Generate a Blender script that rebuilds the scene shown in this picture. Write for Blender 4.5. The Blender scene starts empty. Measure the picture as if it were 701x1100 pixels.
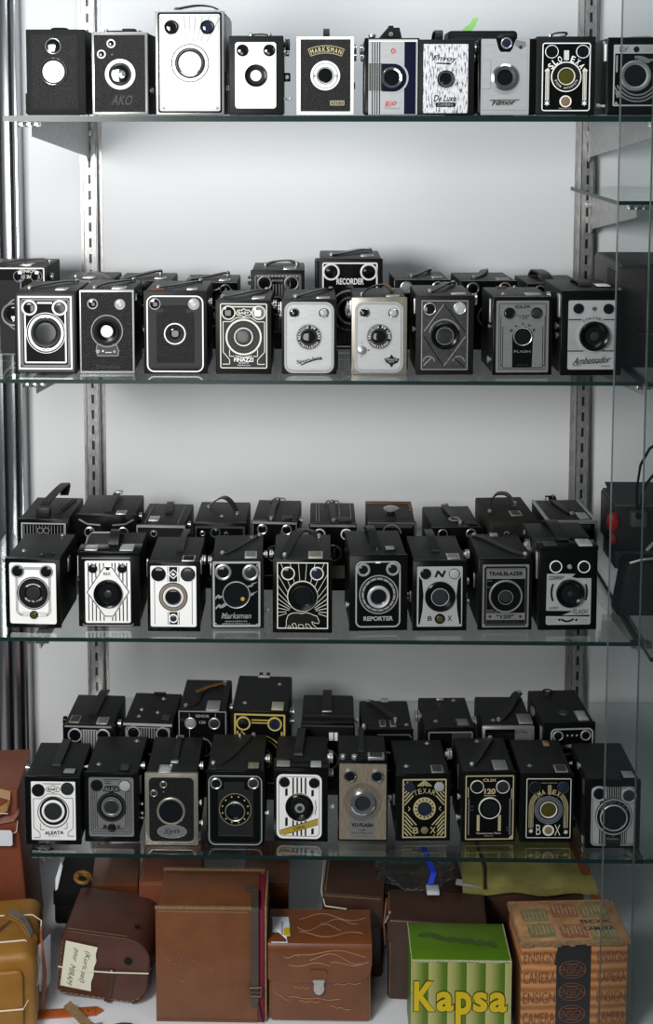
import bpy, bmesh, math, random
from mathutils import Vector, Matrix
random.seed(7)
sc = bpy.context.scene
COL = sc.collection
R = math.radians
# ------------------------------------------------------------------ camera
FPX = 1307.0
PPX, PPY = 315.0, 232.0
EYE = Vector((0.0, -1.70, 1.62))
PITCH, YAW = 5.0, 1.1
cam_d = bpy.data.cameras.new('camera')
cam = bpy.data.objects.new('camera', cam_d)
COL.objects.link(cam)
cam.location = EYE
cam.rotation_euler = (R(90 - PITCH), 0, R(YAW))
cam_d.sensor_fit = 'VERTICAL'
cam_d.sensor_height = 36.0
cam_d.sensor_width = 36.0
cam_d.lens = 36.0 * FPX / 1100.0
cam_d.shift_x = (350.5 - PPX) / 1100.0
cam_d.shift_y = (PPY - 550.0) / 1100.0
cam_d.clip_start = 0.05
sc.camera = cam
ROT = Matrix.Rotation(R(YAW), 3, 'Z') @ Matrix.Rotation(R(90 - PITCH), 3, 'X')


def ray(px, py):
    return ROT @ Vector(((px - PPX) / FPX, -(py - PPY) / FPX, -1.0))


def at_y(px, py, Y):                     # point of the vertical plane at depth Y seen at a pixel of the photograph
    d = ray(px, py)
    return EYE + d * ((Y - EYE.y) / d.y)


def at_z(px, py, Z):
    d = ray(px, py)
    return EYE + d * ((Z - EYE.z) / d.z)


# ------------------------------------------------------------------ materials
def mat(name, col, rough=0.5, metal=0.0, bump=0.0, bscale=400.0, mottle=0.0, mscale=30.0, col2=None, spec=0.5, coat=0.0, sheen=0.0):
    m = bpy.data.materials.new(name)
    m.use_nodes = True
    nt = m.node_tree
    b = nt.nodes['Principled BSDF']
    b.inputs['Base Color'].default_value = (*col, 1)
    b.inputs['Roughness'].default_value = rough
    b.inputs['Metallic'].default_value = metal
    b.inputs['Specular IOR Level'].default_value = spec
    b.inputs['Coat Weight'].default_value = coat
    b.inputs['Coat Roughness'].default_value = 0.12
    tc = nt.nodes.new('ShaderNodeTexCoord')
    if bump:
        n = nt.nodes.new('ShaderNodeTexNoise')
        n.inputs['Scale'].default_value = bscale
        n.inputs['Detail'].default_value = 3
        nt.links.new(tc.outputs['Object'], n.inputs['Vector'])
        bp = nt.nodes.new('ShaderNodeBump')
        bp.inputs['Strength'].default_value = bump
        bp.inputs['Distance'].default_value = 0.0012
        nt.links.new(n.outputs['Fac'], bp.inputs['Height'])
        nt.links.new(bp.outputs['Normal'], b.inputs['Normal'])
    if mottle:
        n2 = nt.nodes.new('ShaderNodeTexNoise')
        n2.inputs['Scale'].default_value = mscale
        n2.inputs['Detail'].default_value = 5
        nt.links.new(tc.outputs['Object'], n2.inputs['Vector'])
        rmp = nt.nodes.new('ShaderNodeValToRGB')
        rmp.color_ramp.elements[0].position = 0.5 - 0.22
        rmp.color_ramp.elements[1].position = 0.5 + 0.22
        c2 = col2 or tuple(c * (1 - mottle) for c in col)
        rmp.color_ramp.elements[0].color = (*c2, 1)
        rmp.color_ramp.elements[1].color = (*col, 1)
        nt.links.new(n2.outputs['Fac'], rmp.inputs['Fac'])
        nt.links.new(rmp.outputs['Color'], b.inputs['Base Color'])
    return m


def brushed(name, c1, c2, rough, metal, scale, axis):
    """metal with fine scratches running along one axis"""
    m = mat(name, c1, rough, metal)
    nt = m.node_tree
    b = nt.nodes['Principled BSDF']
    tc = nt.nodes.new('ShaderNodeTexCoord')
    mp = nt.nodes.new('ShaderNodeMapping')
    mp.inputs['Scale'].default_value = scale
    n = nt.nodes.new('ShaderNodeTexNoise')
    n.inputs['Scale'].default_value = 60
    n.inputs['Detail'].default_value = 6
    rmp = nt.nodes.new('ShaderNodeValToRGB')
    rmp.color_ramp.elements[0].position = axis[0]
    rmp.color_ramp.elements[1].position = axis[1]
    rmp.color_ramp.elements[0].color = (*c2, 1)
    rmp.color_ramp.elements[1].color = (*c1, 1)
    nt.links.new(tc.outputs['Object'], mp.inputs['Vector'])
    nt.links.new(mp.outputs['Vector'], n.inputs['Vector'])
    nt.links.new(n.outputs['Fac'], rmp.inputs['Fac'])
    nt.links.new(rmp.outputs['Color'], b.inputs['Base Color'])
    return m


M = {
    'leather': mat('black_leatherette', (.0065, .0072, .0072), .55, bump=.5, bscale=900, spec=.16),
    'grain': mat('coarse_leatherette', (.013, .0135, .013), .42, bump=1.0, bscale=620, mottle=.7, mscale=520, spec=.18),
    'worn': mat('worn_leatherette', (.020, .018, .014), .6, bump=.6, bscale=500, mottle=.5, mscale=60, spec=.2),
    'gloss': mat('black_enamel', (.0035, .004, .004), .2, spec=.16),
    'matt': mat('black_paint', (.006, .006, .006), .5, spec=.18),
    'dark': mat('dark_grey_paint', (.038, .040, .040), .5, spec=.25),
    'grey': mat('grey_paint', (.22, .225, .225), .45),
    'white': mat('white_enamel', (.80, .80, .78), .38),
    'cream': mat('cream_enamel', (.62, .61, .54), .42),
    'silver': brushed('brushed_aluminium', (.46, .47, .47), (.39, .40, .40), .42, .35, (1, 1, 14), (.3, .7)),
    'pewter': brushed('dull_pewter', (.22, .228, .22), (.165, .17, .165), .42, .35, (1, 1, 10), (.3, .7)),
    'relief': mat('dark_pewter', (.075, .077, .073), .36, metal=.5, mottle=.5, mscale=120),
    'tanmetal': brushed('tarnished_brass_sheet', (.30, .26, .20), (.21, .17, .12), .42, .35, (9, 1, 1), (.35, .65)),
    'scratched': brushed('scratched_nickel', (.78, .78, .80), (.06, .06, .08), .35, .3, (8, 1, 1.7), (.36, .50)),
    'chrome': mat('chrome', (.80, .80, .80), .16, 1.0),
    'nickel': mat('nickel', (.55, .55, .53), .3, .8),
    'brassy': mat('aged_nickel_rim', (.36, .33, .27), .35, .6, mottle=.3, mscale=80),
    'gold': mat('gold_enamel', (.42, .37, .20), .42),
    'goldy': mat('yellow_gold_enamel', (.48, .38, .10), .42),
    'yellow': mat('mustard_enamel', (.38, .27, .035), .4),
    'navy': mat('navy_enamel', (.003, .004, .017), .5, spec=.1),
    'red': mat('red_enamel', (.55, .03, .03), .4),
    'olive': mat('olive_filter_glass', (.06, .052, .010), .08, spec=.4),
    'glass': mat('dark_lens_glass', (.004, .005, .006), .05, spec=.6, coat=.2),
    'iris': mat('lens_depth_grey', (.022, .025, .026), .2, spec=.45),
    'bright': mat('bright_enamel', (.66, .67, .67), .3, .2),
    'milk': mat('pale_viewfinder_glass', (.33, .345, .345), .16, spec=.7),
    'mirror': mat('mirror_glass', (.85, .86, .86), .06, .85),
    'bluish': mat('blue_tinted_glass', (.012, .017, .034), .06, spec=.6, coat=.3),
    'amber': mat('amber_glass', (.22, .14, .08), .15, spec=.8),
    'rust': mat('rust_patch', (.16, .06, .025), .7, bump=.4, mottle=.5, mscale=200),
    'orange': mat('orange_worn_edge', (.20, .09, .015), .55, mottle=.5, mscale=120),
    'green': mat('green_paper', (.28, .60, .17), .7),
    'strap': mat('black_strap_leather', (.012, .0125, .0125), .36, bump=.5, bscale=500, spec=.35),
    'lid': mat('black_top_leatherette', (.0085, .0095, .009), .45, bump=.6, bscale=1000, spec=.3),
}


# ------------------------------------------------------------------ mesh builder
class MB:
    def __init__(s):
        s.v, s.f, s.m, s.mats = [], [], [], []

    def mi(s, m):
        m = M[m] if isinstance(m, str) else m
        if m not in s.mats:
            s.mats.append(m)
        return s.mats.index(m)

    def add(s, vs, fs, m):
        o = len(s.v)
        k = s.mi(m)
        s.v += [tuple(v) for v in vs]
        for f in fs:
            s.f.append([i + o for i in f])
            s.m.append(k)

    def bm(s, b, m, mx=None):
        b.verts.index_update()
        s.add([(mx @ v.co) if mx else v.co for v in b.verts], [[v.index for v in f.verts] for f in b.faces], m)
        b.free()

    def box(s, a, c, m, bev=0.0, mx=None, seg=2):
        b = bmesh.new()
        bmesh.ops.create_cube(b, size=1)
        for v in b.verts:
            v.co = Vector([a[i] if v.co[i] < 0 else c[i] for i in range(3)])
        if bev:
            bmesh.ops.bevel(b, geom=b.edges[:], offset=bev, segments=seg, profile=.5, affect='EDGES')
        s.bm(b, m, mx)

    def lathe(s, c, prof, axis='Y', n=24):
        """prof: list of (radius, offset along axis, material of the band that follows)"""
        c = Vector(c)
        ax = {'X': (Vector((0, 1, 0)), Vector((0, 0, 1)), Vector((1, 0, 0))),
              'Y': (Vector((1, 0, 0)), Vector((0, 0, 1)), Vector((0, -1, 0))),
              'Z': (Vector((1, 0, 0)), Vector((0, 1, 0)), Vector((0, 0, 1)))}[axis]
        for (r0, h0, m), (r1, h1, _) in zip(prof[:-1], prof[1:]):
            vs, fs = [], []
            for r, h in ((r0, h0), (r1, h1)):
                for i in range(n):
                    a = 2 * math.pi * i / n
                    vs.append(c + ax[0] * (r * math.cos(a)) + ax[1] * (r * math.sin(a)) + ax[2] * h)
            for i in range(n):
                j = (i + 1) % n
                fs.append([i, j, n + j, n + i])
            s.add(vs, fs, m)

    def ribbon(s, pts, w, t, m, side=None):
        """flat strap through pts; side = fixed width direction"""
        P = [Vector(p) for p in pts]
        vs, fs = [], []
        for i, p in enumerate(P):
            d = (P[min(i + 1, len(P) - 1)] - P[max(i - 1, 0)]).normalized()
            sd = Vector(side).normalized() if side else d.cross(Vector((0, 0, 1))).normalized()
            up = sd.cross(d).normalized()
            for a, b_ in ((-1, -1), (1, -1), (1, 1), (-1, 1)):
                vs.append(p + sd * (a * w / 2) + up * (b_ * t / 2))
        for i in range(len(P) - 1):
            for k in range(4):
                fs.append([i * 4 + k, i * 4 + (k + 1) % 4, i * 4 + 4 + (k + 1) % 4, i * 4 + 4 + k])
        fs.append([0, 1, 2, 3])
        e = (len(P) - 1) * 4
        fs.append([e + 3, e + 2, e + 1, e])
        s.add(vs, fs, m)

    def tube(s, pts, r, m, n=8):
        P = [Vector(p) for p in pts]
        vs, fs = [], []
        ref = Vector((.13, .31, .94))
        for i, p in enumerate(P):
            d = (P[min(i + 1, len(P) - 1)] - P[max(i - 1, 0)]).normalized()
            a = d.cross(ref).normalized()
            b = d.cross(a)
            for k in range(n):
                t = 2 * math.pi * k / n
                vs.append(p + a * (r * math.cos(t)) + b * (r * math.sin(t)))
        for i in range(len(P) - 1):
            for k in range(n):
                fs.append([i * n + k, i * n + (k + 1) % n, i * n + n + (k + 1) % n, i * n + n + k])
        fs.append(list(range(n)))
        fs.append([(len(P) - 1) * n + k for k in range(n)][::-1])
        s.add(vs, fs, m)

    def build(s, name, parent=None, smooth=30, label=None):
        if not s.v:
            return None
        me = bpy.data.meshes.new(name)
        me.from_pydata(s.v, [], s.f)
        for m in s.mats:
            me.materials.append(m)
        me.polygons.foreach_set('material_index', s.m)
        me.update()
        if smooth:
            b = bmesh.new()
            b.from_mesh(me)
            bmesh.ops.remove_doubles(b, verts=b.verts, dist=1e-6)
            bmesh.ops.recalc_face_normals(b, faces=b.faces)
            th = R(smooth)
            for f in b.faces:
                f.smooth = True
            for e in b.edges:
                if len(e.link_faces) != 2 or e.calc_face_angle(9) > th:
                    e.smooth = False
            b.to_mesh(me)
            b.free()
        o = bpy.data.objects.new(name, me)
        COL.objects.link(o)
        if parent:
            o.parent = parent
        if label:
            o['label'] = label
        return o


def thing(name, label, cat, loc=(0, 0, 0), rz=0.0, group=None, rot=None):
    o = bpy.data.objects.new(name, None)
    COL.objects.link(o)
    o.empty_display_size = .02
    o.location = loc
    o.rotation_euler = rot if rot else (0, 0, rz)
    tag(o, label, cat, group)
    return o


def tag(o, label=None, cat=None, group=None, kind=None):
    for k, v in (('label', label), ('category', cat), ('group', group), ('kind', kind)):
        if v:
            o[k] = v
    return o


def rrect(x0, y0, x1, y1, r, n=5):
    if r <= 0:
        return [(x0, y0), (x1, y0), (x1, y1), (x0, y1)]
    out = []
    for cx, cy, a0 in ((x1 - r, y0 + r, -90), (x1 - r, y1 - r, 0), (x0 + r, y1 - r, 90), (x0 + r, y0 + r, 180)):
        for i in range(n + 1):
            a = R(a0 + 90 * i / n)
            out.append((cx + r * math.cos(a), cy + r * math.sin(a)))
    return out


_txt = {}


def text_mesh(ch, off=0.0):
    """triangulated outline of a word, as (verts2d, faces, minx, maxx, miny, maxy)"""
    key = (ch, off)
    if key in _txt:
        return _txt[key]
    cu = bpy.data.curves.new('lettering_curve', 'FONT')
    cu.body = ch
    cu.size = 1
    cu.resolution_u = 3
    cu.offset = off
    ob = bpy.data.objects.new('lettering_curve', cu)
    me = ob.to_mesh()
    vs = [(v.co.x, v.co.y) for v in me.vertices]
    fs = [list(p.vertices) for p in me.polygons]
    ob.to_mesh_clear()
    bpy.data.objects.remove(ob)
    bpy.data.curves.remove(cu)
    xs = [v[0] for v in vs] or [0]
    ys = [v[1] for v in vs] or [0]
    _txt[key] = (vs, fs, min(xs), max(xs), min(ys), max(ys))
    return _txt[key]


# ------------------------------------------------------------------ a decorated flat face, drawn in its own grid
class Face:
    """grid (gx right, gy down) of a rectangle L,T,R,B maps onto a W x H face at local y=0 looking along -Y"""
    def __init__(s, rect, W, H, root, y0=0.0, z0=0.0):
        s.L, s.T, s.Rr, s.B = rect
        s.sx = W / (s.Rr - s.L)
        s.sz = H / (s.B - s.T)
        s.s = (s.sx + s.sz) / 2
        s.y0, s.z0 = y0, z0
        s.root = root
        s.t = .0006
        s.cur = None
        s.lab = None
        s.last = root
        s.queue = None

    def P(s, name, label=None, t=None):
        s.flush()
        s.queue = (name, s.root, label, True)
        s.cur = MB()
        if t:
            s.t = t
        return s

    def S(s, name, label=None):
        s.flush()
        s.queue = (name, s.last, label, False)
        s.cur = MB()
        return s

    def flush(s):
        if s.queue and s.cur.v:
            o = s.cur.build(s.queue[0], s.queue[1], label=s.queue[2])
            if s.queue[3]:
                s.last = o
        s.queue = None
        s.cur = None

    def pt(s, x, y, t=None):
        return Vector(((x - (s.L + s.Rr) / 2) * s.sx, s.y0 - (s.t if t is None else t), s.z0 + (s.B - y) * s.sz))

    def step(s):
        s.t += .00004

    def poly(s, pts, m):
        n = len(pts)
        vs = [s.pt(x, y) for x, y in pts] + [s.pt(x, y, 0) for x, y in pts]
        fs = [list(range(n))] + [[i, (i + 1) % n, n + (i + 1) % n, n + i] for i in range(n)]
        s.cur.add(vs, fs, m)
        s.step()
        return s

    def plate(s, x0, y0, x1, y1, r, m):
        return s.poly(rrect(x0, y0, x1, y1, r), m)

    def loop(s, a, b, m):
        n = len(a)
        vs = [s.pt(*p) for p in a] + [s.pt(*p) for p in b] + [s.pt(*p, 0) for p in a] + [s.pt(*p, 0) for p in b]
        fs = []
        for i in range(n):
            j = (i + 1) % n
            fs += [[i, j, n + j, n + i], [i, 2 * n + i, 2 * n + j, j], [n + i, n + j, 3 * n + j, 3 * n + i]]
        s.cur.add(vs, fs, m)
        s.step()
        return s

    def frame(s, x0, y0, x1, y1, r, w, m):
        return s.loop(rrect(x0, y0, x1, y1, r), rrect(x0 + w, y0 + w, x1 - w, y1 - w, max(r - w, .01) if r > 0 else 0), m)

    def disc(s, cx, cy, r, m, n=None, ry=None):
        n = n or (36 if r > 40 else 24 if r > 14 else 12)
        ry = ry or r
        return s.poly([(cx + r * math.cos(2 * math.pi * i / n), cy + ry * math.sin(2 * math.pi * i / n)) for i in range(n)], m)

    def ring(s, cx, cy, ro, ri, m, n=None):
        n = n or (40 if ro > 40 else 26)
        c = [(math.cos(2 * math.pi * i / n), math.sin(2 * math.pi * i / n)) for i in range(n)]
        return s.loop([(cx + ro * a, cy + ro * b) for a, b in c], [(cx + ri * a, cy + ri * b) for a, b in c], m)

    def arc(s, cx, cy, ro, ri, a0, a1, m, n=16):
        """angles in degrees, 0 = right, 90 = up"""
        A = [R(a0 + (a1 - a0) * i / n) for i in range(n + 1)]
        return s.poly([(cx + ro * math.cos(a), cy - ro * math.sin(a)) for a in A] +
                      [(cx + ri * math.cos(a), cy - ri * math.sin(a)) for a in A[::-1]], m)

    def line(s, x0, y0, x1, y1, w, m):
        d = Vector((x1 - x0, y1 - y0))
        if d.length == 0:
            return s
        n = Vector((-d.y, d.x)).normalized() * w / 2
        return s.poly([(x0 + n.x, y0 + n.y), (x1 + n.x, y1 + n.y), (x1 - n.x, y1 - n.y), (x0 - n.x, y0 - n.y)], m)

    def path(s, pts, w, m):
        for a, b in zip(pts[:-1], pts[1:]):
            s.line(*a, *b, w, m)
            s.t -= .00004
        s.step()
        return s

    def star(s, cx, cy, r, m, k=6, q=.4):
        return s.poly([(cx + (r if i % 2 == 0 else r * q) * math.sin(math.pi * i / k), cy - (r if i % 2 == 0 else r * q) * math.cos(math.pi * i / k)) for i in range(2 * k)], m)

    def glyphs(s, txt, fx, m, off):
        vs, fs, x0, x1, y0, y1 = text_mesh(txt, off)
        if not vs or x1 <= x0:
            return s
        s.cur.add([s.pt(*fx(v[0], v[1], x0, x1, y0, y1)) for v in vs], fs, m)
        return s

    def text(s, txt, cx, cy, w, h, m, rot=0, shear=0, off=.012):
        ca, sa = math.cos(R(rot)), math.sin(R(rot))

        def fx(x, y, x0, x1, y0, y1):
            u = ((x - x0) / (x1 - x0) - .5) * w
            v = -((y - y0) / max(y1 - y0, .01) - .5) * h
            u -= shear * v
            return (cx + u * ca - v * sa, cy + u * sa + v * ca)
        s.glyphs(txt, fx, m, off)
        s.step()
        return s

    def arctext(s, txt, cx, cy, r, a0, a1, h, w, m, inward=False, off=.012):
        """letters centred on radius r from angle a0 to a1 (deg, 90 = up)"""
        n = len(txt)
        for i, ch in enumerate(txt):
            if ch == ' ':
                continue
            a = R(a0 + (a1 - a0) * (i / (n - 1) if n > 1 else .5))
            bx, by = cx + r * math.cos(a), cy - r * math.sin(a)
            up = (math.cos(a), -math.sin(a))
            if inward:
                up = (-up[0], -up[1])
            rt = (-up[1], up[0])

            def fx(x, y, x0, x1, y0, y1):
                u = ((x - x0) / (x1 - x0) - .5) * w * (.35 if ch in 'I1l' else 1)
                v = ((y - y0) / max(y1 - y0, .01) - .5) * h * (.2 if ch in '-.' else 1)
                return (bx + rt[0] * u + up[0] * v, by + rt[1] * u + up[1] * v)
            s.glyphs(ch, fx, m, off)
        s.step()
        return s

    # --- turned pieces standing on the face; radii in grid units, heights in mm
    def turn(s, cx, cy, prof, n=32):
        c = s.pt(cx, cy)
        s.cur.lathe(c, [(max(r, 0) * s.s, h * .001, m) for r, h, m in prof], 'Y', n)
        s.t += .0001
        return s

    def lens(s, cx, cy, ro, ri, bezel='chrome', h=2.5, glass='glass', g=None, inner='matt', name='taking_lens', label=None):
        """bezel ring ro, funnel down to a glass of radius g; ri = inside edge of the bezel"""
        g = g or ri * .8
        s.P(name, label)
        s.turn(cx, cy, [(ro, -.4, bezel), (ro, h * .7, bezel), (ro - (ro - ri) * .35, h, bezel), (ri, h * .8, inner), (g, .45, inner), (g, .2, inner)], 40 if ro > 40 else 28)
        s.S('lens_glass')
        s.turn(cx, cy, [(g, .2, glass), (g * .85, .45, glass), (g * .55, .68, glass), (g * .25, .78, glass), (0, .8, glass)], 28)
        s.root_last = None
        return s

    def vf(s, cx, cy, ro, ri=None, bezel='chrome', glass='glass', h=1.4):
        ri = ri or ro * .8
        s.P('viewfinder_lens')
        s.turn(cx, cy, [(ro, -.4, bezel), (ro, h * .7, bezel), ((ro + ri) / 2, h, bezel), (ri, h * .7, glass), (ri * .7, h * .7 + .5, glass), (ri * .35, h * .7 + .75, glass), (0, h * .7 + .8, glass)], 24)
        return s

    def vfs(s, pts, ro, ri=None, bezel='chrome', glass='glass', h=1.4):
        for p in pts:
            s.vf(p[0], p[1], ro, ri, bezel, p[2] if len(p) > 2 else glass, h)
        return s


SHELF = {}      # top height of every glass shelf, filled by the room
GROUPS = {1: 'box cameras lined up on the top shelf', 2: 'box cameras in the front line of the second shelf',
          3: 'box cameras in the front line of the third shelf', 4: 'box cameras in the front line of the fourth shelf'}


def strap_pts(kind, W, D, H, u):
    """centre lines of the carrying straps, on the top of a body"""
    return [((a * W), b * D, H + c * .001) for a, b, c in kind]


def camera_body(root, W, H, D, body='leather', rim='gloss', rimw=.0025, top='lid', lip=.0012, taper=0.0):
    b = MB()
    b.box((-W / 2 + .0012, .003, .0006), (W / 2 - .0012, D, H - .0015), body, .0022)
    b.build('body', root)
    f = MB()
    f.box((-W / 2, 0, 0), (W / 2, .006, H), rim, .0013)
    f.build('front_frame', root)
    t = MB()
    t.box((-W / 2 + .002, .007, H - .004), (W / 2 - .002, D + .0006, H - .0004), top, .0012)
    t.build('top_cover', root)


def add_strap(root, W, D, H, pts, w=.012, t=.0018, m='strap', studs=True, side=None, name='carry_strap'):
    s = MB()
    P = strap_pts(pts, W, D, H, 0)
    Q = []
    for i in range(len(P) - 1):          # smooth the polyline a little
        a, c = Vector(P[i]), Vector(P[i + 1])
        p0 = Vector(P[i - 1]) if i else a
        p3 = Vector(P[i + 2]) if i + 2 < len(P) else c
        for k in range(4):
            q = k / 4
            Q.append(.5 * ((2 * a) + (c - p0) * q + (2 * p0 - 5 * a + 4 * c - p3) * q * q + (3 * a - p0 - 3 * c + p3) * q ** 3))
    Q.append(Vector(P[-1]))
    s.ribbon(Q, w, t, m, side)
    o = s.build(name, root)
    if studs:
        for e in (P[0], P[-1]):
            q = MB()
            q.lathe((e[0], e[1], H + .0002), [(.0035, 0, 'nickel'), (.0035, max(e[2] - H, 0) + t, 'nickel'), (.0015, max(e[2] - H, 0) + t + .0016, 'nickel'), (0, max(e[2] - H, 0) + t + .0018, 'nickel')], 'Z', 12)
            q.build('strap_stud', root)
    return o


def add_stud(root, W, D, H, u, v, m='nickel'):
    q = MB()
    x, y = u * W, v * D
    z = H - .0004
    q.add([(x - .005, y, z + .0009), (x, y - .003, z + .0009), (x + .005, y, z + .0009), (x, y + .003, z + .0009)], [[0, 1, 2, 3]], m)
    q.lathe((x, y, z), [(.0022, 0, m), (.002, .0028, m), (0, .0035, m)], 'Z', 10)
    q.build('strap_stud', root)


def add_window(root, W, D, H, u, v, w=.017, d=.011, rim='nickel', glass='grey', h=.002):
    q = MB()
    x, y = u * W, v * D
    q.box((x - w / 2, y - d / 2, H - .001), (x + w / 2, y + d / 2, H + h * .6), rim, .0006)
    o = q.build('viewfinder_window', root)
    q = MB()
    q.box((x - w / 2 + .002, y - d / 2 + .002, H), (x + w / 2 - .002, y + d / 2 - .002, H + h * .6 + .0004), glass, .0003)
    q.build('window_glass', o)


def add_knob(root, W, H, y=.03, zf=.8, r=.008, l=.008, side=1, m='nickel'):
    q = MB()
    n = 16
    c = (side * W / 2 - side * .001, y, zf * H)
    k = side
    q.lathe(c, [(r * .5, 0, m), (r * .5, k * l * .3, m), (r, k * l * .3, m), (r, k * l * .55, 'matt'), (r * .8, k * l * .62, m), (r, k * l * .7, m), (r, k * l, m), (r * .6, k * l * 1.05, m), (0, k * l * 1.05, m)], 'X', n)
    q.build('winding_knob', root)


def add_peg(root, W, H, y=.02, zf=.25, l=.008, side=1, m='nickel', r=.0016):
    q = MB()
    c = (side * W / 2 - side * .001, y, zf * H)
    k = side
    q.lathe(c, [(r, 0, m), (r, k * l * .6, m), (r * 1.7, k * l * .62, m), (r * 1.7, k * l, m), (0, k * l * 1.1, m)], 'X', 10)
    q.build('shutter_lever', root)


def add_strip(root, W, H, y=.012, z0=.68, z1=.95, side=-1, m='nickel', w=.007):
    q = MB()
    x = side * W / 2
    q.box((min(x, x + side * .0016) - .0004, y - w / 2, z0 * H), (max(x, x + side * .0016) + .0004, y + w / 2, z1 * H), m, .0005)
    q.build('side_catch', root)


def place(row, crop, rect, D=.10, yaw=0.0, Yf=None, label='', name='box_camera', roll=0.0):
    """stand a camera on its shelf so that its front face fills rect of the measured crop (x0, y0, scale)"""
    x0, y0, k = crop
    L, T, Rr, B = rect
    xl, xr, yt, yb = x0 + L / k, x0 + Rr / k, y0 + T / k, y0 + B / k
    Z = SHELF[row]
    if Yf is None:
        Yf = at_z((xl + xr) / 2, yb, Z).y
        Yf = min(max(Yf, .008), .04)
    pl, pr = at_y(xl, yb, Yf), at_y(xr, yb, Yf)
    W = pr.x - pl.x
    H = at_y((xl + xr) / 2, yt, Yf).z - Z
    root = thing(name, label, 'camera', ((pl.x + pr.x) / 2, Yf, Z + .0003), R(yaw), GROUPS[row] if name == 'box_camera' else None)
    return root, W, H, D
# ------------------------------------------------------------------ cabinet
def glass_mat(name, tint, ior=1.5):
    m = bpy.data.materials.new(name)
    m.use_nodes = True
    nt = m.node_tree
    nt.nodes.clear()
    out = nt.nodes.new('ShaderNodeOutputMaterial')
    mix = nt.nodes.new('ShaderNodeMixShader')
    tr = nt.nodes.new('ShaderNodeBsdfTransparent')
    tr.inputs['Color'].default_value = (*tint, 1)
    gl = nt.nodes.new('ShaderNodeBsdfGlossy')
    gl.inputs['Roughness'].default_value = 0.0
    gl.inputs['Color'].default_value = (.95, 1, .98, 1)
    f0 = ((ior - 1) / (ior + 1)) ** 2          # Schlick reflectance, the same from both sides of the sheet
    ge = nt.nodes.new('ShaderNodeNewGeometry')
    dot = nt.nodes.new('ShaderNodeVectorMath'); dot.operation = 'DOT_PRODUCT'
    ab = nt.nodes.new('ShaderNodeMath'); ab.operation = 'ABSOLUTE'
    iv = nt.nodes.new('ShaderNodeMath'); iv.operation = 'SUBTRACT'; iv.inputs[0].default_value = 1
    pw = nt.nodes.new('ShaderNodeMath'); pw.operation = 'POWER'; pw.inputs[1].default_value = 5
    ma = nt.nodes.new('ShaderNodeMath'); ma.operation = 'MULTIPLY_ADD'; ma.inputs[1].default_value = 1 - f0; ma.inputs[2].default_value = f0
    ma.use_clamp = True
    nt.links.new(ge.outputs['Normal'], dot.inputs[0])
    nt.links.new(ge.outputs['Incoming'], dot.inputs[1])
    nt.links.new(dot.outputs['Value'], ab.inputs[0])
    nt.links.new(ab.outputs[0], iv.inputs[1])
    nt.links.new(iv.outputs[0], pw.inputs[0])
    nt.links.new(pw.outputs[0], ma.inputs[0])
    nt.links.new(ma.outputs[0], mix.inputs['Fac'])
    nt.links.new(tr.outputs[0], mix.inputs[1])
    nt.links.new(gl.outputs[0], mix.inputs[2])
    nt.links.new(mix.outputs[0], out.inputs['Surface'])
    return m


M['pane'] = glass_mat('clear_glass', (.972, .985, .98), 2.0)
M['door'] = glass_mat('door_glass', (.90, .92, .915), 1.45)
M['edge'] = mat('green_glass_edge', (.006, .020, .018), .3, spec=.25)
M['edge_light'] = mat('pale_glass_edge', (.085, .105, .105), .3, spec=.3)
M['wall'] = mat('white_cabinet_panel', (.80, .81, .82), .6, spec=.2)
M['deck'] = mat('white_cabinet_floor', (.80, .81, .83), .45, bump=.1, bscale=30)
M['alu'] = brushed('anodised_aluminium', (.42, .43, .44), (.26, .27, .28), .25, .95, (30, 30, .2), (.3, .7))
M['aludark'] = mat('aluminium_groove', (.04, .042, .044), .4, .5)
M['steel'] = brushed('galvanised_steel', (.52, .52, .51), (.31, .31, .305), .38, .62, (4, 4, 1.2), (.3, .7))
M['side'] = mat('pale_side_panel', (.42, .43, .44), .5)

TH = .0055
YB = .48                                   # back wall
SHELF[1] = at_y(340, 124.2, 0).z
SHELF[2] = at_y(340, 409.0, 0).z
SHELF[3] = at_y(340, 687.5, 0).z
SHELF[4] = at_y(340, 920.0, 0).z
DECK = at_y(225, 1098.5, .05).z
TOPZ = EYE.z + .42


def structure(o, kind='structure', label=None):
    o['kind'] = kind
    if label:
        o['label'] = label
    return o


def slab(name, a, c, m, bev=0):
    q = MB()
    q.box(a, c, m, bev)
    return q.build(name, smooth=0)


structure(slab('wall_back', (-.75, YB, DECK - .06), (1.15, YB + .02, TOPZ), 'wall'))
structure(slab('floor', (-.75, -.10, DECK - .03), (1.15, YB, DECK), 'deck'))
structure(slab('wall_left', (-.77, .30, DECK - .06), (-.75, YB + .02, TOPZ), 'side'))
structure(slab('wall_right', (1.15, .0, DECK - .06), (1.17, YB + .02, TOPZ), 'side'))

# aluminium corner profile on the left
XF = at_y(19, 60, YB - .03).x
q = MB()
y0 = YB - .03
segs = [(-.20, -.060, .010, 'alu'), (-.058, -.052, .004, 'aludark'), (-.052, -.034, .016, 'alu'), (-.034, -.026, .002, 'aludark'), (-.026, -.012, .02, 'alu'), (-.012, -.007, .006, 'aludark'), (-.007, 0, .014, 'alu')]
for a, b, d, m in segs:
    q.box((XF + a, y0 - d, DECK), (XF + b, YB - .001, TOPZ - .01), m, .0008)
structure(q.build('trim_1'))


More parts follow.
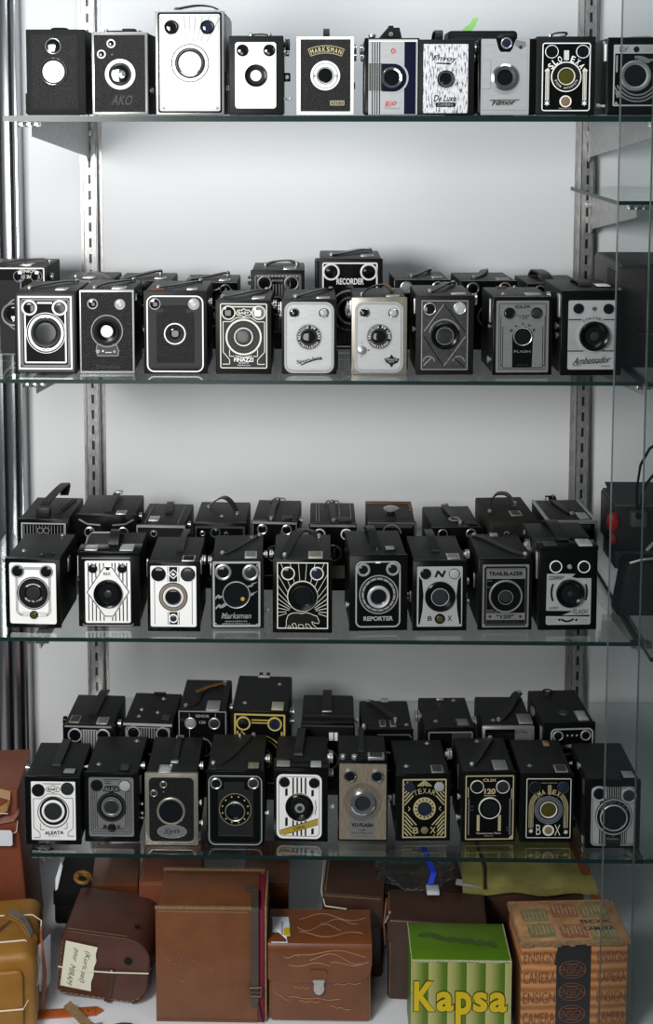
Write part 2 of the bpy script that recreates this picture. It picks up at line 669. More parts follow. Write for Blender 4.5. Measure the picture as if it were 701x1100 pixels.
def slotted_post(X):
    q = MB()
    w, d = .023, .018
    y1, y0 = YB - .0005, YB - d
    for sx in (-1, 1):
        q.box((X + sx * w / 2 - .001, y0, DECK), (X + sx * w / 2 + .001, y1, TOPZ - .01), 'steel')
        q.box((X + sx * (w / 2 + .004) - .004, y1 - .0015, DECK), (X + sx * (w / 2 + .004) + .004, y1, TOPZ - .01), 'steel')
        q.box((X + sx * (w / 4 + .0012) - (w / 4 - .0012), y0, DECK), (X + sx * (w / 4 + .0012) + (w / 4 - .0012), y0 + .0015, TOPZ - .01), 'steel')
    z = DECK + .01
    zs = []
    while z < TOPZ - .03:                  # bridges between the slots
        q.box((X - .0026, y0, z + .0165), (X + .0026, y0 + .0015, z + .0285), 'steel')
        zs.append(z)
        z += .0285
    q.box((X - .004, y0 + .004, DECK), (X + .004, y0 + .005, TOPZ - .01), 'aludark')
    return q


XP0 = at_y(95.5, 150, YB - .018).x
XP1 = at_y(632, 150, YB - .018).x
for X, lab in ((XP0, 'slotted steel upright beside the aluminium trim'), (XP1, 'slotted steel upright nearer the glass door')):
    o = slotted_post(X).build('slotted_upright', smooth=0)
    tag(o, lab, 'upright', 'slotted steel uprights')


def bracket(X, Z, Y0=.02, h0=.020, h1=.066, label='', dx=0.0):
    """steel shelf bracket: a tapering blade from the upright to the shelf front"""
    q = MB()
    t = .0012
    y1 = YB - .012
    prof = [(Y0, Z), (Y0, Z - h0), (y1 - .025, Z - h1), (y1 - .02, Z - h1 - .006), (y1 - .010, Z - h1 - .010), (y1, Z - h1 - .006), (y1, Z)]
    n = len(prof)
    vs = [(X + dx - t, y, z) for y, z in prof] + [(X + dx + t, y, z) for y, z in prof]
    fs = [list(range(n)), list(range(n, 2 * n))] + [[i, (i + 1) % n, n + (i + 1) % n, n + i] for i in range(n)]
    q.add(vs, fs, 'steel')
    q.box((X + dx - .008, Y0, Z - .0016), (X + dx + .008, y1, Z - .0002), 'steel')
    root = thing('shelf_bracket', label, 'bracket', (0, 0, 0), 0, 'steel brackets under the glass shelves')
    q.build('blade', root, 0)
    c = MB()
    for k in (-1, 0, 1):
        c.box((X + dx + k * .011 - .0045, Y0 - .012, Z - .0075), (X + dx + k * .011 + .0045, Y0 + .004, Z - .0003), 'chrome', .001)
    c.build('shelf_clip', root)
    c = MB()
    c.box((X - .004, YB - .026, Z - .03), (X + .006, YB - .016, Z - .02), 'steel', .001)
    c.build('hook', root)
    return root


def glass_shelf(x0, x1, Z, th=TH, y0=0.0, y1=None, label=''):
    y1 = y1 or YB - .0012
    root = thing('glass_shelf', label, 'shelf', ((x0 + x1) / 2, y0, Z), 0, 'green edged glass shelves')
    w = (x1 - x0) / 2
    q = MB()
    q.box((-w, .0012, -th), (w, y1 - y0, 0), 'pane')
    q.build('glass_pane', root, 0)
    e = MB()
    e.box((-w, 0, -th), (w, .0012, 0), 'edge')
    e.box((-w - .0012, 0, -th), (-w, y1 - y0, 0), 'edge')
    e.box((w, 0, -th), (w + .0012, y1 - y0, 0), 'edge')
    e.build('polished_edge', root, 0, 'dark green polished edge')
    return root


xs = lambda px, py, Y=0.0: at_y(px, py, Y).x
glass_shelf(xs(4, 126, 0), .66, SHELF[1], .0085, label='topmost glass shelf, carrying a single line of cameras')
glass_shelf(-.56, xs(689, 411), SHELF[2], label='second glass shelf from the top, below the topmost one')
glass_shelf(-.56, xs(684, 690), SHELF[3], label='third glass shelf from the top, carrying the camera with the bear')
glass_shelf(xs(33, 920), xs(690, 924), SHELF[4], label='lowest glass shelf, just above the leather cases')
# neighbouring bay on the right
XN = at_y(664, 216, .137).x
glass_shelf(XN, 1.14, at_y(664, 216, .137).z, .006, .137, label='short glass shelf of the next bay, between the heights of first and second shelf')
XR = xs(694, 413) + .0035
glass_shelf(XR, 1.14, SHELF[2] - .0015, label='glass shelf of the next bay holding a large dark leather case')
glass_shelf(XR - .001, 1.14, SHELF[3] + .0005, y0=-.05, label='glass shelf of the next bay holding the red lensed lamp')
glass_shelf(XR, 1.14, SHELF[4] + .0005, label='empty lowest glass shelf of the next bay')
names = {1: 'top', 2: 'second', 3: 'third', 4: 'fourth'}
for k in (1, 2, 3, 4):
    th = .0085 if k == 1 else TH
    bracket(XP0, SHELF[k] - th, label='steel bracket on the upright beside the aluminium trim, under the %s glass shelf' % names[k])
    bracket(XP1, SHELF[k] - th, label='steel bracket on the upright behind the glass door, under the %s glass shelf' % names[k], dx=-.009 if k > 1 else 0)
bracket(XP1, at_y(664, 216, .137).z - .006, .15, label='steel bracket carrying the short glass shelf of the next bay', dx=.006)


def door_pane(px_t, px_b, Y, name):
    X = (at_y(px_t, 120, Y).x + at_y(px_b, 900, Y).x) / 2
    q = MB()
    q.box((X, Y, DECK + .004), (1.12, Y + .005, TOPZ - .02), 'door')
    q.box((X - .0011, Y, DECK + .004), (X, Y + .005, TOPZ - .02), 'edge_light')
    return structure(q.build(name, smooth=0))


door_pane(664.5, 650.5, -.085, 'door_1')
door_pane(699, 684.5, -.070, 'door_2')

# ------------------------------------------------------------------ light
w = bpy.data.worlds.new('world')
sc.world = w
w.use_nodes = True
bg = w.node_tree.nodes['Background']
bg.inputs['Color'].default_value = (.80, .90, 1.0, 1)
bg.inputs['Strength'].default_value = .09


def area(name, loc, target, size, power, col=(1, 1, 1), sy=None):
    l = bpy.data.lights.new(name, 'AREA')
    l.energy = power
    l.size = size
    l.color = col
    if sy:
        l.shape = 'RECTANGLE'
        l.size_y = sy
    o = bpy.data.objects.new(name, l)
    COL.objects.link(o)
    o.location = loc
    o.rotation_euler = (Vector(target) - Vector(loc)).to_track_quat('-Z', 'Y').to_euler()
    return o


area('key_lamp', (-.72, -1.20, EYE.z + .02), (.0, .3, EYE.z - .30), .42, 24, (1, .995, .985))
area('canopy_lamp', (.0, -.28, EYE.z + .55), (.0, .35, EYE.z - .15), 1.1, 5.5, (.90, .96, 1), .12)
area('fill_lamp', (-.35, -1.5, EYE.z - .60), (-.05, .3, EYE.z - .85), .6, 6.0, (1, .99, .97))  # added low fill from the left front, no real fixture
vs = sc.view_settings
vs.view_transform = 'Standard'
vs.look = 'None'
vs.gamma = 1
vs.exposure = 0
sc.cycles.use_denoising = True
sc.cycles.max_bounces = 12
sc.cycles.transparent_max_bounces = 24
sc.cycles.caustics_reflective = False
sc.cycles.caustics_refractive = False
# ------------------------------------------------------------------ front lines of cameras
CA, CB, CC = (0, 20, 6.373), (90, 0, 4.1235), (240, 15, 6.373)
CD, CE, CF, CG = (310, 15, 5.007), (380, 15, 5.007), (500, 15, 7.01), (570, 15, 5.351)
DIAG = [(-.32, .25, 1.5), (-.1, .45, 4), (.12, .7, 4), (.3, .9, 1.5)]


def start(row, crop, rect, label, D=.10, yaw=0.0, Yf=None, rim='gloss', body='leather', top='lid'):
    root, W, H, D = place(row, crop, rect, D, yaw, Yf, label)
    camera_body(root, W, H, D, body, rim, top=top)
    return root, W, H, D, Face(rect, W, H, root)


# ---- top shelf
root, W, H, D, F = start(1, CA, (185, 75, 590, 645), 'plain all black box camera with a large reflection-whitened lens below a single round finder', .13, 0, .012, rim='leather')
F.P('faceplate').plate(222, 112, 535, 600, 6, 'grain')
F.S('plate_edge').frame(214, 104, 543, 610, 8, 7, 'leather')
F.vf(372, 187, 54, 47, 'nickel', 'glass')
F.lens(372, 355, 93, 84, 'chrome', 2.6, 'white', 74)  # white glass paints in a blown-out reflection on the lens
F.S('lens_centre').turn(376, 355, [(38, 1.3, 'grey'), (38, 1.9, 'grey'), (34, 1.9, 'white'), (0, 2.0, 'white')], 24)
F.flush()
add_peg(root, W, H, .02, .37, .005, -1, r=.0018)
q = MB(); q.box((-W / 2 - .003, .004, .002), (-W / 2 + .001, .05, H * .26), 'leather', .0014); q.build('side_catch', root)
add_knob(root, W, H, .05, .72, .006, .004)
add_peg(root, W, H, .05, .44, .004); add_peg(root, W, H, .05, .3, .004)
q = MB(); q.lathe((.0, .03, H - .0004), [(.0125, 0, 'leather'), (.0125, .0028, 'leather'), (.010, .0042, 'leather'), (0, .0044, 'leather')], 'Z', 24); q.build('round_strap_pad', root)

root, W, H, D, F = start(1, CB, (38, 142, 285, 497), 'grained black box camera with thin silver rim, two tiny finders and wide white lens ring', .12, 0, .012, rim='nickel')
F.P('faceplate').plate(49, 155, 273, 483, 3, 'grain')
F.vfs([(125, 192), (82, 237)], 19, 13, 'white', 'glass')
F.P('shutter_pin').disc(128, 238, 5, 'gloss')
F.lens(164, 322, 66, 50, 'white', 2.2, 'glass', 38, 'iris')
F.S('lens_centre').turn(170, 322, [(17, 1.4, 'mirror'), (10, 1.9, 'mirror'), (0, 2.1, 'mirror')], 16)
F.P('lettering').text('AKO', 172, 432, 88, 42, 'dark', 0, .25, .0)
F.flush()
add_knob(root, W, H, .03, .3, .005, .005, m='nickel')
add_strap(root, W, D, H, [(-.25, .1, 1), (-.05, .16, 2), (.2, .2, 2), (.3, .3, 1)], .012, .0015, 'strap', side=(0, 1, 0))
q = MB(); q.box((W * .02, .012, H), (W * .26, .03, H + .0055), 'worn', .002); q.build('strap_knot', root)

root, W, H, D, F = start(1, CB, (320, 45, 622, 503), 'tallest box camera of the top shelf, bright metal front with sun rays above its lens', .15, 0, .012, rim='nickel')
F.P('faceplate').plate(330, 55, 612, 492, 10, 'gloss').plate(338, 63, 604, 484, 8, 'silver').plate(345, 125, 600, 480, 4, 'bright')
F.S('sun_rays').frame(346, 70, 598, 478, 6, 2, 'grey')
for a in (-58, -46, -34, -17, 0, 17, 34, 46, 58):
    x = 472 + 88 * math.tan(R(a)) * .95
    F.line(472 + (x - 472) * .55, 185, x, 74, 3, 'grey')
F.vfs([(391, 120), (549, 120, 'bluish')], 31, 22, 'gloss', 'glass')
F.P('lens_surround').ring(472, 275, 83, 80, 'gloss').ring(472, 275, 66, 61, 'gloss')
F.lens(472, 275, 60, 54, 'chrome', 2.2, 'white', 50)  # lens glass coloured white for the front light it reflects
F.P('screw').disc(355, 472, 7, 'grey')
F.P('screw').disc(592, 472, 7, 'grey')
F.flush()
add_strap(root, W, D, H, [(-.2, .06, 1), (-.12, .1, 4), (.1, .2, 8.5), (.3, .35, 8), (.42, .5, 1.5)], .012, .002, side=(.2, 1, 0))
add_knob(root, W, H, .04, .26, .006, .006)
add_strip(root, W, H, .09, .74, .8, 1)
q = MB(); q.box((W / 2 - .001, .02, H * .42), (W / 2 + .0012, D - .01, H * .96), 'grey', .0006); q.build('side_plate', root)

root, W, H, D, F = start(1, CC, (40, 150, 410, 678), 'black box camera with white front plate carrying a faint tall diamond and small round lens', .11, 0, .012, rim='matt')
F.P('faceplate').plate(80, 193, 360, 632, 20, 'white')
for k, w in ((0, 3), (16, 2)):
    F.path([(222, 212 + k * 1.5), (346 - k, 410), (222, 612 - k * 1.5), (98 + k, 410), (222, 212 + k * 1.5)], w, 'silver')
F.S('lettering').text('UNIVERSAL', 222, 530, 128, 26, 'silver', 0, 0, 0).frame(150, 512, 296, 552, 2, 2, 'silver')
F.vfs([(131, 247), (313, 247)], 40, 28, 'gloss', 'glass')
F.lens(222, 414, 75, 60, 'gloss', 2.6, 'white', 37)  # white here is painted reflection, not the colour of the glass
F.S('lens_ring_line').ring(222, 414, 66, 63, 'silver')
F.flush()
add_knob(root, W, H, .028, .9, .008, .009, m='dark'); add_knob(root, W, H, .03, .8, .0055, .008, m='nickel')
q = MB(); q.box((W / 2, .02, H * .43), (W / 2 + .009, .04, H * .54), 'gloss', .001); q.box((W / 2 + .002, .018, H * .46), (W / 2 + .007, .021, H * .51), 'white', .0004); q.build('side_catch', root)
add_peg(root, W, H, .02, .21, .011, m='white', r=.0018)
add_strap(root, W, D, H, [(-.1, .08, 1), (0, .12, 2.6), (.15, .12, 2.6), (.24, .1, 1)], .01, .0015, 'worn', side=(0, 1, 0))

root, W, H, D, F = start(1, CD, (42, 122, 350, 532), 'white rimmed box camera with dark grained front and curved gold name badge over its lens', .10, 0, .012, rim='white')
F.P('faceplate').plate(63, 137, 330, 511, 4, 'grain')
F.P('name_badge').arc(200, 420, 252, 211, 67, 113, 'gold').arc(200, 420, 249, 214, 67.6, 112.4, 'matt')
F.S('lettering').arctext('MARKSMAN', 200, 420, 231, 109, 71, 26, 17, 'gold', off=.02)
F.P('maker_badge').plate(222, 455, 298, 480, 4, 'gold').plate(225, 458, 295, 477, 3, 'dark')
F.S('lettering').text('MADE IN', 260, 467, 62, 12, 'gold', off=.0)
F.lens(196, 325, 78, 40, 'white', 2.2, 'glass', 38, 'nickel')
F.S('lens_ring_line').turn(196, 325, [(66, 2.0, 'gloss'), (66, 2.5, 'gloss'), (64, 2.5, 'gloss'), (64, 2.0, 'gloss')], 36).turn(196, 325, [(46, 1.8, 'gloss'), (46, 2.3, 'gloss'), (43, 2.3, 'gloss'), (43, 1.8, 'gloss')], 30)
F.S('lens_screw').turn(137, 327, [(7, 1.9, 'grey'), (7, 2.7, 'grey'), (0, 2.7, 'grey')], 10).turn(255, 327, [(7, 1.9, 'grey'), (7, 2.7, 'grey'), (0, 2.7, 'grey')], 10)
F.flush()
add_strap(root, W, D, H, [(.02, .15, 0), (.02, .13, 8), (.02, .2, 11), (.02, .6, 10), (.02, .8, 0)], .0088, .002, studs=False, side=(1, 0, 0))
add_knob(root, W, H, .03, .85, .007, .005, m='nickel'); add_knob(root, W, H, .03, .75, .006, .005, m='nickel')
add_peg(root, W, H, .02, .38, .003, m='gloss', r=.003)

root, W, H, D, F = start(1, CD, (405, 130, 700, 534), 'striped silver and navy box camera with red script and folding finder on top', .09, 0, .012, rim='gloss')
F.P('faceplate').plate(427, 137, 690, 531, 2, 'silver')
F.S('navy_band').plate(619, 150, 681, 528, 0, 'navy').line(430, 147, 688, 147, 5, 'white')
F.P('stripes')
for x in (448, 461, 474, 487):
    F.line(x, 150, x, 528, 5, 'gloss')
F.plate(428, 262, 500, 405, 0, 'pewter')
for x in (436, 448, 461, 474, 487, 497):
    F.line(x, 262, x, 405, 4, 'gloss')
F.P('lens_surround').arc(558, 337, 84, 74, -90, 90, 'silver', 24)
F.poly([(500, 264)] + [(558 + 73 * math.cos(R(a)), 337 - 73 * math.sin(R(a))) for a in range(90, -91, -12)] + [(500, 408)], 'navy')
F.lens(553, 337, 56, 42, 'chrome', 3.5, 'glass', 40, 'chrome')
F.P('lettering', 'red script').text('Rio', 548, 470, 60, 30, 'red', -14, .4, 0).ring(558, 197, 12, 8, 'red').line(515, 495, 598, 495, 2, 'grey')
F.flush()
q = MB()
x0 = (480 - 552) * F.sx; x1 = (612 - 552) * F.sx
q.add([(x0, .02, H - .001), (x0 + .009, .02, H + .010), (x0 + .014, .02, H + .0155), (x1 - .004, .02, H + .0155), (x1, .02, H - .001),
       (x0, .04, H - .001), (x0 + .009, .04, H + .010), (x0 + .014, .04, H + .0155), (x1 - .004, .04, H + .0155), (x1, .04, H - .001)],
      [[0, 1, 2, 3, 4], [5, 6, 7, 8, 9], [0, 1, 6, 5], [1, 2, 7, 6], [2, 3, 8, 7], [3, 4, 9, 8], [0, 4, 9, 5]], 'matt')
q.box((x0 + .015, .022, H + .015), (x0 + .022, .034, H + .0185), 'matt', .0008)
o = q.build('folding_finder', root)
q = MB(); q.lathe(((550 - 552) * F.sx, .0195, H + .0065), [(.003, 0, 'gloss'), (.003, .001, 'nickel'), (.0015, .001, 'glass'), (0, .002, 'glass')], 'Y', 12); q.build('finder_eyepiece', o)
q = MB(); q.lathe(((450 - 552) * F.sx, .03, H - .001), [(.0045, 0, 'gloss'), (.0045, .004, 'nickel'), (.0055, .0045, 'nickel'), (.0055, .0075, 'nickel'), (0, .008, 'nickel')], 'Z', 16); q.build('shutter_button', root)
add_knob(root, W, H, .03, .86, .0075, .006, -1); add_knob(root, W, H, .03, .76, .006, .005, -1)

root, W, H, D, F = start(1, CE, (345, 138, 645, 536), 'box camera with heavily scratched bright plate and black script lettering, strap looped up', .10, 0, .012, rim='matt')
F.P('faceplate').plate(368, 160, 612, 526, 5, 'gloss').plate(370, 162, 610, 524, 4, 'scratched')
F.S('lettering').text('Envoy', 486, 240, 125, 34, 'matt', 3, .35, .02).line(440, 262, 520, 266, 7, 'matt')
F.text('De Luxe', 490, 446, 118, 34, 'matt', 0, .3, .02).plate(437, 468, 546, 492, 10, 'matt').text('CAMERA', 491, 480, 84, 13, 'silver', off=0)
F.lens(491, 345, 46, 36, 'matt', 2.4, 'glass', 28)
F.S('lens_ring_line').turn(491, 345, [(38, 1.6, 'nickel'), (38, 2.2, 'nickel'), (36, 2.2, 'nickel'), (36, 1.4, 'nickel')], 28)
F.flush()
add_strap(root, W, D, H, [(-.12, .15, 0), (-.12, .12, 9), (-.12, .2, 13), (-.12, .6, 12), (-.12, .8, 0)], .0105, .0022, studs=False, side=(1, 0, 0))
add_knob(root, W, H, .03, .88, .008, .006, m='nickel'); add_knob(root, W, H, .03, .76, .007, .005, m='nickel')
add_peg(root, W, H, .02, .5, .003)

root, W, H, D, F = start(1, CF, (88, 188, 520, 748), 'smooth silver box camera with script name under chrome lens and finder set in a notch', .10, 0, .012, rim='gloss')
F.P('faceplate').plate(110, 190, 472, 745, 5, 'silver')
F.S('border_line').frame(122, 232, 460, 710, 8, 2.5, 'grey').line(112, 712, 470, 712, 2, 'grey')
F.P('finder_housing').poly([(218, 185), (372, 185), (342, 262), (326, 284), (256, 284), (240, 262)], 'gloss')
F.vf(298, 222, 42, 32, 'nickel', 'bluish', 2.5)
F.P('shutter_catch').poly([(368, 196), (440, 210), (446, 240), (408, 268), (362, 236)], 'nickel').disc(404, 250, 12, 'gloss').disc(402, 250, 6, 'chrome')
F.P('side_panel').plate(116, 345, 184, 556, 8, 'grey').plate(118, 348, 180, 552, 8, 'silver')
F.lens(288, 470, 99, 60, 'chrome', 4, 'glass', 56, 'chrome')
F.S('lens_ring_line').turn(288, 470, [(82, 3.6, 'dark'), (82, 4.4, 'chrome'), (78, 4.4, 'dark'), (78, 3.4, 'dark')], 36)
F.P('lettering').text('Filmor', 286, 652, 168, 40, 'matt', -2, .45, .02).line(180, 637, 400, 633, 5, 'matt')
F.flush()
q = MB(); q.box((-.006, .012, H - .001), (.012, .05, H + .0075), 'matt', .002); q.build('shutter_button', root)
add_knob(root, W, H, .03, .47, .004, .004); add_knob(root, W, H, .03, .36, .004, .004)

root, W, H, D, F = start(1, CG, (25, 130, 365, 570), 'black box camera with white arched lettering above a yellowish lens, white stars in lower corners', .105, 0, .012, rim='matt')
F.P('faceplate').plate(58, 164, 337, 547, 16, 'gloss').frame(59, 165, 336, 546, 16, 6, 'white')
for sgn in (-1, 1):
    F.P('striped_ray')
    for i in range(3):
        x = 197 + sgn * (99 + i * 8)
        F.line(x, 312 + (2 - i) * 4 * (1 if i != 1 else 0), x, 487, 5.5, 'cream')
    F.poly([(197 + sgn * 94, 318), (197 + sgn * 104, 304), (197 + sgn * 122, 318), (197 + sgn * 122, 324), (197 + sgn * 94, 324)], 'cream')
    F.star(197 + sgn * 107, 502, 18, 'white')
F.vfs([(113, 215), (290, 215)], 38, 34, 'white', 'glass', .9)
F.P('lettering').arctext('SLO', 197, 360, 109, 144, 110, 36, 22, 'white', off=.02).arctext('EXA', 197, 360, 109, 70, 36, 36, 22, 'white', off=.02)
for i in range(3):
    F.frame(183 + i * 9.5, 208, 192 + i * 9.5, 262, 4, 3, 'white')
F.line(97, 531, 97, 531, 1, 'white').text('MADE IN ITALY', 195, 531, 70, 6, 'cream', off=0)
F.lens(197, 355, 86, 80, 'white', 1.4, 'olive', 44, 'matt')
F.S('lens_ring_line').turn(197, 352, [(50, .7, 'cream'), (50, 1.6, 'cream'), (46, 1.6, 'cream'), (44, .7, 'cream')], 32)
F.S('lettering'); F.t += .0006
F.arctext('RIGOR ARTISTICO', 197, 355, 64, 200, 340, 15, 9, 'cream', True, .02)
F.vf(195, 492, 34, 27, 'white', 'amber', 1.2)
F.flush()
add_strap(root, W, D, H, [(-.25, .1, 1), (-.16, .12, 5), (0, .14, 6), (.08, .3, 5), (.05, .5, 1)], .012, .002, side=(0, 1, 0))
add_peg(root, W, H, .05, .45, .004, -1); add_peg(root, W, H, .05, .36, .004, -1)

root, W, H, D, F = start(1, CG, (436, 135, 780, 572), 'black box camera with wide ringed lens, last on the top shelf behind glass door', .11, -1, .012, rim='gloss')
F.P('faceplate').plate(468, 176, 745, 520, 6, 'silver').plate(476, 226, 738, 512, 4, 'gloss')
F.S('lettering').text('Vif', 520, 203, 52, 30, 'matt', 0, .4, 0).text('120', 665, 203, 40, 24, 'grey', 0, .2, 0).disc(597, 203, 17, 'matt')
F.P('lens_surround').arc(606, 350, 112, 96, 100, -10, 'pewter', 20).poly([(606, 255), (720, 255), (735, 265), (735, 300), (690, 300), (680, 280), (606, 275)], 'pewter').line(487, 236, 487, 330, 9, 'grey')
F.disc(687, 288, 20, 'gloss')
for r in (112, 130, 148):
    F.arc(606, 350, r, r - 9, 205, 335, 'pewter', 20)
F.poly([(480, 440), (510, 430), (520, 460), (490, 475)], 'pewter').star(487, 505, 12, 'silver', 4)
F.lens(594, 350, 88, 68, 'pewter', 3, 'glass', 62, 'silver')
F.flush()
add_strip(root, W, H, .015, .7, .92, -1, 'white', .01)
add_peg(root, W, H, .02, .12, .012, -1, m='white', r=.002)
add_peg(root, W, H, .02, .94, .004, -1)
q = MB(); q.box((-.01, .01, H), (.02, .02, H + .002), 'nickel', .0006); q.build('strap_stud', root)

# ---- second shelf
def C2(x, y, k): return (x, y, k)


root, W, H, D, F = start(2, (0, 270, 7.333), (122, 318, 608, 940), 'box camera with nested white square frames and a thick white lens ring, second shelf', .11, 0, rim='matt')
F.P('faceplate').plate(140, 340, 590, 930, 14, 'dark').plate(150, 352, 573, 910, 4, 'gloss').frame(150, 352, 573, 910, 4, 14, 'white')
F.frame(172, 374, 555, 888, 22, 6, 'grey').frame(184, 384, 544, 880, 16, 4, 'grey')
F.path([(303, 404), (420, 404)], 12, 'white').path([(205, 480), (205, 856), (522, 856), (522, 480)], 12, 'white')
F.P('lens_surround').ring(368, 632, 155, 150, 'white').ring(368, 632, 140, 120, 'white')
for dy in (-130, 122):
    for dx in (-22, 16):
        F.plate(368 + dx - 13, 632 + dy - 8, 368 + dx + 13, 632 + dy + 16, 4, 'white')
        F.disc(368 + dx, 632 + dy + 4, 5, 'gloss')
F.vfs([(242, 440), (480, 440, 'iris')], 60, 46, 'white', 'glass', 1.2)
F.lens(368, 630, 112, 98, 'dark', 2.5, 'iris', 78, 'matt')
F.flush()
add_strap(root, W, D, H, DIAG, .009, .0018)
add_window(root, W, D, H, .22, .22, .017, .02)
add_peg(root, W, H, .03, .5, .004)

root, W, H, D, F = start(2, (75, 280, 7.789), (88, 248, 542, 932), 'grained black box camera with worn white edges, pale lens and pivoting lens plate', .11, 1.5, rim='silver')
F.P('faceplate').plate(101, 264, 526, 910, 3, 'grain')
F.vfs([(200, 360), (426, 364, 'milk')], 44, 34, 'silver', 'glass')
F.P('shutter_plate').poly([(230, 690), (395, 690), (415, 745), (405, 788), (235, 788), (220, 745)], 'grey').poly([(236, 694), (390, 694), (408, 745), (400, 782), (240, 782), (227, 745)], 'dark')
F.ring(315, 582, 133, 125, 'grey').disc(315, 582, 120, 'matt')
F.line(300, 757, 352, 757, 7, 'silver').disc(240, 748, 12, 'silver').disc(280, 745, 9, 'silver').disc(375, 750, 12, 'grey').disc(240, 748, 6, 'matt')
F.lens(315, 585, 100, 80, 'matt', 3, 'bright', 50, 'gloss')
F.P('lettering').text('Sonnia', 322, 873, 200, 32, 'dark', 0, 0, 0)
F.flush()
add_strap(root, W, D, H, [(-.25, .15, 1), (-.15, .3, 4), (.1, .5, 5), (.35, .85, 2)], .008, .002)
add_window(root, W, D, H, .2, .2, .02, .02)
add_knob(root, W, H, .04, .9, .006, .008, m='gloss'); add_strip(root, W, H, .02, .85, .93, 1)

root, W, H, D, F = start(2, (145, 280, 7.789), (75, 256, 605, 942), 'black box camera with thin white rounded outline and recessed grained panel, ringed black lens', .11, 0, rim='matt')
F.P('faceplate').plate(100, 292, 576, 928, 60, 'gloss').frame(101, 293, 575, 927, 60, 11, 'white')
F.P('grained_panel').plate(182, 372, 500, 850, 4, 'grain')
F.plate(115, 405, 240, 432, 4, 'gloss').plate(430, 405, 560, 432, 4, 'gloss')
F.vfs([(172, 362), (496, 362, 'milk')], 48, 40, 'silver', 'glass')
F.P('lens_surround').ring(337, 608, 98, 82, 'gloss')
F.lens(337, 608, 90, 80, 'white', 1.2, 'glass', 45, 'matt')
F.flush()
add_strap(root, W, D, H, [(-.3, .25, 1.5), (-.2, .3, 2), (-.05, .4, 2.5), (.3, .9, 1.5)], .007, .0016)
q = MB(); q.box((-W * .4, .012, H - .001), (-W * .18, .035, H + .0012), 'rust', .0006); q.build('worn_patch', root)
add_window(root, W, D, H, .25, .18, .015, .014)
add_peg(root, W, H, .03, .49, .005, -1, m='white', r=.0024); add_knob(root, W, H, .03, .83, .006, .006); add_knob(root, W, H, .03, .3, .004, .004, m='gloss')

root, W, H, D, F = start(2, (220, 270, 7.333), (85, 388, 525, 962), 'black box camera with cream line ornament, concentric cream rings and lettering, on the second shelf', .10, -1, rim='matt')
F.P('faceplate').plate(120, 410, 492, 918, 14, 'gloss').frame(121, 411, 491, 917, 14, 8, 'cream')
F.S('line_work').path([(192, 434), (225, 437), (385, 437), (430, 434)], 8, 'cream')
F.path([(145, 553), (205, 553), (250, 522), (362, 522), (410, 553), (470, 553)], 6, 'cream')
F.path([(145, 553), (145, 790), (195, 848), (195, 884), (140, 884)], 6, 'cream').path([(470, 553), (470, 790), (415, 848), (415, 884), (470, 884)], 6, 'cream')
F.path([(195, 770), (195, 822), (230, 822)], 6, 'cream').path([(415, 770), (415, 822), (382, 822)], 6, 'cream').poly([(240, 815), (306, 828), (372, 815), (372, 822), (306, 835), (240, 822)], 'cream')
F.poly([(243, 484), (262, 460), (290, 460), (308, 448), (326, 460), (352, 460), (372, 484), (352, 508), (326, 508), (308, 520), (290, 508), (262, 508)], 'cream')
F.poly([(252, 484), (266, 466), (292, 466), (308, 456), (324, 466), (348, 466), (363, 484), (348, 502), (324, 502), (308, 512), (292, 502), (266, 502)], 'gloss')
F.S('lettering').text('BABY', 308, 484, 86, 22, 'cream', off=.02).text('FINAZZI', 306, 848, 152, 32, 'white', off=.025).text('BI-BOX', 308, 873, 80, 13, 'cream', off=0).text('FERRANIA', 308, 892, 100, 10, 'cream', off=0)
F.vfs([(188, 483), (425, 482, 'mirror')], 56, 46, 'cream', 'glass', 1.1)
F.P('lens_surround').ring(306, 672, 142, 128, 'cream').ring(306, 672, 108, 102, 'dark')
F.lens(306, 670, 74, 64, 'cream', 1.4, 'iris', 60, 'matt')
F.flush()
add_strap(root, W, D, H, [(-.4, .25, 1), (-.15, .3, 4), (.1, .6, 5), (.35, .95, 2)], .009, .0018)
add_window(root, W, D, H, .25, .25, .018, .02)
add_knob(root, W, H, .03, .9, .007, .007)

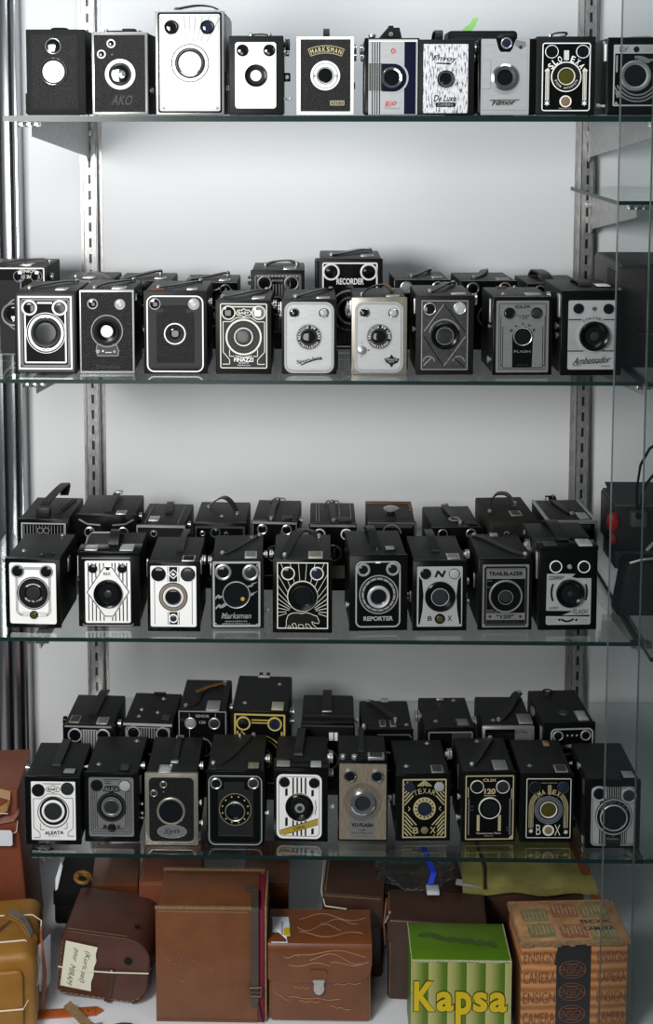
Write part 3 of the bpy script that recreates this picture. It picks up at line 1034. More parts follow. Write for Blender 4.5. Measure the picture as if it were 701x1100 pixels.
for lab, crop, rect, X, sport, sh in (
        ('silver faced box camera with black rim and underlined slanting script below its lens', (290, 260, 6.875), (85, 425, 492, 975), 287, True, 0),
        ('silver faced box camera with grey metal rim, round shutter button, diamond emblem and frayed strap', (360, 260, 6.875), (118, 412, 527, 982), 323, False, 0)):
    root, W, H, D, F = start(2, crop, rect, lab, .10, 0, rim='matt' if sport else 'brassy')
    a, b = (106, 470) if sport else (142, 498)
    F.P('faceplate').plate(a, 444, b, 966, 62, 'silver').frame(a + 4, 448, b - 4, 962, 60, 4, 'grey').frame(a + 14, 458, b - 14, 950, 52, 3, 'matt')
    for p in ((X, 456), (a + 10, 700), (b - 10, 700), (a + 28, 935), (b - 28, 935)):
        F.disc(*p, 7, 'silver').disc(*p, 3, 'matt')
    y0 = 700 if sport else 699
    F.vfs([(a + 71, 522), (b - 76, 522, 'milk')], 36, 27, 'chrome', 'glass', 2)
    F.P('lens_surround').disc(X, y0, 93, 'matt').ring(X, y0, 90, 87, 'silver')
    F.S('lettering').arctext('MENISCUS FM LENS ANASTIGMAT ', X, y0, 73, 190, -165, 18, 11, 'white', off=.01)
    F.lens(X, y0, 56, 50, 'dark', 3, 'glass', 44, 'matt')
    F.P('lettering')
    if sport:
        F.text('Sport-box', 290, 868, 190, 34, 'matt', -12, .05, .012)
        F.path([(228, 906), (265, 888), (310, 872), (350, 862), (384, 860)], 8, 'matt')
    else:
        F.poly([(413, 830), (428, 852), (470, 862), (458, 890), (430, 900), (413, 925), (396, 900), (376, 890), (358, 862), (398, 852)], 'matt')
        F.text('VREDE', 413, 868, 88, 14, 'silver', off=0).text('BOX', 413, 884, 40, 10, 'silver', off=0)
        F.text('T', 192, 748, 9, 12, 'matt').text('M', 243, 798, 12, 12, 'matt').text('I', 192, 842, 4, 12, 'matt')
        F.P('shutter_button').turn(192, 798, [(32, 0, 'nickel'), (31, 2.2, 'nickel'), (24, 3, 'nickel'), (0, 3.2, 'nickel')], 24)
    F.flush()
    if sport:
        add_strap(root, W, D, H, [(-.25, .2, 1), (0, .4, 4), (.25, .75, 4), (.4, .98, 1)], .007, .0018)
        add_stud(root, W, D, H, -.28, .25)
    else:
        add_strap(root, W, D, H, [(-.3, .2, 1), (-.15, .3, 10), (.05, .4, 13), (.2, .5, 9), (.28, .6, 1)], .011, .0022, 'strap', side=(.2, 1, 0))
        q = MB(); q.ribbon([(W * .1, D * .3, H + .014), (W * .2, D * .38, H + .008), (W * .26, D * .45, H + .002)], .012, .0026, 'orange', (.2, 1, 0)); q.build('frayed_strap_end', root)
    add_window(root, W, D, H, .25, .15, .019, .012)
    add_knob(root, W, H, .03, .84, .008, .007, -1); add_knob(root, W, H, .035, .74, .006, .005, -1)
    add_strip(root, W, H, .012, .78, .95, -1, 'nickel')
    add_strip(root, W, H, .012, .05, .3, 1, 'dark')

root, W, H, D, F = start(2, (435, 280, 7.789), (85, 295, 570, 940), 'dark pewter box camera with embossed crossing diagonals round a deep black lens', .11, 1, rim='matt')
F.P('faceplate').plate(128, 330, 522, 900, 5, 'relief').frame(130, 332, 520, 898, 5, 8, 'nickel')
F.S('embossed_lines')  # bright and dark lines colour in the lit and shaded relief
for l in ((152, 585, 318, 362), (318, 362, 500, 590), (500, 625, 318, 870), (318, 870, 152, 625)):
    F.line(*l, 7, 'nickel' if l[0] in (152, 500) else 'gloss')
for x in (300, 345):
    F.line(x, 400, x, 500, 14, 'dark').line(x, 735, x, 830, 14, 'dark')
for x in (195, 445):
    F.arc(x, 835, 52, 45, 10, 170, 'nickel').arc(x, 835, 52, 45, -160, -20, 'dark')
F.line(152, 862, 215, 800, 8, 'nickel').line(400, 795, 490, 870, 7, 'gloss').line(140, 750, 500, 760, 3, 'dark')
F.arc(325, 615, 132, 124, 20, 170, 'nickel', 20)
F.vfs([(200, 400), (450, 395, 'milk')], 52, 42, 'nickel', 'glass', 1.8)
F.lens(325, 618, 112, 88, 'gloss', 4.5, 'iris', 66, 'gloss')
F.S('lens_ring_line').turn(325, 618, [(72, 2.4, 'nickel'), (72, 3.2, 'nickel'), (68, 3.2, 'nickel'), (68, 2.2, 'nickel')], 32)
F.flush()
add_strap(root, W, D, H, [(-.22, .3, 1), (0, .5, 6), (.15, .75, 7), (.3, .98, 3)], .011, .0022)
add_window(root, W, D, H, .25, .15, .021, .012, 'nickel', 'nickel')
add_knob(root, W, H, .04, .9, .009, .01, m='nickel'); add_strip(root, W, H, .012, .76, .95, -1, 'nickel'); add_peg(root, W, H, .02, .55, .004, -1, r=.0026)

root, W, H, D, F = start(2, (510, 280, 7.01), (128, 275, 578, 860), 'grey faced box camera with a black arched tongue running down from its lens', .10, 2.5, rim='gloss')
F.P('faceplate').plate(152, 302, 548, 838, 8, 'nickel').plate(160, 310, 540, 828, 8, 'pewter').frame(172, 322, 530, 816, 10, 4, 'matt')
for x in (187, 202, 505, 520):
    F.line(x, 415 if x in (187, 520) else 495, x, 790, 5, 'matt')
F.path([(187, 780), (205, 802), (500, 802), (520, 780)], 5, 'matt')
F.P('flash_tongue').poly([(276, 798)] + [(352 + 78 * math.cos(R(a)), 575 - 78 * math.sin(R(a))) for a in range(180, -1, -15)] + [(424, 798)], 'gloss')
F.P('lettering').text('CLIX', 352, 346, 118, 22, 'matt', off=.03).text('"120"', 352, 422, 96, 32, 'matt', off=0).arctext('ELITE', 352, 575, 100, 148, 32, 18, 22, 'matt', off=.03)
F.text('FLASH', 350, 680, 124, 18, 'pewter', off=.02).text('MADE IN U.S.A.', 355, 780, 90, 10, 'dark', off=0)
F.vfs([(249, 394), (454, 394, 'iris')], 42, 33, 'matt', 'glass', 1.5)
F.lens(352, 568, 70, 62, 'nickel', 2.6, 'glass', 56, 'gloss')
F.flush()
add_stud(root, W, D, H, -.28, .25); add_stud(root, W, D, H, .08, .95)
add_window(root, W, D, H, .22, .25, .022, .02)
q = MB(); q.box((-W * .25, D * .9, H - .001), (-W * .08, D * .97, H + .002), 'rust', .0006); q.build('worn_patch', root)
add_strip(root, W, H, .02, .65, .95, -1, 'nickel'); add_peg(root, W, H, .02, .6, .004, -1); add_peg(root, W, H, .02, .17, .005, -1, r=.003)
add_knob(root, W, H, .05, .93, .008, .008)

root, W, H, D, F = start(2, (590, 270, 6.315), (70, 268, 487, 816), 'box camera with pale plate, fine horizontal lines beside the lens and long flowing script below', .12, 2, rim='gloss')
F.P('faceplate').plate(118, 330, 444, 776, 12, 'silver')
F.S('line_work')
for i in range(14):
    y = 468 + i * 13
    h = math.sqrt(max(126 ** 2 - (y - 558) ** 2, 0))
    F.line(122, y, 292 - h, y, 4, 'grey').line(292 + h, y, 440, y, 4, 'grey')
F.line(120, 453, 208, 453, 6, 'matt').line(362, 453, 443, 453, 6, 'matt').line(118, 655, 222, 655, 6, 'matt').line(352, 655, 442, 655, 6, 'matt')
F.S('lettering').arctext('CORONET', 290, 575, 132, 120, 62, 16, 14, 'matt', off=.01).text('Ambassador', 284, 715, 250, 44, 'matt', -3, .5, 0).text('MADE IN', 178, 748, 50, 9, 'matt', off=0).text('ENGLAND', 376, 753, 56, 9, 'matt', off=0).arctext('MADE IN ENGLAND', 290, 558, 110, 236, 305, 7, 6, 'grey', True, 0)
F.vfs([(184, 382), (388, 384)], 34, 32, 'gloss', 'glass', .6)
F.P('screw').turn(289, 383, [(13, 0, 'dark'), (13, 1, 'chrome'), (0, 1.6, 'chrome')], 14)
F.lens(292, 558, 98, 78, 'gloss', 6, 'glass', 60, 'gloss')
F.S('lens_centre').turn(292, 558, [(28, 1.7, 'iris'), (14, 2.2, 'iris'), (0, 2.4, 'iris')], 20)
F.flush()
add_strap(root, W, D, H, [(0, .35, 0), (0, .38, 4.5), (0, .7, 5), (0, .8, 0)], .018, .0025, studs=False, side=(1, 0, 0))
add_window(root, W, D, H, .3, .4, .024, .03, 'matt', 'white')
add_strip(root, W, H, .012, .68, .95, -1, 'nickel', .012); add_peg(root, W, H, .02, .56, .005, -1, r=.003); add_peg(root, W, H, .02, .45, .004, -1, r=.003)
add_knob(root, W, H, .03, .95, .006, .006)

# ---- third shelf
root, W, H, D, F = start(3, (0, 515, 5.946), (36, 508, 392, 950), 'box camera with white plate, black lettered lens ring and small yellowish lower lens, third shelf', .107, -2, rim='gloss')
F.P('faceplate').plate(66, 534, 364, 922, 14, 'white')
F.S('line_work')
for d in (0, 6, 12):
    F.path([(106 + d, 620), (106 + d, 846 - d), (122 + d * .4, 866 - d), (145, 872 - d * .6)], 2.5, 'matt').path([(330 - d, 620), (330 - d, 846 - d), (314 - d * .4, 866 - d), (298, 872 - d * .6)], 2.5, 'matt')
    F.line(160, 562 + d, 272, 562 + d, 2.5, 'matt')
F.text('INSTANT', 168, 862, 46, 9, 'grey', off=0).text('TIME', 276, 862, 34, 9, 'grey', off=0)
F.frame(144, 848, 196, 874, 2, 2, 'grey').frame(246, 848, 300, 874, 2, 2, 'grey')
F.vfs([(120, 586), (304, 586)], 42, 34, 'grey', 'glass', 1.2)
F.P('lens_surround').ring(218, 726, 104, 99, 'matt').disc(218, 726, 95, 'matt')
F.S('lettering').arctext('Telefilmor', 218, 736, 62, 128, 52, 20, 12, 'white', off=.01).arctext('MADE IN ITALY', 218, 706, 72, 228, 318, 11, 8, 'white', True)
F.lens(218, 722, 52, 47, 'gloss', 2, 'iris', 44, 'matt')
F.vf(220, 862, 26, 20, 'gloss', 'olive', 1.6)
F.flush()
add_stud(root, W, D, H, -.25, .28); add_stud(root, W, D, H, .25, .93)
add_window(root, W, D, H, .22, .17, .019, .018, 'gloss', 'matt')
add_strip(root, W, H, .05, .66, .86, 1, 'nickel', .012)
q = MB(); q.box((-W / 2 - .004, .003, H * .93), (-W / 2 + .001, .012, H * .99), 'nickel', .0008); q.build('side_catch', root)

root, W, H, D, F = start(3, (75, 525, 6.286), (62, 452, 475, 932), 'box camera with white plate of black stripes behind a tall white diamond', .10, 1, rim='gloss')
F.P('faceplate').plate(108, 487, 412, 906, 12, 'white')
F.S('stripes')
for x in (131, 156, 181, 207, 233, 290, 311, 338, 362, 388):
    F.line(x, 502, x, 892, 7, 'matt')
F.P('diamond_panel').poly([(116, 698), (232, 526), (292, 526), (408, 696), (296, 866), (236, 866)], 'white')
F.path([(121, 698), (235, 531), (289, 531), (402, 696), (294, 860), (238, 860), (121, 698)], 6, 'matt').poly([(244, 528), (278, 528), (272, 546), (260, 551), (250, 546)], 'matt')
F.S('lettering').text('REX', 257, 574, 50, 20, 'matt', off=.02)
F.vfs([(161, 538), (357, 538)], 30, 28, 'gloss', 'glass', 1.2)
F.lens(262, 706, 95, 78, 'gloss', 5, 'glass', 64, 'gloss')
F.S('lens_centre').turn(262, 706, [(26, 1.7, 'iris'), (14, 2.3, 'iris'), (0, 2.4, 'iris')], 20)
F.P('chrome_trim').line(88, 468, 412, 468, 5, 'nickel').path([(90, 910), (100, 922), (420, 922), (430, 910)], 5, 'grey')
F.flush()
q = MB(); q.box((-W / 2 - .001, .0, H - .001), (W / 2 + .001, .034, H + .006), 'gloss', .0012); q.build('finder_housing', root)
q = MB(); q.box((-W / 2 + .009, .004, H + .004), (-W / 2 + .028, .026, H + .0072), 'nickel', .0006); q.build('viewfinder_window', root)
q = MB(); q.box((W / 2 - .03, .002, H + .004), (W / 2 - .010, .028, H + .0078), 'milk', .0006); q.build('viewfinder_window', root)
add_strap(root, W, D, H, [(.03, .3, 5), (.03, .38, 14), (.03, .6, 17), (.03, .95, 2)], .015, .0035, studs=False, side=(1, 0, 0))
q = MB(); q.tube([(-W * .45, D * .35, H), (-W * .45, D * .6, H + .006), (-W * .4, D * .75, H + .008), (-W * .1, D * .75, H + .008)], .0014, 'nickel'); q.build('wire_frame_finder', root)
add_strip(root, W, H, .014, .68, .98, -1, 'white', .012); add_peg(root, W, H, .02, .6, .004, -1, r=.0022); add_peg(root, W, H, .02, .5, .003, -1)

root, W, H, D, F = start(3, (145, 525, 6.286), (86, 498, 440, 966), 'box camera with white plate, bronze ringed lens and small diamond emblem between the finders', .107, 0, rim='gloss')
F.P('faceplate').plate(107, 522, 415, 932, 12, 'white')
F.S('line_work').line(135, 620, 135, 914, 4, 'matt').line(387, 620, 387, 914, 4, 'matt')
for y0, y1 in ((528, 628), (832, 916)):
    F.plate(234, y0, 288, y1, 0, 'matt').line(224, y0, 224, y1, 4, 'matt').line(299, y0, 299, y1, 4, 'matt')
F.poly([(216, 576), (232, 570), (262, 543), (292, 570), (308, 576), (292, 584), (262, 609), (232, 584)], 'white').poly([(234, 576), (262, 551), (290, 576), (262, 601)], 'matt').poly([(246, 576), (258, 566), (276, 578), (264, 588)], 'white')
F.vfs([(162, 576), (359, 576, 'iris')], 48, 42, 'matt', 'glass', 1.4)
F.P('lens_surround').ring(260, 729, 97, 92, 'matt').ring(260, 729, 92, 74, 'tanmetal').ring(260, 729, 74, 68, 'matt').ring(260, 729, 69, 54, 'white').ring(260, 729, 63, 61, 'matt')
F.lens(260, 729, 54, 48, 'dark', 1.4, 'glass', 44, 'matt')
F.vf(261, 873, 30, 22, 'white', 'iris', 1.4)
F.flush()
add_strap(root, W, D, H, [(.07, .35, 1), (.07, .45, 3), (.07, .9, 5), (.1, 1.2, 4)], .010, .002, 'strap', studs=False, side=(1, 0, 0))
add_window(root, W, D, H, .27, .14, .019, .022, 'nickel', 'matt')
add_knob(root, W, H, .03, .93, .007, .007); add_strip(root, W, H, .012, .8, 1, 1, 'nickel'); add_strip(root, W, H, .012, .75, 1, -1, 'nickel', .005)

root, W, H, D, F = start(3, (215, 525, 6.286), (76, 484, 430, 946), 'black box camera with grey lightning bolts either side of the lens and a yellow speck', .107, 2, rim='matt')
F.P('faceplate').plate(86, 492, 406, 934, 8, 'grey').frame(88, 494, 404, 932, 8, 9, 'silver').plate(100, 506, 392, 918, 2, 'gloss')
for p in ((102, 506), (389, 518), (102, 912), (386, 920)):
    F.disc(*p, 9, 'silver').disc(*p, 4, 'matt')
for P in ([(390, 628), (345, 640), (348, 648), (318, 656), (324, 668), (358, 656), (354, 648)], [(390, 690), (350, 706), (346, 700), (334, 716), (338, 728), (362, 714), (364, 708)],
          [(104, 730), (124, 712), (140, 724), (156, 716), (156, 730), (130, 742), (120, 732), (102, 748)], [(104, 800), (128, 776), (142, 786), (160, 772), (196, 770), (198, 780), (168, 792), (160, 800), (134, 806), (124, 796), (106, 816)]):
    F.S('lightning_bolt').poly(P, 'grey')
F.S('lettering').text('Marksman', 246, 856, 198, 40, 'grey', 0, .2, .015).line(160, 872, 200, 872, 5, 'grey').text('MADE IN AMERICA FOR', 243, 894, 148, 9, 'silver', off=0).text('AMERICAN OPTICAL U.S.A.', 243, 910, 190, 9, 'silver', off=0)
F.vfs([(157, 560), (341, 564, 'iris')], 55, 38, 'nickel', 'glass', 2.4)
F.lens(245, 714, 92, 86, 'silver', 1.6, 'glass', 78, 'matt')
F.S('price_speck').turn(288, 740, [(15, 1.6, 'yellow'), (12, 2.4, 'yellow'), (0, 2.5, 'yellow')], 8)
F.flush()
add_strap(root, W, D, H, [(-.3, .25, 1), (-.2, .25, 1), (.2, .7, 1.5), (.4, .95, 1.5)], .003, .0016)
add_window(root, W, D, H, .25, .2, .018, .026, 'silver', 'pewter')
add_stud(root, W, D, H, .25, .88)
add_knob(root, W, H, .03, .9, .006, .007, -1); add_strip(root, W, H, .012, .75, .92, -1, 'nickel', .005)
add_peg(root, W, H, .03, .15, .009, 1, m='white', r=.003); add_knob(root, W, H, .03, .98, .005, .006)

root, W, H, D, F = start(3, (285, 525, 6.286), (48, 480, 450, 976), 'black box camera with thin cream rays fanning over a walking bear drawn below the lens', .107, 0, rim='gloss')
F.P('faceplate').plate(78, 498, 422, 946, 2, 'gloss').frame(78, 498, 422, 946, 2, 7, 'cream')
F.S('rays')
cx, cy = 250, 760
for a in list(range(-84, 85, 8)):
    # rays leave the bear's back and end at the frame
    dx, dy = math.sin(R(a * 1.2 if abs(a) < 75 else a * 1.2)), -math.cos(R(a * 1.2))
    ks = []
    if dx > 0: ks.append((416 - cx) / dx)
    if dx < 0: ks.append((84 - cx) / dx)
    if dy < 0: ks.append((504 - 830) / dy)
    if dy > 0: ks.append((940 - 830) / dy)
    k = min(ks)
    s0 = 90 if abs(a) < 74 else 108
    F.line(cx + dx * s0, 830 + dy * s0 * .6, cx + dx * k, 830 + dy * k, 3, 'cream')
BEAR = [(134, 940), (142, 918), (140, 890), (152, 856), (175, 840), (215, 836), (245, 842), (275, 834), (305, 842), (330, 854), (348, 858), (352, 868), (362, 892), (358, 908), (330, 904), (312, 894), (318, 912), (342, 934), (338, 942), (316, 940), (288, 912), (270, 910), (276, 936), (296, 940), (262, 942), (250, 916), (222, 916), (226, 938), (214, 940), (200, 906), (176, 914), (192, 934), (178, 942), (160, 922), (146, 942)]
F.S('bear_emblem').poly(BEAR, 'matt').path(BEAR + BEAR[:1], 3.5, 'cream')
F.vfs([(153, 570), (347, 570, 'bluish')], 46, 38, 'cream', 'glass', 1.2)
F.P('lens_surround').ring(250, 724, 104, 98, 'cream').disc(250, 724, 98, 'gloss')
F.lens(250, 724, 96, 80, 'gloss', 3, 'glass', 60, 'gloss')
F.S('lens_ring_line').turn(250, 728, [(76, 1.2, 'nickel'), (75, 2.0, 'dark'), (72, 1.2, 'dark')], 32)
F.flush()
add_strap(root, W, D, H, [(-.3, .12, 1), (-.2, .4, 9), (-.05, .8, 13), (.15, .9, 8), (.28, .85, 2)], .014, .0028)
add_window(root, W, D, H, .22, .18, .021, .026, 'silver', 'tanmetal')
add_knob(root, W, H, .03, .98, .006, .006, -1)

root, W, H, D, F = start(3, (360, 525, 6.286), (92, 452, 487, 962), 'black box camera with rounded silver outline, grey concentric rings and silver capitals under the lens', .107, 3, rim='gloss')
F.P('faceplate').plate(134, 490, 438, 936, 42, 'gloss').frame(134, 490, 438, 936, 42, 9, 'silver').frame(147, 503, 425, 923, 32, 4, 'matt')
F.S('lettering').text('REPORTER', 289, 876, 200, 30, 'silver', off=.03)
F.vfs([(187, 545), (385, 542)], 45, 30, 'grey', 'glass', 1.8)
F.P('lens_surround').ring(290, 714, 132, 124, 'grey').ring(290, 714, 114, 100, 'grey')
for a in range(0, 360, 24):
    F.arc(290, 714, 113, 101, a, a + 3, 'matt', 2)
F.lens(290, 726, 76, 56, 'silver', 4, 'glass', 50, 'nickel')
F.P('painted_glint').line(268, 497, 300, 497, 9, 'white')  # short white dash paints a glint on the silver outline
F.flush()
add_strap(root, W, D, H, [(.0, .3, 0), (-.02, .4, 4), (-.04, .7, 12), (-.06, .95, 8), (-.06, 1.05, 0)], .013, .0028, 'strap', studs=False, side=(1, 0, 0))
add_peg(root, W, H, .01, .5, .0)
q = MB(); q.lathe((0, D * .17, H - .0004), [(.0016, 0, 'chrome'), (.0013, .005, 'chrome'), (0, .0055, 'chrome')], 'Z', 10); q.build('sight_pin', root)
add_window(root, W, D, H, .22, .23, .017, .018, 'matt', 'grey', .004)
add_knob(root, W, H, .03, .96, .005, .006, -1, 'gloss'); add_peg(root, W, H, .015, .3, .005, -1, r=.0026)
add_peg(root, W, H, .03, .38, .006); add_peg(root, W, H, .03, .32, .006)

root, W, H, D, F = start(3, (430, 525, 6.286), (78, 490, 446, 962), 'silver faced box camera with a slanted letter N between its finders and dark curved sides', .107, 2, rim='gloss')
F.P('faceplate').plate(107, 524, 415, 932, 8, 'matt').plate(108, 525, 414, 931, 8, 'silver')
F.P('side_recess').poly([(120, 590), (142, 620), (152, 720), (146, 820), (128, 915), (118, 915)], 'gloss')
F.P('side_recess').poly([(404, 590), (384, 620), (374, 720), (380, 820), (396, 915), (408, 915)], 'gloss')
F.P('lettering').text('N', 263, 575, 62, 46, 'matt', 0, .4, .05).text('B', 196, 875, 30, 32, 'matt', off=.02).text('X', 330, 875, 30, 36, 'matt', off=.02)
F.vfs([(165, 574), (358, 574, 'milk')], 36, 32, 'gloss', 'glass', 1)
F.P('lens_surround').disc(263, 728, 102, 'matt')
F.lens(263, 728, 100, 80, 'gloss', 3, 'iris', 52, 'gloss')
F.S('lens_ring_line').turn(263, 728, [(60, 1, 'silver'), (60, 2, 'silver'), (56, 2, 'silver'), (56, 1, 'silver')], 32)
F.vf(262, 876, 34, 22, 'gloss', 'olive', 1.2)
F.flush()
add_strap(root, W, D, H, [(-.02, .35, 0), (-.03, .4, 3), (-.05, .7, 10), (-.06, 1.0, 9)], .013, .0028, 'strap', studs=False, side=(1, 0, 0))
add_window(root, W, D, H, .27, .17, .019, .022, 'nickel', 'pewter')
add_knob(root, W, H, .03, .99, .007, .008); add_peg(root, W, H, .03, .6, .008, r=.003); add_peg(root, W, H, .03, .3, .009, r=.0024); add_strip(root, W, H, .02, .35, .5, -1, 'nickel', .006)

root, W, H, D, F = start(3, (500, 525, 6.286), (78, 476, 446, 956), 'box camera with square grey frame, dark capitals on a grey bar above its lens ring', .107, 2, rim='gloss')
F.P('faceplate').plate(108, 512, 422, 936, 6, 'pewter').plate(120, 524, 410, 924, 2, 'matt').plate(134, 538, 398, 914, 2, 'pewter').plate(136, 608, 396, 838, 0, 'gloss').line(136, 560 - 14, 396, 546, 3, 'matt').plate(136, 886, 396, 912, 0, 'matt')
for p in ((120, 524), (410, 524), (120, 922), (410, 922)):
    F.disc(*p, 9, 'nickel')
F.line(138, 622, 170, 622, 3, 'pewter').line(138, 664, 160, 664, 3, 'pewter').line(138, 818, 185, 818, 3, 'pewter').line(138, 828, 215, 828, 3, 'pewter')
F.S('lettering').text('TRAILBLAZER', 265, 572, 232, 28, 'matt', off=.035).text('"120"', 262, 862, 116, 26, 'matt', off=.02).star(160, 862, 12, 'matt', 4, .5).star(366, 862, 12, 'matt', 4, .5).text('MADE IN U.S.A.', 265, 899, 200, 10, 'dark', off=0)
F.lens(265, 724, 112, 100, 'pewter', 1.6, 'iris', 42, 'gloss')
F.S('lens_ring_line').turn(263, 728, [(50, 1, 'matt'), (50, 2.2, 'nickel'), (46, 2.2, 'matt'), (44, 1, 'matt')], 32)
F.flush()
add_strap(root, W, D, H, [(-.38, .92, 1), (-.2, .75, 2), (.15, .3, 2), (.4, .15, 1)], .009, .0018)
q = MB(); q.box((-W * .08, D * .88, H - .001), (W * .08, D * .97, H + .003), 'nickel', .001); q.build('strap_clip', root)
add_knob(root, W, H, .06, .99, .009, .008, 1, 'nickel')
q = MB(); q.box((W / 2 + .001, .05, H * .82), (W / 2 + .009, .075, H * .99), 'nickel', .001); q.build('side_catch', root)
add_strip(root, W, H, .03, .5, .7, -1, 'nickel', .006)

root, W, H, D, F = start(3, (560, 525, 6.286), (108, 415, 508, 912), 'box camera with pale lower plate, lightning shaped edges and a pleated strap', .10, 3, rim='gloss')
F.P('faceplate').plate(160, 462, 478, 878, 4, 'gloss').poly([(162, 560), (240, 560), (356, 562), (322, 588), (465, 590), (465, 870), (455, 877), (170, 877), (160, 868)], 'silver')
F.poly([(160, 788), (345, 792), (270, 818), (458, 818), (458, 828), (160, 822)], 'gloss')
F.S('line_work').arc(320, 676, 132, 118, 155, 205, 'matt').arc(320, 676, 124, 110, -25, 25, 'matt').arc(306, 790, 72, 60, 230, 310, 'matt').disc(252, 846, 8, 'matt').disc(368, 848, 8, 'matt')
F.S('lettering').text('CONWAY', 228, 585, 104, 26, 'matt', off=.02).text('SUPER', 212, 772, 62, 14, 'matt', off=0).text('FLASH', 394, 796, 96, 30, 'matt', 0, .3, 0).text('SNAP TIME', 204, 842, 66, 8, 'grey', off=0).text('ENGLAND', 420, 846, 56, 8, 'grey', off=0).text('LENS', 204, 856, 50, 7, 'grey', off=0).text('MADE IN', 420, 860, 46, 7, 'grey', off=0)
F.vfs([(221, 515), (412, 518)], 40, 34, 'white', 'glass', 1.2)
F.P('screw').turn(315, 516, [(16, 0, 'grey'), (12, 2.5, 'grey'), (0, 3, 'grey')], 12)
F.P('lens_surround').ring(320, 680, 100, 92, 'silver')
F.lens(320, 680, 90, 72, 'gloss', 5, 'glass', 58, 'gloss')
F.S('lens_centre').turn(320, 680, [(18, 1.8, 'iris'), (9, 2.3, 'iris'), (0, 2.4, 'iris')], 16)
F.flush()
q = MB(); q.box((-W / 2 - .001, .0, H - .001), (W / 2 + .001, .03, H + .005), 'gloss', .0012); q.build('finder_housing', root)
q = MB(); q.box((-W / 2 + .008, .004, H + .004), (-W / 2 + .028, .024, H + .0062), 'dark', .0006); q.build('viewfinder_window', root)
q = MB(); q.box((W / 2 - .028, .001, H + .004), (W / 2 - .008, .026, H + .0075), 'milk', .0006); q.build('viewfinder_window', root)
q = MB()
q.box((-W / 2 - .002, .034, H - .001), (W / 2 - .002, D, H + .0065), 'lid', .002)
q.build('raised_lid', root)
add_strap(root, W, D, H, [(-.02, .25, 5), (-.03, .35, 10), (-.07, .8, 15), (-.1, 1.0, 8)], .018, .0035, 'strap', studs=False, side=(1, 0, 0))
add_strip(root, W, H, .012, .62, .95, -1, 'nickel', .008); add_peg(root, W, H, .06, .35, .005)

# ---- fourth shelf
root, W, H, D, F = start(4, (15, 780, 7.333), (92, 405, 530, 936), 'box camera with white plate, thin black line ornament and black ringed lens, fourth shelf', .10, 0, rim='gloss')
F.P('faceplate').plate(143, 438, 490, 896, 6, 'white')
F.S('line_work').line(236, 454, 382, 454, 5, 'matt').line(250, 462, 370, 462, 3, 'grey')
F.path([(160, 572), (222, 572), (268, 534), (360, 534), (408, 566), (470, 566)], 4, 'matt').path([(160, 572), (160, 800), (208, 842), (208, 878), (160, 878)], 4, 'matt').path([(470, 566), (470, 800), (428, 838), (428, 864), (476, 864)], 4, 'matt')
F.path([(212, 768), (212, 816), (244, 816)], 4, 'matt').path([(422, 756), (422, 804), (394, 804)], 4, 'matt')
F.path([(258, 497), (272, 478), (298, 478), (316, 466), (334, 478), (356, 478), (372, 497), (356, 516), (334, 516), (316, 526), (298, 516), (272, 516), (258, 497)], 4, 'matt')
F.S('lettering').text('BABY', 315, 497, 80, 20, 'matt', off=.03).text('ALEATA', 320, 838, 150, 28, 'matt', -2, 0, .03).text('BI-BOX', 320, 864, 90, 9, 'grey', off=0)
F.vfs([(200, 504), (428, 490, 'iris')], 50, 46, 'matt', 'glass', 1)
F.P('lens_surround').ring(316, 676, 124, 119, 'matt').ring(316, 668, 108, 86, 'matt')
F.lens(316, 665, 88, 70, 'white', 1.6, 'iris', 66, 'matt')
F.flush()
add_strap(root, W, D, H, [(.0, .3, 0), (0, .34, 3), (.02, .7, 5), (.02, 1.0, 4), (.02, 1.04, 0)], .013, .0025, studs=False, side=(1, 0, 0))
add_window(root, W, D, H, .27, .16, .02, .016, 'gloss', 'grey')
add_knob(root, W, H, .03, .98, .005, .005, -1); add_peg(root, W, H, .04, .95, .006); add_peg(root, W, H, .04, .85, .006)

root, W, H, D, F = start(4, (80, 780, 7.333), (82, 372, 512, 915), 'box camera with worn pewter plate of nested U shaped lines, on the fourth shelf', .107, 0, rim='gloss')
F.P('faceplate').plate(118, 405, 470, 868, 16, 'pewter')
F.S('line_work')
for i in range(4):
    d = 18 + i * 15
    F.path([(118 + d, 500), (118 + d, 850 - d), (130 + d, 866 - d), (456 - d, 866 - d), (468 - d, 850 - d), (468 - d, 500)], 4.5, 'matt')
F.line(235, 422, 370, 422, 5, 'matt').line(245, 436, 290, 436, 4, 'matt').line(245, 450, 290, 450, 4, 'matt').line(300, 436, 350, 450, 2, 'grey')
F.poly([(228, 512), (250, 470), (345, 470), (366, 512), (320, 516), (296, 530), (275, 516)], 'matt')
F.S('lettering').text('ALKA', 297, 494, 112, 32, 'pewter', off=.03).text('B', 245, 792, 30, 32, 'matt', off=.05).text('X', 350, 792, 30, 32, 'matt', off=.05).text('O', 297, 792, 46, 40, 'matt', off=.05)
F.vfs([(182, 466), (403, 466, 'milk')], 46, 42, 'matt', 'glass', 1)
F.P('lens_surround').disc(296, 636, 115, 'matt').ring(296, 636, 106, 101, 'dark').ring(296, 634, 78, 64, 'nickel').ring(296, 634, 71, 68, 'matt')
F.lens(296, 634, 60, 56, 'nickel', 1, 'iris', 54, 'matt')
F.vf(297, 796, 32, 24, 'matt', 'glass', 1)
F.flush()
add_stud(root, W, D, H, -.28, .22); add_stud(root, W, D, H, .3, .86)
add_window(root, W, D, H, .22, .14, .016, .019, 'gloss', 'dark')
add_knob(root, W, H, .03, .96, .005, .006); add_strip(root, W, H, .012, .65, .9, 1, 'brassy', .005); add_peg(root, W, H, .02, .45, .004); add_peg(root, W, H, .02, .32, .004); add_peg(root, W, H, .02, .25, .004)

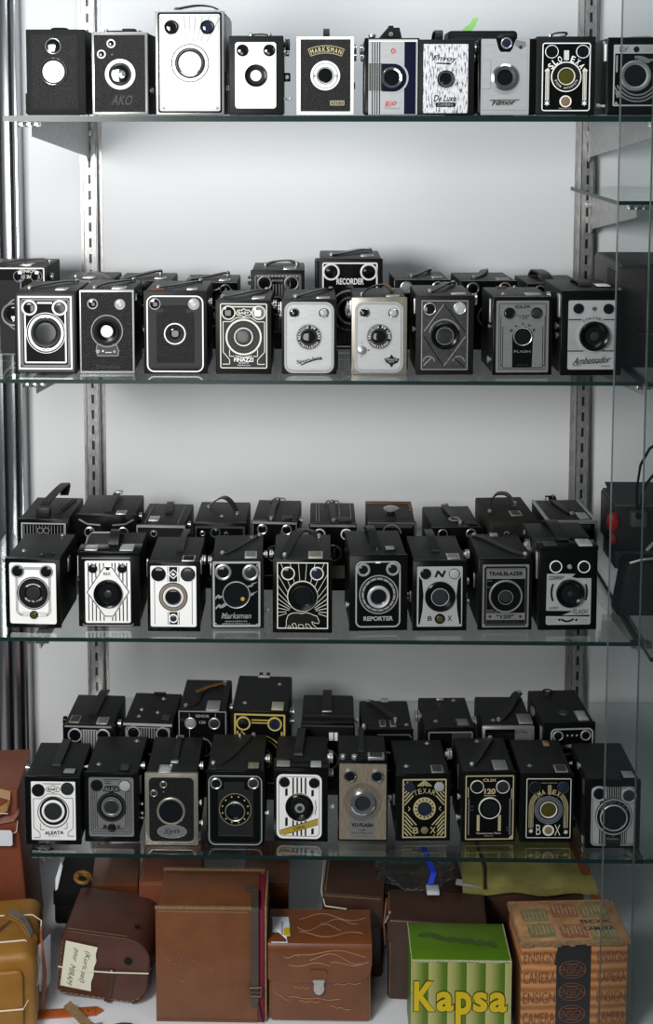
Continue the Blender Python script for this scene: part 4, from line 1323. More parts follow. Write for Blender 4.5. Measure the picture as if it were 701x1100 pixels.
root, W, H, D, F = start(4, (145, 780, 7.333), (80, 378, 500, 942), 'grained box camera with worn brassy rim and oval script plate under its lens', .107, 0, rim='brassy')
F.P('faceplate').frame(108, 398, 472, 916, 44, 9, 'nickel').plate(114, 406, 466, 908, 38, 'grain')
F.vfs([(229, 458), (153, 527)], 28, 20, 'brassy', 'iris', 1.6)
F.P('shutter_pin').disc(228, 518, 6, 'nickel')
F.lens(287, 665, 110, 92, 'brassy', 2.4, 'glass', 88, 'gloss')
F.P('name_plate').disc(293, 828, 118, 'nickel', 36, 54).disc(293, 828, 110, 'pewter', 36, 48)
F.S('lettering').text('Syn', 290, 830, 120, 54, 'dark', -4, .45, .02)
F.flush()
add_strap(root, W, D, H, [(.02, .3, 0), (.02, .36, 2.5), (.02, .6, 4), (.02, .9, 4), (.02, .98, 0)], .008, .002, studs=False, side=(1, 0, 0))
q = MB(); q.box((-.006 + W * .02, D * .26, H), (.006 + W * .02, D * .32, H + .003), 'nickel', .001); q.build('strap_clip', root)
q = MB(); q.box((-.006 + W * .02, D * .93, H), (.006 + W * .02, D * .99, H + .004), 'nickel', .001); q.build('strap_clip', root)
add_window(root, W, D, H, -.13, .13, .019, .02, 'nickel', 'milk')
add_knob(root, W, H, .03, .97, .006, .006); add_peg(root, W, H, .02, .5, .004, r=.003); add_peg(root, W, H, .02, .22, .006, r=.003); add_strip(root, W, H, .015, .02, .14, 1, 'nickel', .012)

root, W, H, D, F = start(4, (210, 780, 7.333), (88, 355, 545, 950), 'dark box camera with thin grey rounded outline, black panel and gold dotted lens ring', .107, 0, rim='gloss')
F.P('faceplate').plate(104, 390, 524, 936, 50, 'gloss').frame(104, 390, 524, 936, 50, 7, 'silver').frame(116, 402, 512, 922, 42, 3, 'dark')
F.P('grained_panel').plate(180, 500, 455, 866, 2, 'lid').plate(225, 440, 385, 505, 2, 'lid').line(180, 862, 455, 862, 4, 'dark')
F.vfs([(165, 450), (456, 446, 'iris')], 44, 34, 'nickel', 'glass', 2)
F.P('lens_surround').ring(313, 655, 128, 121, 'brassy').disc(313, 655, 118, 'gloss')
for a in range(15, 360, 30):
    F.disc(313 + 103 * math.cos(R(a)), 655 - 103 * math.sin(R(a)), 6, 'goldy')
F.lens(313, 665, 78, 70, 'nickel', 2.6, 'glass', 50, 'gloss')
F.flush()
add_strap(root, W, D, H, [(-.4, .18, 1), (-.25, .15, 2), (-.02, .45, 2), (.25, .95, 2)], .0035, .0016, 'worn')
add_window(root, W, D, H, .3, .13, .02, .02, 'gloss', 'tanmetal')
q = MB(); q.lathe((0, D * .95, H - .0004), [(.0025, 0, 'nickel'), (.0015, .004, 'nickel'), (0, .0045, 'nickel')], 'Z', 10); q.build('sight_pin', root)
add_peg(root, W, H, .02, .35, .006, r=.0022); add_knob(root, W, H, .04, .98, .006, .007)

root, W, H, D, F = start(4, (285, 780, 7.333), (64, 350, 490, 912), 'box camera with white plate of black bars and a slanted mustard band with script', .10, -1, rim='gloss')
F.P('faceplate').plate(88, 382, 442, 886, 48, 'white').frame(104, 398, 426, 868, 38, 4, 'matt').plate(112, 406, 418, 862, 32, 'white')
F.S('stripes')
for x in (218, 250, 282, 315):
    F.line(x, 406, x, 862, 13, 'matt')
for x, a, b in ((165, 490, 552), (165, 718, 790), (370, 498, 552), (370, 800, 852)):
    F.poly([(x - 10, a + 6), (x + 10, a), (x + 10, b - 6), (x - 10, b)], 'matt')
F.disc(268, 638, 114, 'white', 40)
F.P('slanted_band').poly([(112, 822), (414, 724), (414, 772), (146, 858), (112, 850)], 'yellow').path([(112, 822), (414, 724)], 3, 'matt').path([(146, 858), (414, 772)], 3, 'matt')
F.S('lettering').text('Olbia', 265, 796, 94, 24, 'matt', -17, .3, .01)
F.vfs([(150, 442), (382, 444)], 40, 36, 'gloss', 'glass', 1)
F.P('lens_surround').ring(266, 636, 110, 105, 'matt').path([(392, 580), (398, 640), (388, 695)], 4, 'matt')
F.lens(266, 636, 104, 82, 'gloss', 3.5, 'glass', 66, 'gloss')
F.S('lens_centre').turn(270, 638, [(38, 1.5, 'grey'), (20, 2.1, 'iris'), (0, 2.3, 'iris')], 20)
F.flush()
q = MB(); q.box((-W / 2 - .001, .001, H - .001), (W / 2 + .001, .03, H + .002), 'gloss', .001); q.build('finder_housing', root)
q = MB(); q.box((-W / 2 + .004, .006, H + .001), (-W / 2 + .024, .022, H + .0032), 'grey', .0006); q.build('viewfinder_window', root)
q = MB(); q.box((W / 2 - .026, .006, H + .001), (W / 2 - .010, .022, H + .0034), 'milk', .0006); q.build('viewfinder_window', root)
add_strap(root, W, D, H, [(-.06, .42, 0), (-.06, .48, 4), (-.04, .8, 7), (-.02, 1.1, 7)], .013, .0025, studs=False, side=(1, 0, 0))
add_peg(root, W, H, .01, .5, 0); add_peg(root, W, H, .02, .4, .01, 1, 'white', .002); add_knob(root, W, H, .04, 1.0, .009, .008); add_strip(root, W, H, .03, .78, 1.0, 1, 'nickel', .004)
add_knob(root, W, H, .05, .72, .005, .009)

root, W, H, D, F = start(4, (350, 780, 7.333), (92, 292, 484, 908), 'narrow tall box camera with brownish tarnished metal face and wide chrome lens ring', .08, 0, rim='gloss')
F.P('faceplate').plate(104, 298, 472, 892, 8, 'tanmetal')
F.P('lower_panel').plate(184, 700, 380, 884, 3, 'pewter')
F.P('lens_surround')
for r in range(92, 150, 9):
    F.ring(288, 596, r, r - 2, 'dark', 44)
F.P('lettering').text('VU-FLASH', 284, 777, 168, 30, 'matt', off=.035).text('"120"', 285, 817, 66, 12, 'matt', off=.01).text('FLASH CAMERA CORP', 284, 840, 164, 9, 'matt', off=0).text('U.S.A.', 284, 866, 80, 8, 'matt', off=0)
F.vfs([(186, 388), (398, 388)], 48, 36, 'chrome', 'glass', 4)
F.lens(287, 596, 97, 60, 'chrome', 5, 'iris', 58, 'dark')
F.flush()
q = MB(); q.box((-W / 2 + .001, .001, H - .001), (W / 2 - .001, .02, H + .003), 'gloss', .001); q.build('finder_housing', root)
for x in (-.4, -.17):
    q = MB(); q.lathe((W * x, .008, H + .002), [(.0045, 0, 'nickel'), (.0045, .005, 'nickel'), (.003, .0062, 'nickel'), (0, .0064, 'nickel')], 'Z', 14); q.build('flash_socket', root)
q = MB(); q.box((W * .1, .003, H + .002), (W * .43, .018, H + .0075), 'nickel', .001); o = q.build('viewfinder_window', root)
q = MB(); q.box((W * .14, .0045, H + .0066), (W * .39, .0165, H + .008), 'iris', .0004); q.build('window_glass', o)
add_strap(root, W, D, H, [(-.02, .38, 0), (-.02, .42, 3), (-.01, .8, 5), (0, 1.15, 5)], .009, .002, 'strap', studs=False, side=(1, 0, 0))
add_knob(root, W, H, .03, .42, .004, .008, 1); add_peg(root, W, H, .03, .34, .006)

root, W, H, D, F = start(4, (415, 780, 7.333), (68, 382, 500, 906), 'box camera with black and cream diagonal stripes all over its front plate', .10, 2, rim='gloss')
F.P('faceplate').plate(122, 416, 468, 878, 8, 'gloss').frame(122, 416, 468, 878, 8, 11, 'gold')
F.S('stripes')
for i in range(9):
    o = 62 + i * 28
    for sx in (-1, 1):
        for sy in (-1, 1):
            # chevrons round the centre, clipped to the frame and kept off the lettering
            cx, cy = 295, 646
            p, q_ = (0 + o * 0, 0), 0
            a = [(cx + sx * (110 + 0), 0)]
            x_a, y_a = cx + sx * 150, None
            tot = 118 + o
            # line |x|+|y|*k = tot
            k = .9
            y1 = (tot - 156) / k
            xt = tot - 212 * k
            P0 = (156, y1) if 0 < y1 else (tot, 0)
            P1 = (max(xt, 0), min(212, tot / k))
            if P0[1] > 206 or P0[0] > 157:
                continue
            # keep the middle clear (lens circle and words)
            lim = 196 if sy < 0 else 188
            if sy < 0:
                P1 = (max(P1[0], 56 if P1[1] > 120 else P1[0]), P1[1])
            kk = max(0, min(1, 1))
            F.line(cx + sx * P0[0], cy + sy * P0[1], cx + sx * max(P1[0], 60 if sy > 0 else 84), cy + sy * ((tot - max(P1[0], 60 if sy > 0 else 84)) / k if (tot - max(P1[0], 60 if sy > 0 else 84)) / k < 212 else P1[1]), 9, 'gold')
for d in (0, 18, 36):
    F.path([(240 + d, 470), (295, 428 + d * .8), (350 - d, 470)], 7, 'gold')
F.P('name_band').poly([(205, 545), (215, 505), (250, 480), (340, 480), (378, 505), (385, 545), (295, 505)], 'gloss')
F.S('lettering').arctext('TEXAR', 295, 690, 184, 113, 67, 40, 28, 'gold', off=.0)
F.P('lens_surround').disc(295, 646, 116, 'gloss').ring(295, 644, 88, 50, 'gold').path([(168, 632), (182, 646), (168, 660)], 5, 'gold').path([(424, 632), (410, 646), (424, 660)], 5, 'gold')
for a in range(0, 360, 24):
    F.arc(295, 644, 76, 62, a, a + 8, 'matt', 2)
F.lens(295, 644, 54, 50, 'gloss', 1.4, 'bluish', 46, 'matt')
F.vfs([(180, 470), (408, 470, 'milk')], 42, 38, 'gloss', 'bluish', 1)
F.P('lettering').plate(200, 776, 390, 846, 4, 'gloss').text('B', 227, 812, 42, 50, 'gold', off=.01).text('X', 362, 810, 44, 50, 'gold', off=.01)
F.vf(295, 808, 40, 28, 'gloss', 'amber', 1.2)
F.flush()
add_stud(root, W, D, H, -.28, .22, 'silver'); add_stud(root, W, D, H, .2, .88, 'silver')
add_window(root, W, D, H, .27, .14, .018, .02, 'nickel', 'dark')
add_strip(root, W, H, .02, .45, .6, -1, 'nickel', .006); add_strip(root, W, H, .012, .72, .84, 1, 'dark', .004)
add_knob(root, W, H, .05, 1.04, .008, .009, 1)

root, W, H, D, F = start(4, (480, 780, 7.333), (108, 365, 542, 908), 'black box camera with gold outline, large gold 120 and two short gold bars', .10, 2, rim='gloss')
F.P('faceplate').plate(138, 388, 520, 888, 10, 'gloss').frame(138, 388, 520, 888, 10, 9, 'gold').poly([(480, 878), (510, 850), (510, 878)], 'gold')
F.line(160, 480, 160, 560, 7, 'gold').line(165, 570, 165, 850, 11, 'pewter').line(502, 490, 502, 570, 6, 'gold').line(491, 570, 491, 850, 11, 'pewter')
for y in (628, 655):
    F.line(158, y, 204, y, 8, 'dark')
for y in (795, 815):
    F.line(462, y, 505, y, 8, 'dark')
F.S('gold_bar').plate(230, 695, 252, 820, 2, 'gold')
F.S('gold_bar').plate(398, 695, 420, 820, 2, 'gold')
F.S('lettering').text('CLIX', 328, 424, 108, 22, 'gold', off=.03).text('120', 330, 510, 88, 44, 'gold', off=.04).line(282, 544, 378, 544, 3, 'gold').text('Meniscus Lens 75mm', 325, 836, 190, 13, 'cream', off=0).text('MADE IN U.S.A.', 325, 856, 70, 8, 'gold', off=0)
F.vfs([(229, 473), (431, 475, 'iris')], 52, 46, 'cream', 'glass', 1.2)
F.lens(330, 638, 86, 78, 'cream', 1.6, 'glass', 64, 'gloss')
F.flush()
add_strap(root, W, D, H, [(-.28, .2, 1), (-.15, .35, 3), (.1, .75, 4), (.22, .95, 2)], .011, .002)
add_stud(root, W, D, H, -.05, .88)
add_window(root, W, D, H, .23, .2, .021, .026, 'nickel', 'pewter')
add_peg(root, W, H, .02, .25, .006, -1, r=.0028); add_peg(root, W, H, .02, .55, .004, -1, r=.0028); add_strip(root, W, H, .03, .6, .96, -1, 'dark', .004)

root, W, H, D, F = start(4, (545, 780, 7.333), (92, 378, 516, 918), 'black box camera with gold striped arch, wide chrome lens ring and large BOX lettering', .10, 1, rim='gloss')
F.P('faceplate').plate(140, 412, 492, 880, 12, 'gloss').frame(140, 412, 492, 880, 12, 6, 'cream')
F.S('line_work')
for r in (152, 142, 132, 122):
    A = [R(a) for a in range(45, 1, -6)]
    for sx in (-1, 1):
        F.path([(316 + sx * r * math.cos(a), 640 - r * math.sin(a)) for a in A] + [(316 + sx * r, 640), (316 + sx * r, 800)], 4.5, 'gold')
F.star(180, 824, 21, 'cream').star(455, 832, 21, 'cream').text('MADE IN GERMANY', 318, 446, 130, 7, 'gold', off=0)
F.S('lettering').arctext('MA', 316, 660, 148, 121, 107, 38, 28, 'gold', off=.02).arctext('EX', 316, 660, 148, 73, 59, 38, 28, 'gold', off=.02)
for i in range(3):
    F.frame(308 + i * 9, 464, 318 + i * 9, 536, 4, 3, 'gold')
F.text('B', 238, 812, 36, 80, 'cream', off=-.01).text('X', 388, 815, 46, 84, 'cream', off=-.01)
F.vfs([(205, 480), (428, 480, 'bluish')], 46, 43, 'dark', 'glass', .8)
F.lens(314, 650, 112, 76, 'chrome', 3, 'olive', 56, 'gloss')
F.S('lens_ring_line').turn(314, 650, [(66, 1.2, 'cream'), (66, 2, 'cream'), (60, 2, 'cream'), (58, 1, 'cream')], 32)
F.vf(316, 814, 44, 30, 'cream', 'amber', 1.2)
F.flush()
add_stud(root, W, D, H, -.28, .22); add_window(root, W, D, H, .28, .14, .019, .02, 'nickel', 'dark')
q = MB(); q.box((W * .12, D * .78, H), (W * .24, D * .9, H + .004), 'amber', .001); q.build('torn_strap_end', root)
add_knob(root, W, H, .03, .55, .004, .005, 1); add_knob(root, W, H, .03, .45, .004, .005, 1); add_peg(root, W, H, .03, 1.0, .004)

root, W, H, D, F = start(4, (611, 780, 7.333), (122, 428, 556, 966), 'box camera with rounded grey plate and fluted bars behind its wide dark lens, fourth shelf', .107, 1, rim='gloss')
F.P('faceplate').plate(162, 474, 520, 944, 40, 'silver').frame(162, 474, 520, 944, 40, 3, 'matt').frame(174, 486, 508, 932, 30, 4, 'matt')
F.plate(290, 474, 405, 590, 0, 'matt').plate(232, 575, 285, 925, 0, 'matt').plate(402, 575, 448, 925, 0, 'matt').plate(285, 840, 400, 944, 0, 'matt')
F.S('fluted_bars')
for x in range(300, 404, 17):
    F.line(x, 478, x, 588, 6, 'silver')
for x in (244, 260, 276, 412, 426, 440):
    F.line(x, 600, x, 920, 6, 'silver')
F.S('lettering').text('Conica', 340, 884, 92, 18, 'silver', 0, .3, 0).line(290, 912, 395, 912, 4, 'dark').line(342, 850, 342, 872, 4, 'silver')
F.vfs([(225, 528), (458, 542, 'iris')], 60, 46, 'silver', 'glass', 1.6)
F.P('lens_surround').disc(342, 712, 146, 'matt').ring(342, 712, 142, 132, 'silver')
F.S('lettering').arctext('ACHROMAT 6 x 9', 342, 712, 118, 150, 30, 12, 12, 'grey', off=.02)
F.lens(342, 716, 106, 96, 'silver', 2, 'glass', 88, 'gloss')
F.flush()
add_window(root, W, D, H, .3, .13, .021, .022, 'gloss', 'grey')
add_strip(root, W, H, .012, .02, .12, -1, 'nickel', .006); add_peg(root, W, H, .04, 1.0, .005, -1, r=.003); add_strip(root, W, H, .012, .75, .95, -1, 'dark', .006)
# ------------------------------------------------------------------ back lines of cameras
BG = {2: 'box cameras standing behind on the second shelf', 3: 'box cameras standing behind on the third shelf', 4: 'box cameras standing behind on the fourth shelf', 1: 'box cameras lined up on the top shelf'}


def back(row, xl, xr, yt, Y, label, D=.10, yaw=0.0, rim='gloss', body='leather', top='lid', yb_back=None):
    Z = SHELF[row]
    pl, pr = at_y(xl, yt, Y), at_y(xr, yt, Y)
    W, H = pr.x - pl.x, at_y((xl + xr) / 2, yt, Y).z - Z
    root = thing('box_camera', label, 'camera', ((pl.x + pr.x) / 2, Y, Z + .0003), R(yaw), BG[row])
    camera_body(root, W, H, D, body, rim, top=top)
    rect = (0, 0, 100, 100 * H / W)      # grid: 100 across the face
    return root, W, H, D, Face(rect, W, H, root)


def eyes(F, y=12, xl=22, xr=78, r=10, bezel='nickel', gl=('glass', 'glass')):
    F.vf(xl, y, r, r * .78, bezel, gl[0], 1.4)
    F.vf(xr, y, r, r * .78, bezel, gl[1], 1.4)
    return F


def simple_lens(F, y=62, r=20, bezel='nickel'):
    F.lens(50, y, r, r * .85, bezel, 2.4, 'glass', r * .6)
    return F


# second shelf
root, W, H, D, F = back(2, -22, 49, 287, .245, 'white outlined black box camera half hidden behind the camera with nested white square frames', .115)
F.P('faceplate').plate(2, 1, 98, 134, 2, 'gloss').frame(2, 1, 98, 134, 2, 2, 'white').plate(30, 20, 62, 130, 1, 'matt').line(62, 14, 62, 131, 1.5, 'grey').line(62, 3, 62, 8, 1.2, 'grey').line(86, 3, 86, 8, 1.2, 'grey').ring(62, 72, 26, 24, 'grey').plate(64, 112, 96, 132, 3, 'grey')
F.S('lettering').text('SENIOR', 73, 6, 26, 5, 'cream', 0, 0, .03).text('120', 74, 14.5, 13, 5, 'cream', 0, 0, .03)
F.vf(60, 14, 9, 7.8, 'grey', 'glass', 1).vf(86, 14, 9, 7.8, 'grey', 'glass', 1)
simple_lens(F, 72, 18, 'grey')
F.flush()
add_strap(root, W, D, H, [(-.35, .2, 1), (-.1, .5, 3), (.3, .6, 5), (.42, .6, 1)], .008, .0018)
add_window(root, W, D, H, .15, .3, .02, .03, 'nickel', 'milk')
add_knob(root, W, H, .03, .85, .006, .006)

root, W, H, D, F = back(2, 66, 121, 301, .23, 'black box camera with curled frayed pale strap end on its top, second shelf back row', .10)
eyes(F); simple_lens(F); F.flush()
q = MB(); q.ribbon([(W * -.12, D * .25, H + .003), (W * -.02, D * .4, H + .008), (W * .1, D * .3, H + .009), (W * .3, D * .22, H + .005), (W * .42, D * .12, H + .001)], .006, .0014, 'grey'); q.build('carry_strap', root, label='frayed pale strap end')
q = MB(); q.box((-W * .12, D * .1, H), (W * .12, D * .25, H + .003), 'nickel', .001); q.build('strap_clip', root)
add_stud(root, W, D, H, -.32, .4)

root, W, H, D, F = back(2, 124, 184, 302, .225, 'black box camera with thick dark strap sticking up, behind the worn white edged grained camera', .10)
eyes(F); simple_lens(F); F.flush()
add_strap(root, W, D, H, [(-.4, .1, 1), (-.1, .4, 5), (.15, .7, 7), (.2, .75, 5)], .01, .0024)
add_window(root, W, D, H, .26, .35, .018, .022)

root, W, H, D, F = back(2, 196, 255, 304, .225, 'black box camera with long flat strap, behind the one with cream line ornament and rings', .10)
eyes(F); simple_lens(F); F.P('chrome_trim').path([(50, 16), (70, 9), (84, 8), (92, 16)], 2.5, 'nickel'); F.flush()
add_strap(root, W, D, H, [(-.4, .3, 1), (-.1, .5, 3), (.2, .75, 6), (.26, .8, 5)], .009, .0022, 'strap')
add_window(root, W, D, H, .24, .35, .018, .022)

root, W, H, D, F = back(2, 269, 327, 290.5, .225, 'dark box camera with dotted embossed front and fluted centre panel, second shelf back row', .10, rim='matt')
F.P('faceplate').plate(5, 6, 95, 118, 4, 'dark').frame(8, 9, 92, 115, 4, 1.5, 'grey').plate(38, 14, 62, 110, 1, 'gloss')
for x in (42, 47, 53, 58):
    F.line(x, 26, x, 108, 1.6, 'pewter')
for i in range(12):
    F.disc(14 + i * 6.5, 11, 1.4, 'silver')
F.S('lettering').text('BROWNIE', 50, 19, 20, 4, 'grey', off=.02)
eyes(F, 24, 26, 76, 14, 'pewter')
simple_lens(F, 66, 18); F.flush()
add_strap(root, W, D, H, [(-.25, .6, 1), (-.1, .7, 5), (.2, .7, 7), (.35, .6, 3)], .009, .0022)
add_window(root, W, D, H, .22, .25, .02, .03)
add_knob(root, W, H, .03, .84, .008, .007, -1)

root, W, H, D, F = back(2, 342.5, 411, 278, .225, 'tallest black box camera of the second shelf back row, white outline and white capitals', .115, rim='matt')
F.P('faceplate').plate(4, 5, 93, 142, 3, 'gloss').frame(5, 6, 92, 141, 3, 2.5, 'white')
F.S('lettering').text('RECORDER', 49, 36, 43, 10, 'white', off=.03).text('120', 49, 44, 9, 3.5, 'grey', off=0)
F.P('lens_surround').ring(49, 82, 33, 30, 'grey')
eyes(F, 21, 19, 78, 13.5, 'white')
simple_lens(F, 82, 22)
for x in range(26, 78, 7):
    F.P('fluted_bar').line(x, 104, x, 134, 2, 'dark')
F.flush()
add_strap(root, W, D, H, [(-.3, .35, 1), (-.1, .45, 3), (.2, .8, 4), (.34, .9, 2)], .012, .0024)
add_window(root, W, D, H, .27, .35, .02, .02)
q = MB(); q.box((-W / 2 - .007, .012, H * .66), (-W / 2 + .002, .06, H * .96), 'matt', .003); q.build('winding_housing', root)

root, W, H, D, F = back(2, 423, 484, 301, .225, 'black box camera with short diagonal strap, behind the dark pewter one with crossing diagonals', .105, 2)
eyes(F, 13, 22, 78, 11, 'nickel', ('milk', 'glass')); simple_lens(F); F.flush()
add_strap(root, W, D, H, [(-.15, .35, 1), (0, .5, 4), (.2, .8, 6), (.24, .85, 4)], .011, .0022)
add_window(root, W, D, H, .3, .3, .017, .02)

root, W, H, D, F = back(2, 494, 556, 302, .225, 'black box camera with strap end on top, behind the grey faced one with black tongue', .105, 3)
eyes(F, 13, 22, 78, 11, 'nickel'); simple_lens(F); F.flush()
add_strap(root, W, D, H, [(-.2, .3, 1), (-.05, .5, 3), (.1, .85, 5), (.15, .9, 4)], .011, .0022)
add_window(root, W, D, H, .28, .2, .02, .022); add_strip(root, W, H, .03, .72, .94, -1, 'nickel')

root, W, H, D, F = back(2, 566, 629, 305, .235, 'low black box camera with a fat pleated strap, behind the pale plate with flowing script', .105, 3)
eyes(F); simple_lens(F); F.flush()
add_strap(root, W, D, H, [(-.08, .2, 1), (-.1, .4, 10), (-.14, .8, 11), (-.16, .95, 1)], .017, .003, studs=False, side=(1, 0, 0))
add_window(root, W, D, H, .3, .25, .016, .018)

# third shelf
root, W, H, D, F = back(3, 19, 74, 558, .185, 'black box camera with stiff strap folded high and striped plate, third shelf back row', .11, -2)
F.P('faceplate').plate(6, 7, 94, 100, 1, 'gloss').frame(6, 7, 94, 100, 1, 3, 'silver')
for x in range(12, 92, 6):
    F.line(x, 12, x, 96, 1.2, 'grey')
F.S('emblem').disc(50, 22, 14, 'matt', 20, 7).ring(44, 22, 6, 5, 'silver').ring(56, 22, 6, 5, 'silver')
simple_lens(F, 66, 18); F.flush()
add_strap(root, W, D, H, [(-.05, .12, 1), (-.05, .15, 14), (0, .5, 20), (.12, 1.0, 24), (.12, .9, 8)], .014, .003, 'strap', studs=False, side=(1, .1, 0))
q = MB(); q.box((-W * .18, D * .08, H), (W * .1, D * .18, H + .016), 'strap', .002); q.build('strap_bracket', root)
q = MB(); q.tube([(W * .18, D * .3, H + .001), (W * .3, D * .9, H + .001)], .0016, 'dark'); q.tube([(W * .24, D * .3, H + .001), (W * .36, D * .9, H + .001)], .0016, 'dark'); q.build('raised_rail', root)

root, W, H, D, F = back(3, 82, 146, 553, .185, 'black box camera with chrome ended strap and folding struts, behind the white diamond one', .10, 0)
eyes(F, 30, 22, 78, 9); F.P('folding_strut').path([(4, 8), (18, 16), (40, 18)], 2.5, 'nickel').path([(96, 8), (82, 16), (60, 18)], 2.5, 'nickel'); simple_lens(F, 70, 18); F.flush()
add_strap(root, W, D, H, [(.02, .05, 2), (.02, .3, 5), (.04, .8, 8), (.06, 1.0, 5)], .011, .0024, 'strap', studs=False, side=(1, .15, 0))
q = MB(); q.box((-.0 + W * .0, D * .85, H + .006), (W * .13, D * .98, H + .0095), 'nickel', .001); q.build('strap_clip', root)
add_window(root, W, D, H, .24, .1, .016, .018); add_knob(root, W, H, .03, .9, .006, .006)

root, W, H, D, F = back(3, 146, 199, 565, .185, 'black box camera with pale trim line along its top front edge and small bright window', .11, -2, rim='grey')
F.P('faceplate').plate(3, 4, 97, 120, 2, 'grain'); F.vf(36, 16, 7, 5, 'grey', 'glass').lens(50, 66, 20, 17, 'nickel', 2.4, 'glass', 12); F.flush()
add_strap(root, W, D, H, [(.05, .5, 1), (.05, .6, 3), (.0, .9, 5), (.0, 1.02, 1)], .011, .0024, studs=False, side=(1, .1, 0))
add_window(root, W, D, H, -.2, .3, .017, .022, 'nickel', 'milk')
for x in (-.36, .32):
    q = MB()
    q.box((W * x, D * .12, H - .0004), (W * x + .0012, D * .95, H + .0006), 'grey')
    q.build('embossed_line', root)
add_knob(root, W, H, .03, .93, .005, .006); add_peg(root, W, H, .03, .8, .005)

root, W, H, D, F = back(3, 207, 265, 562, .185, 'black box camera with its strap standing up in a tall arch, third shelf back row', .105, -1)
F.P('faceplate').plate(4, 6, 96, 110, 2, 'dark').plate(7, 10, 93, 106, 2, 'gloss')
F.vf(42, 18, 10, 7, 'dark', 'glass').vf(18, 20, 5, 3, 'nickel', 'glass').vf(62, 20, 4, 3, 'nickel', 'glass'); simple_lens(F, 66, 18); F.flush()
add_strap(root, W, D, H, [(-.3, .7, 1), (-.22, .75, 7), (-.05, .72, 17), (.08, .6, 19), (.2, .5, 12), (.28, .4, 1)], .010, .0022, side=(.55, 1, .1))
add_stud(root, W, D, H, .0, .3)

root, W, H, D, F = back(3, 269.5, 320, 560, .18, 'black box camera with a buckled strap running to the back edge, behind the bear front', .105, -3)
F.P('faceplate').plate(3, 5, 97, 120, 2, 'gloss').frame(3, 5, 97, 120, 2, 1.5, 'nickel').plate(62, 20, 90, 60, 1, 'dark')
eyes(F, 18, 24, 76, 11, 'nickel'); simple_lens(F, 70, 18); F.P('chrome_trim').line(2, 3, 98, 3, 3, 'nickel'); F.flush()
add_strap(root, W, D, H, [(-.08, .1, 1), (-.1, .5, 3), (-.04, .95, 3)], .009, .002, 'strap', side=(1, .1, 0))
q = MB(); q.tube([(-W * .2, D * .9, H + .001), (-W * .1, D * .97, H + .004), (W * .1, D * .97, H + .004), (W * .16, D * .9, H + .001)], .0014, 'nickel'); q.build('strap_wire', root)
add_window(root, W, D, H, .25, .15, .017, .018, 'gloss', 'dark'); add_knob(root, W, H, .03, .93, .006, .006)

root, W, H, D, F = back(3, 332, 383, 563, .18, 'black box camera with striped top cover and buckled strap, third shelf back row', .105, 0)
F.P('faceplate').plate(3, 5, 97, 120, 2, 'gloss').line(2, 4, 98, 4, 5, 'nickel').plate(10, 90, 90, 118, 1, 'tanmetal')
eyes(F, 22, 22, 78, 12, 'white'); simple_lens(F, 62, 18); F.flush()
add_strap(root, W, D, H, [(.02, .12, 1), (.0, .5, 3), (.0, .95, 3)], .010, .002, 'strap', side=(1, 0, 0))
q = MB(); q.tube([(-W * .18, D * .9, H + .001), (-W * .1, D * .97, H + .004), (W * .12, D * .97, H + .004), (W * .18, D * .9, H + .001)], .0014, 'nickel'); q.build('strap_wire', root)
add_window(root, W, D, H, .25, .18, .022, .022, 'gloss', 'dark')
for x in (-.36, -.3, .14, .38):
    q = MB()
    q.box((W * x, D * .12, H - .0004), (W * x + .0012, D * .95, H + .0006), 'grey')
    q.build('embossed_line', root)

root, W, H, D, F = back(3, 394, 447, 561, .18, 'black box camera with worn orange top edges and an oval metal knob on top', .10, 0)
F.P('faceplate').poly([(2, 2), (98, 2), (90, 12), (14, 12)], 'dark').frame(2, 1, 98, 118, 1, 1.5, 'nickel').arc(50, 24, 20, 17, 0, 180, 'nickel')
simple_lens(F, 62, 20); F.flush()
q = MB(); q.lathe((W * .02, D * .42, H - .0004), [(.006, 0, 'matt'), (.006, .006, 'nickel'), (.012, .0065, 'nickel'), (.0125, .009, 'nickel'), (.010, .0105, 'nickel'), (0, .011, 'nickel')], 'Z', 24); q.build('top_knob', root)
q = MB()
q.box((-W / 2 + .001, D - .010, H - .003), (W / 2 - .001, D + .001, H + .001), 'orange', .0012)
q.box((W / 2 - .007, D * .55, H - .002), (W / 2 - .001, D - .008, H + .001), 'orange', .0008)
q.build('worn_edge', root, label='worn orange leather edge')

root, W, H, D, F = back(3, 463, 518, 567, .175, 'black box camera with strap end curled round a ring, behind the letter N camera', .105, 4)
eyes(F); simple_lens(F); F.flush()
add_strap(root, W, D, H, [(.12, .2, 1), (.02, .5, 3), (-.04, .9, 3), (.02, 1.0, 1)], .011, .0022, 'strap')
q = MB(); q.tube([(W * .02 + .008 * math.cos(a), D * .3 + .008 * math.sin(a), H + .003) for a in [i * .55 for i in range(12)]], .0013, 'nickel'); q.build('strap_ring', root)
add_window(root, W, D, H, .34, .15, .014, .016, 'gloss', 'matt')

root, W, H, D, F = back(3, 525, 580, 560, .175, 'worn brown edged box camera with a broad raised leather handle, third shelf back row', .12, 4, rim='worn', body='worn', top='worn')
F.P('faceplate').plate(8, 10, 92, 120, 2, 'worn').disc(34, 26, 6, 'grey').disc(74, 22, 7, 'grey').line(55, 34, 62, 44, 4, 'grey').disc(34, 26, 4, 'matt'); simple_lens(F, 70, 18); F.flush()
add_strap(root, W, D, H, [(-.38, .35, 1), (-.3, .55, 8), (-.1, .8, 13), (.12, .8, 12), (.22, .62, 3)], .014, .0026, 'strap', side=(.4, 1, 0))
add_window(root, W, D, H, .12, .3, .018, .022, 'nickel', 'dark')

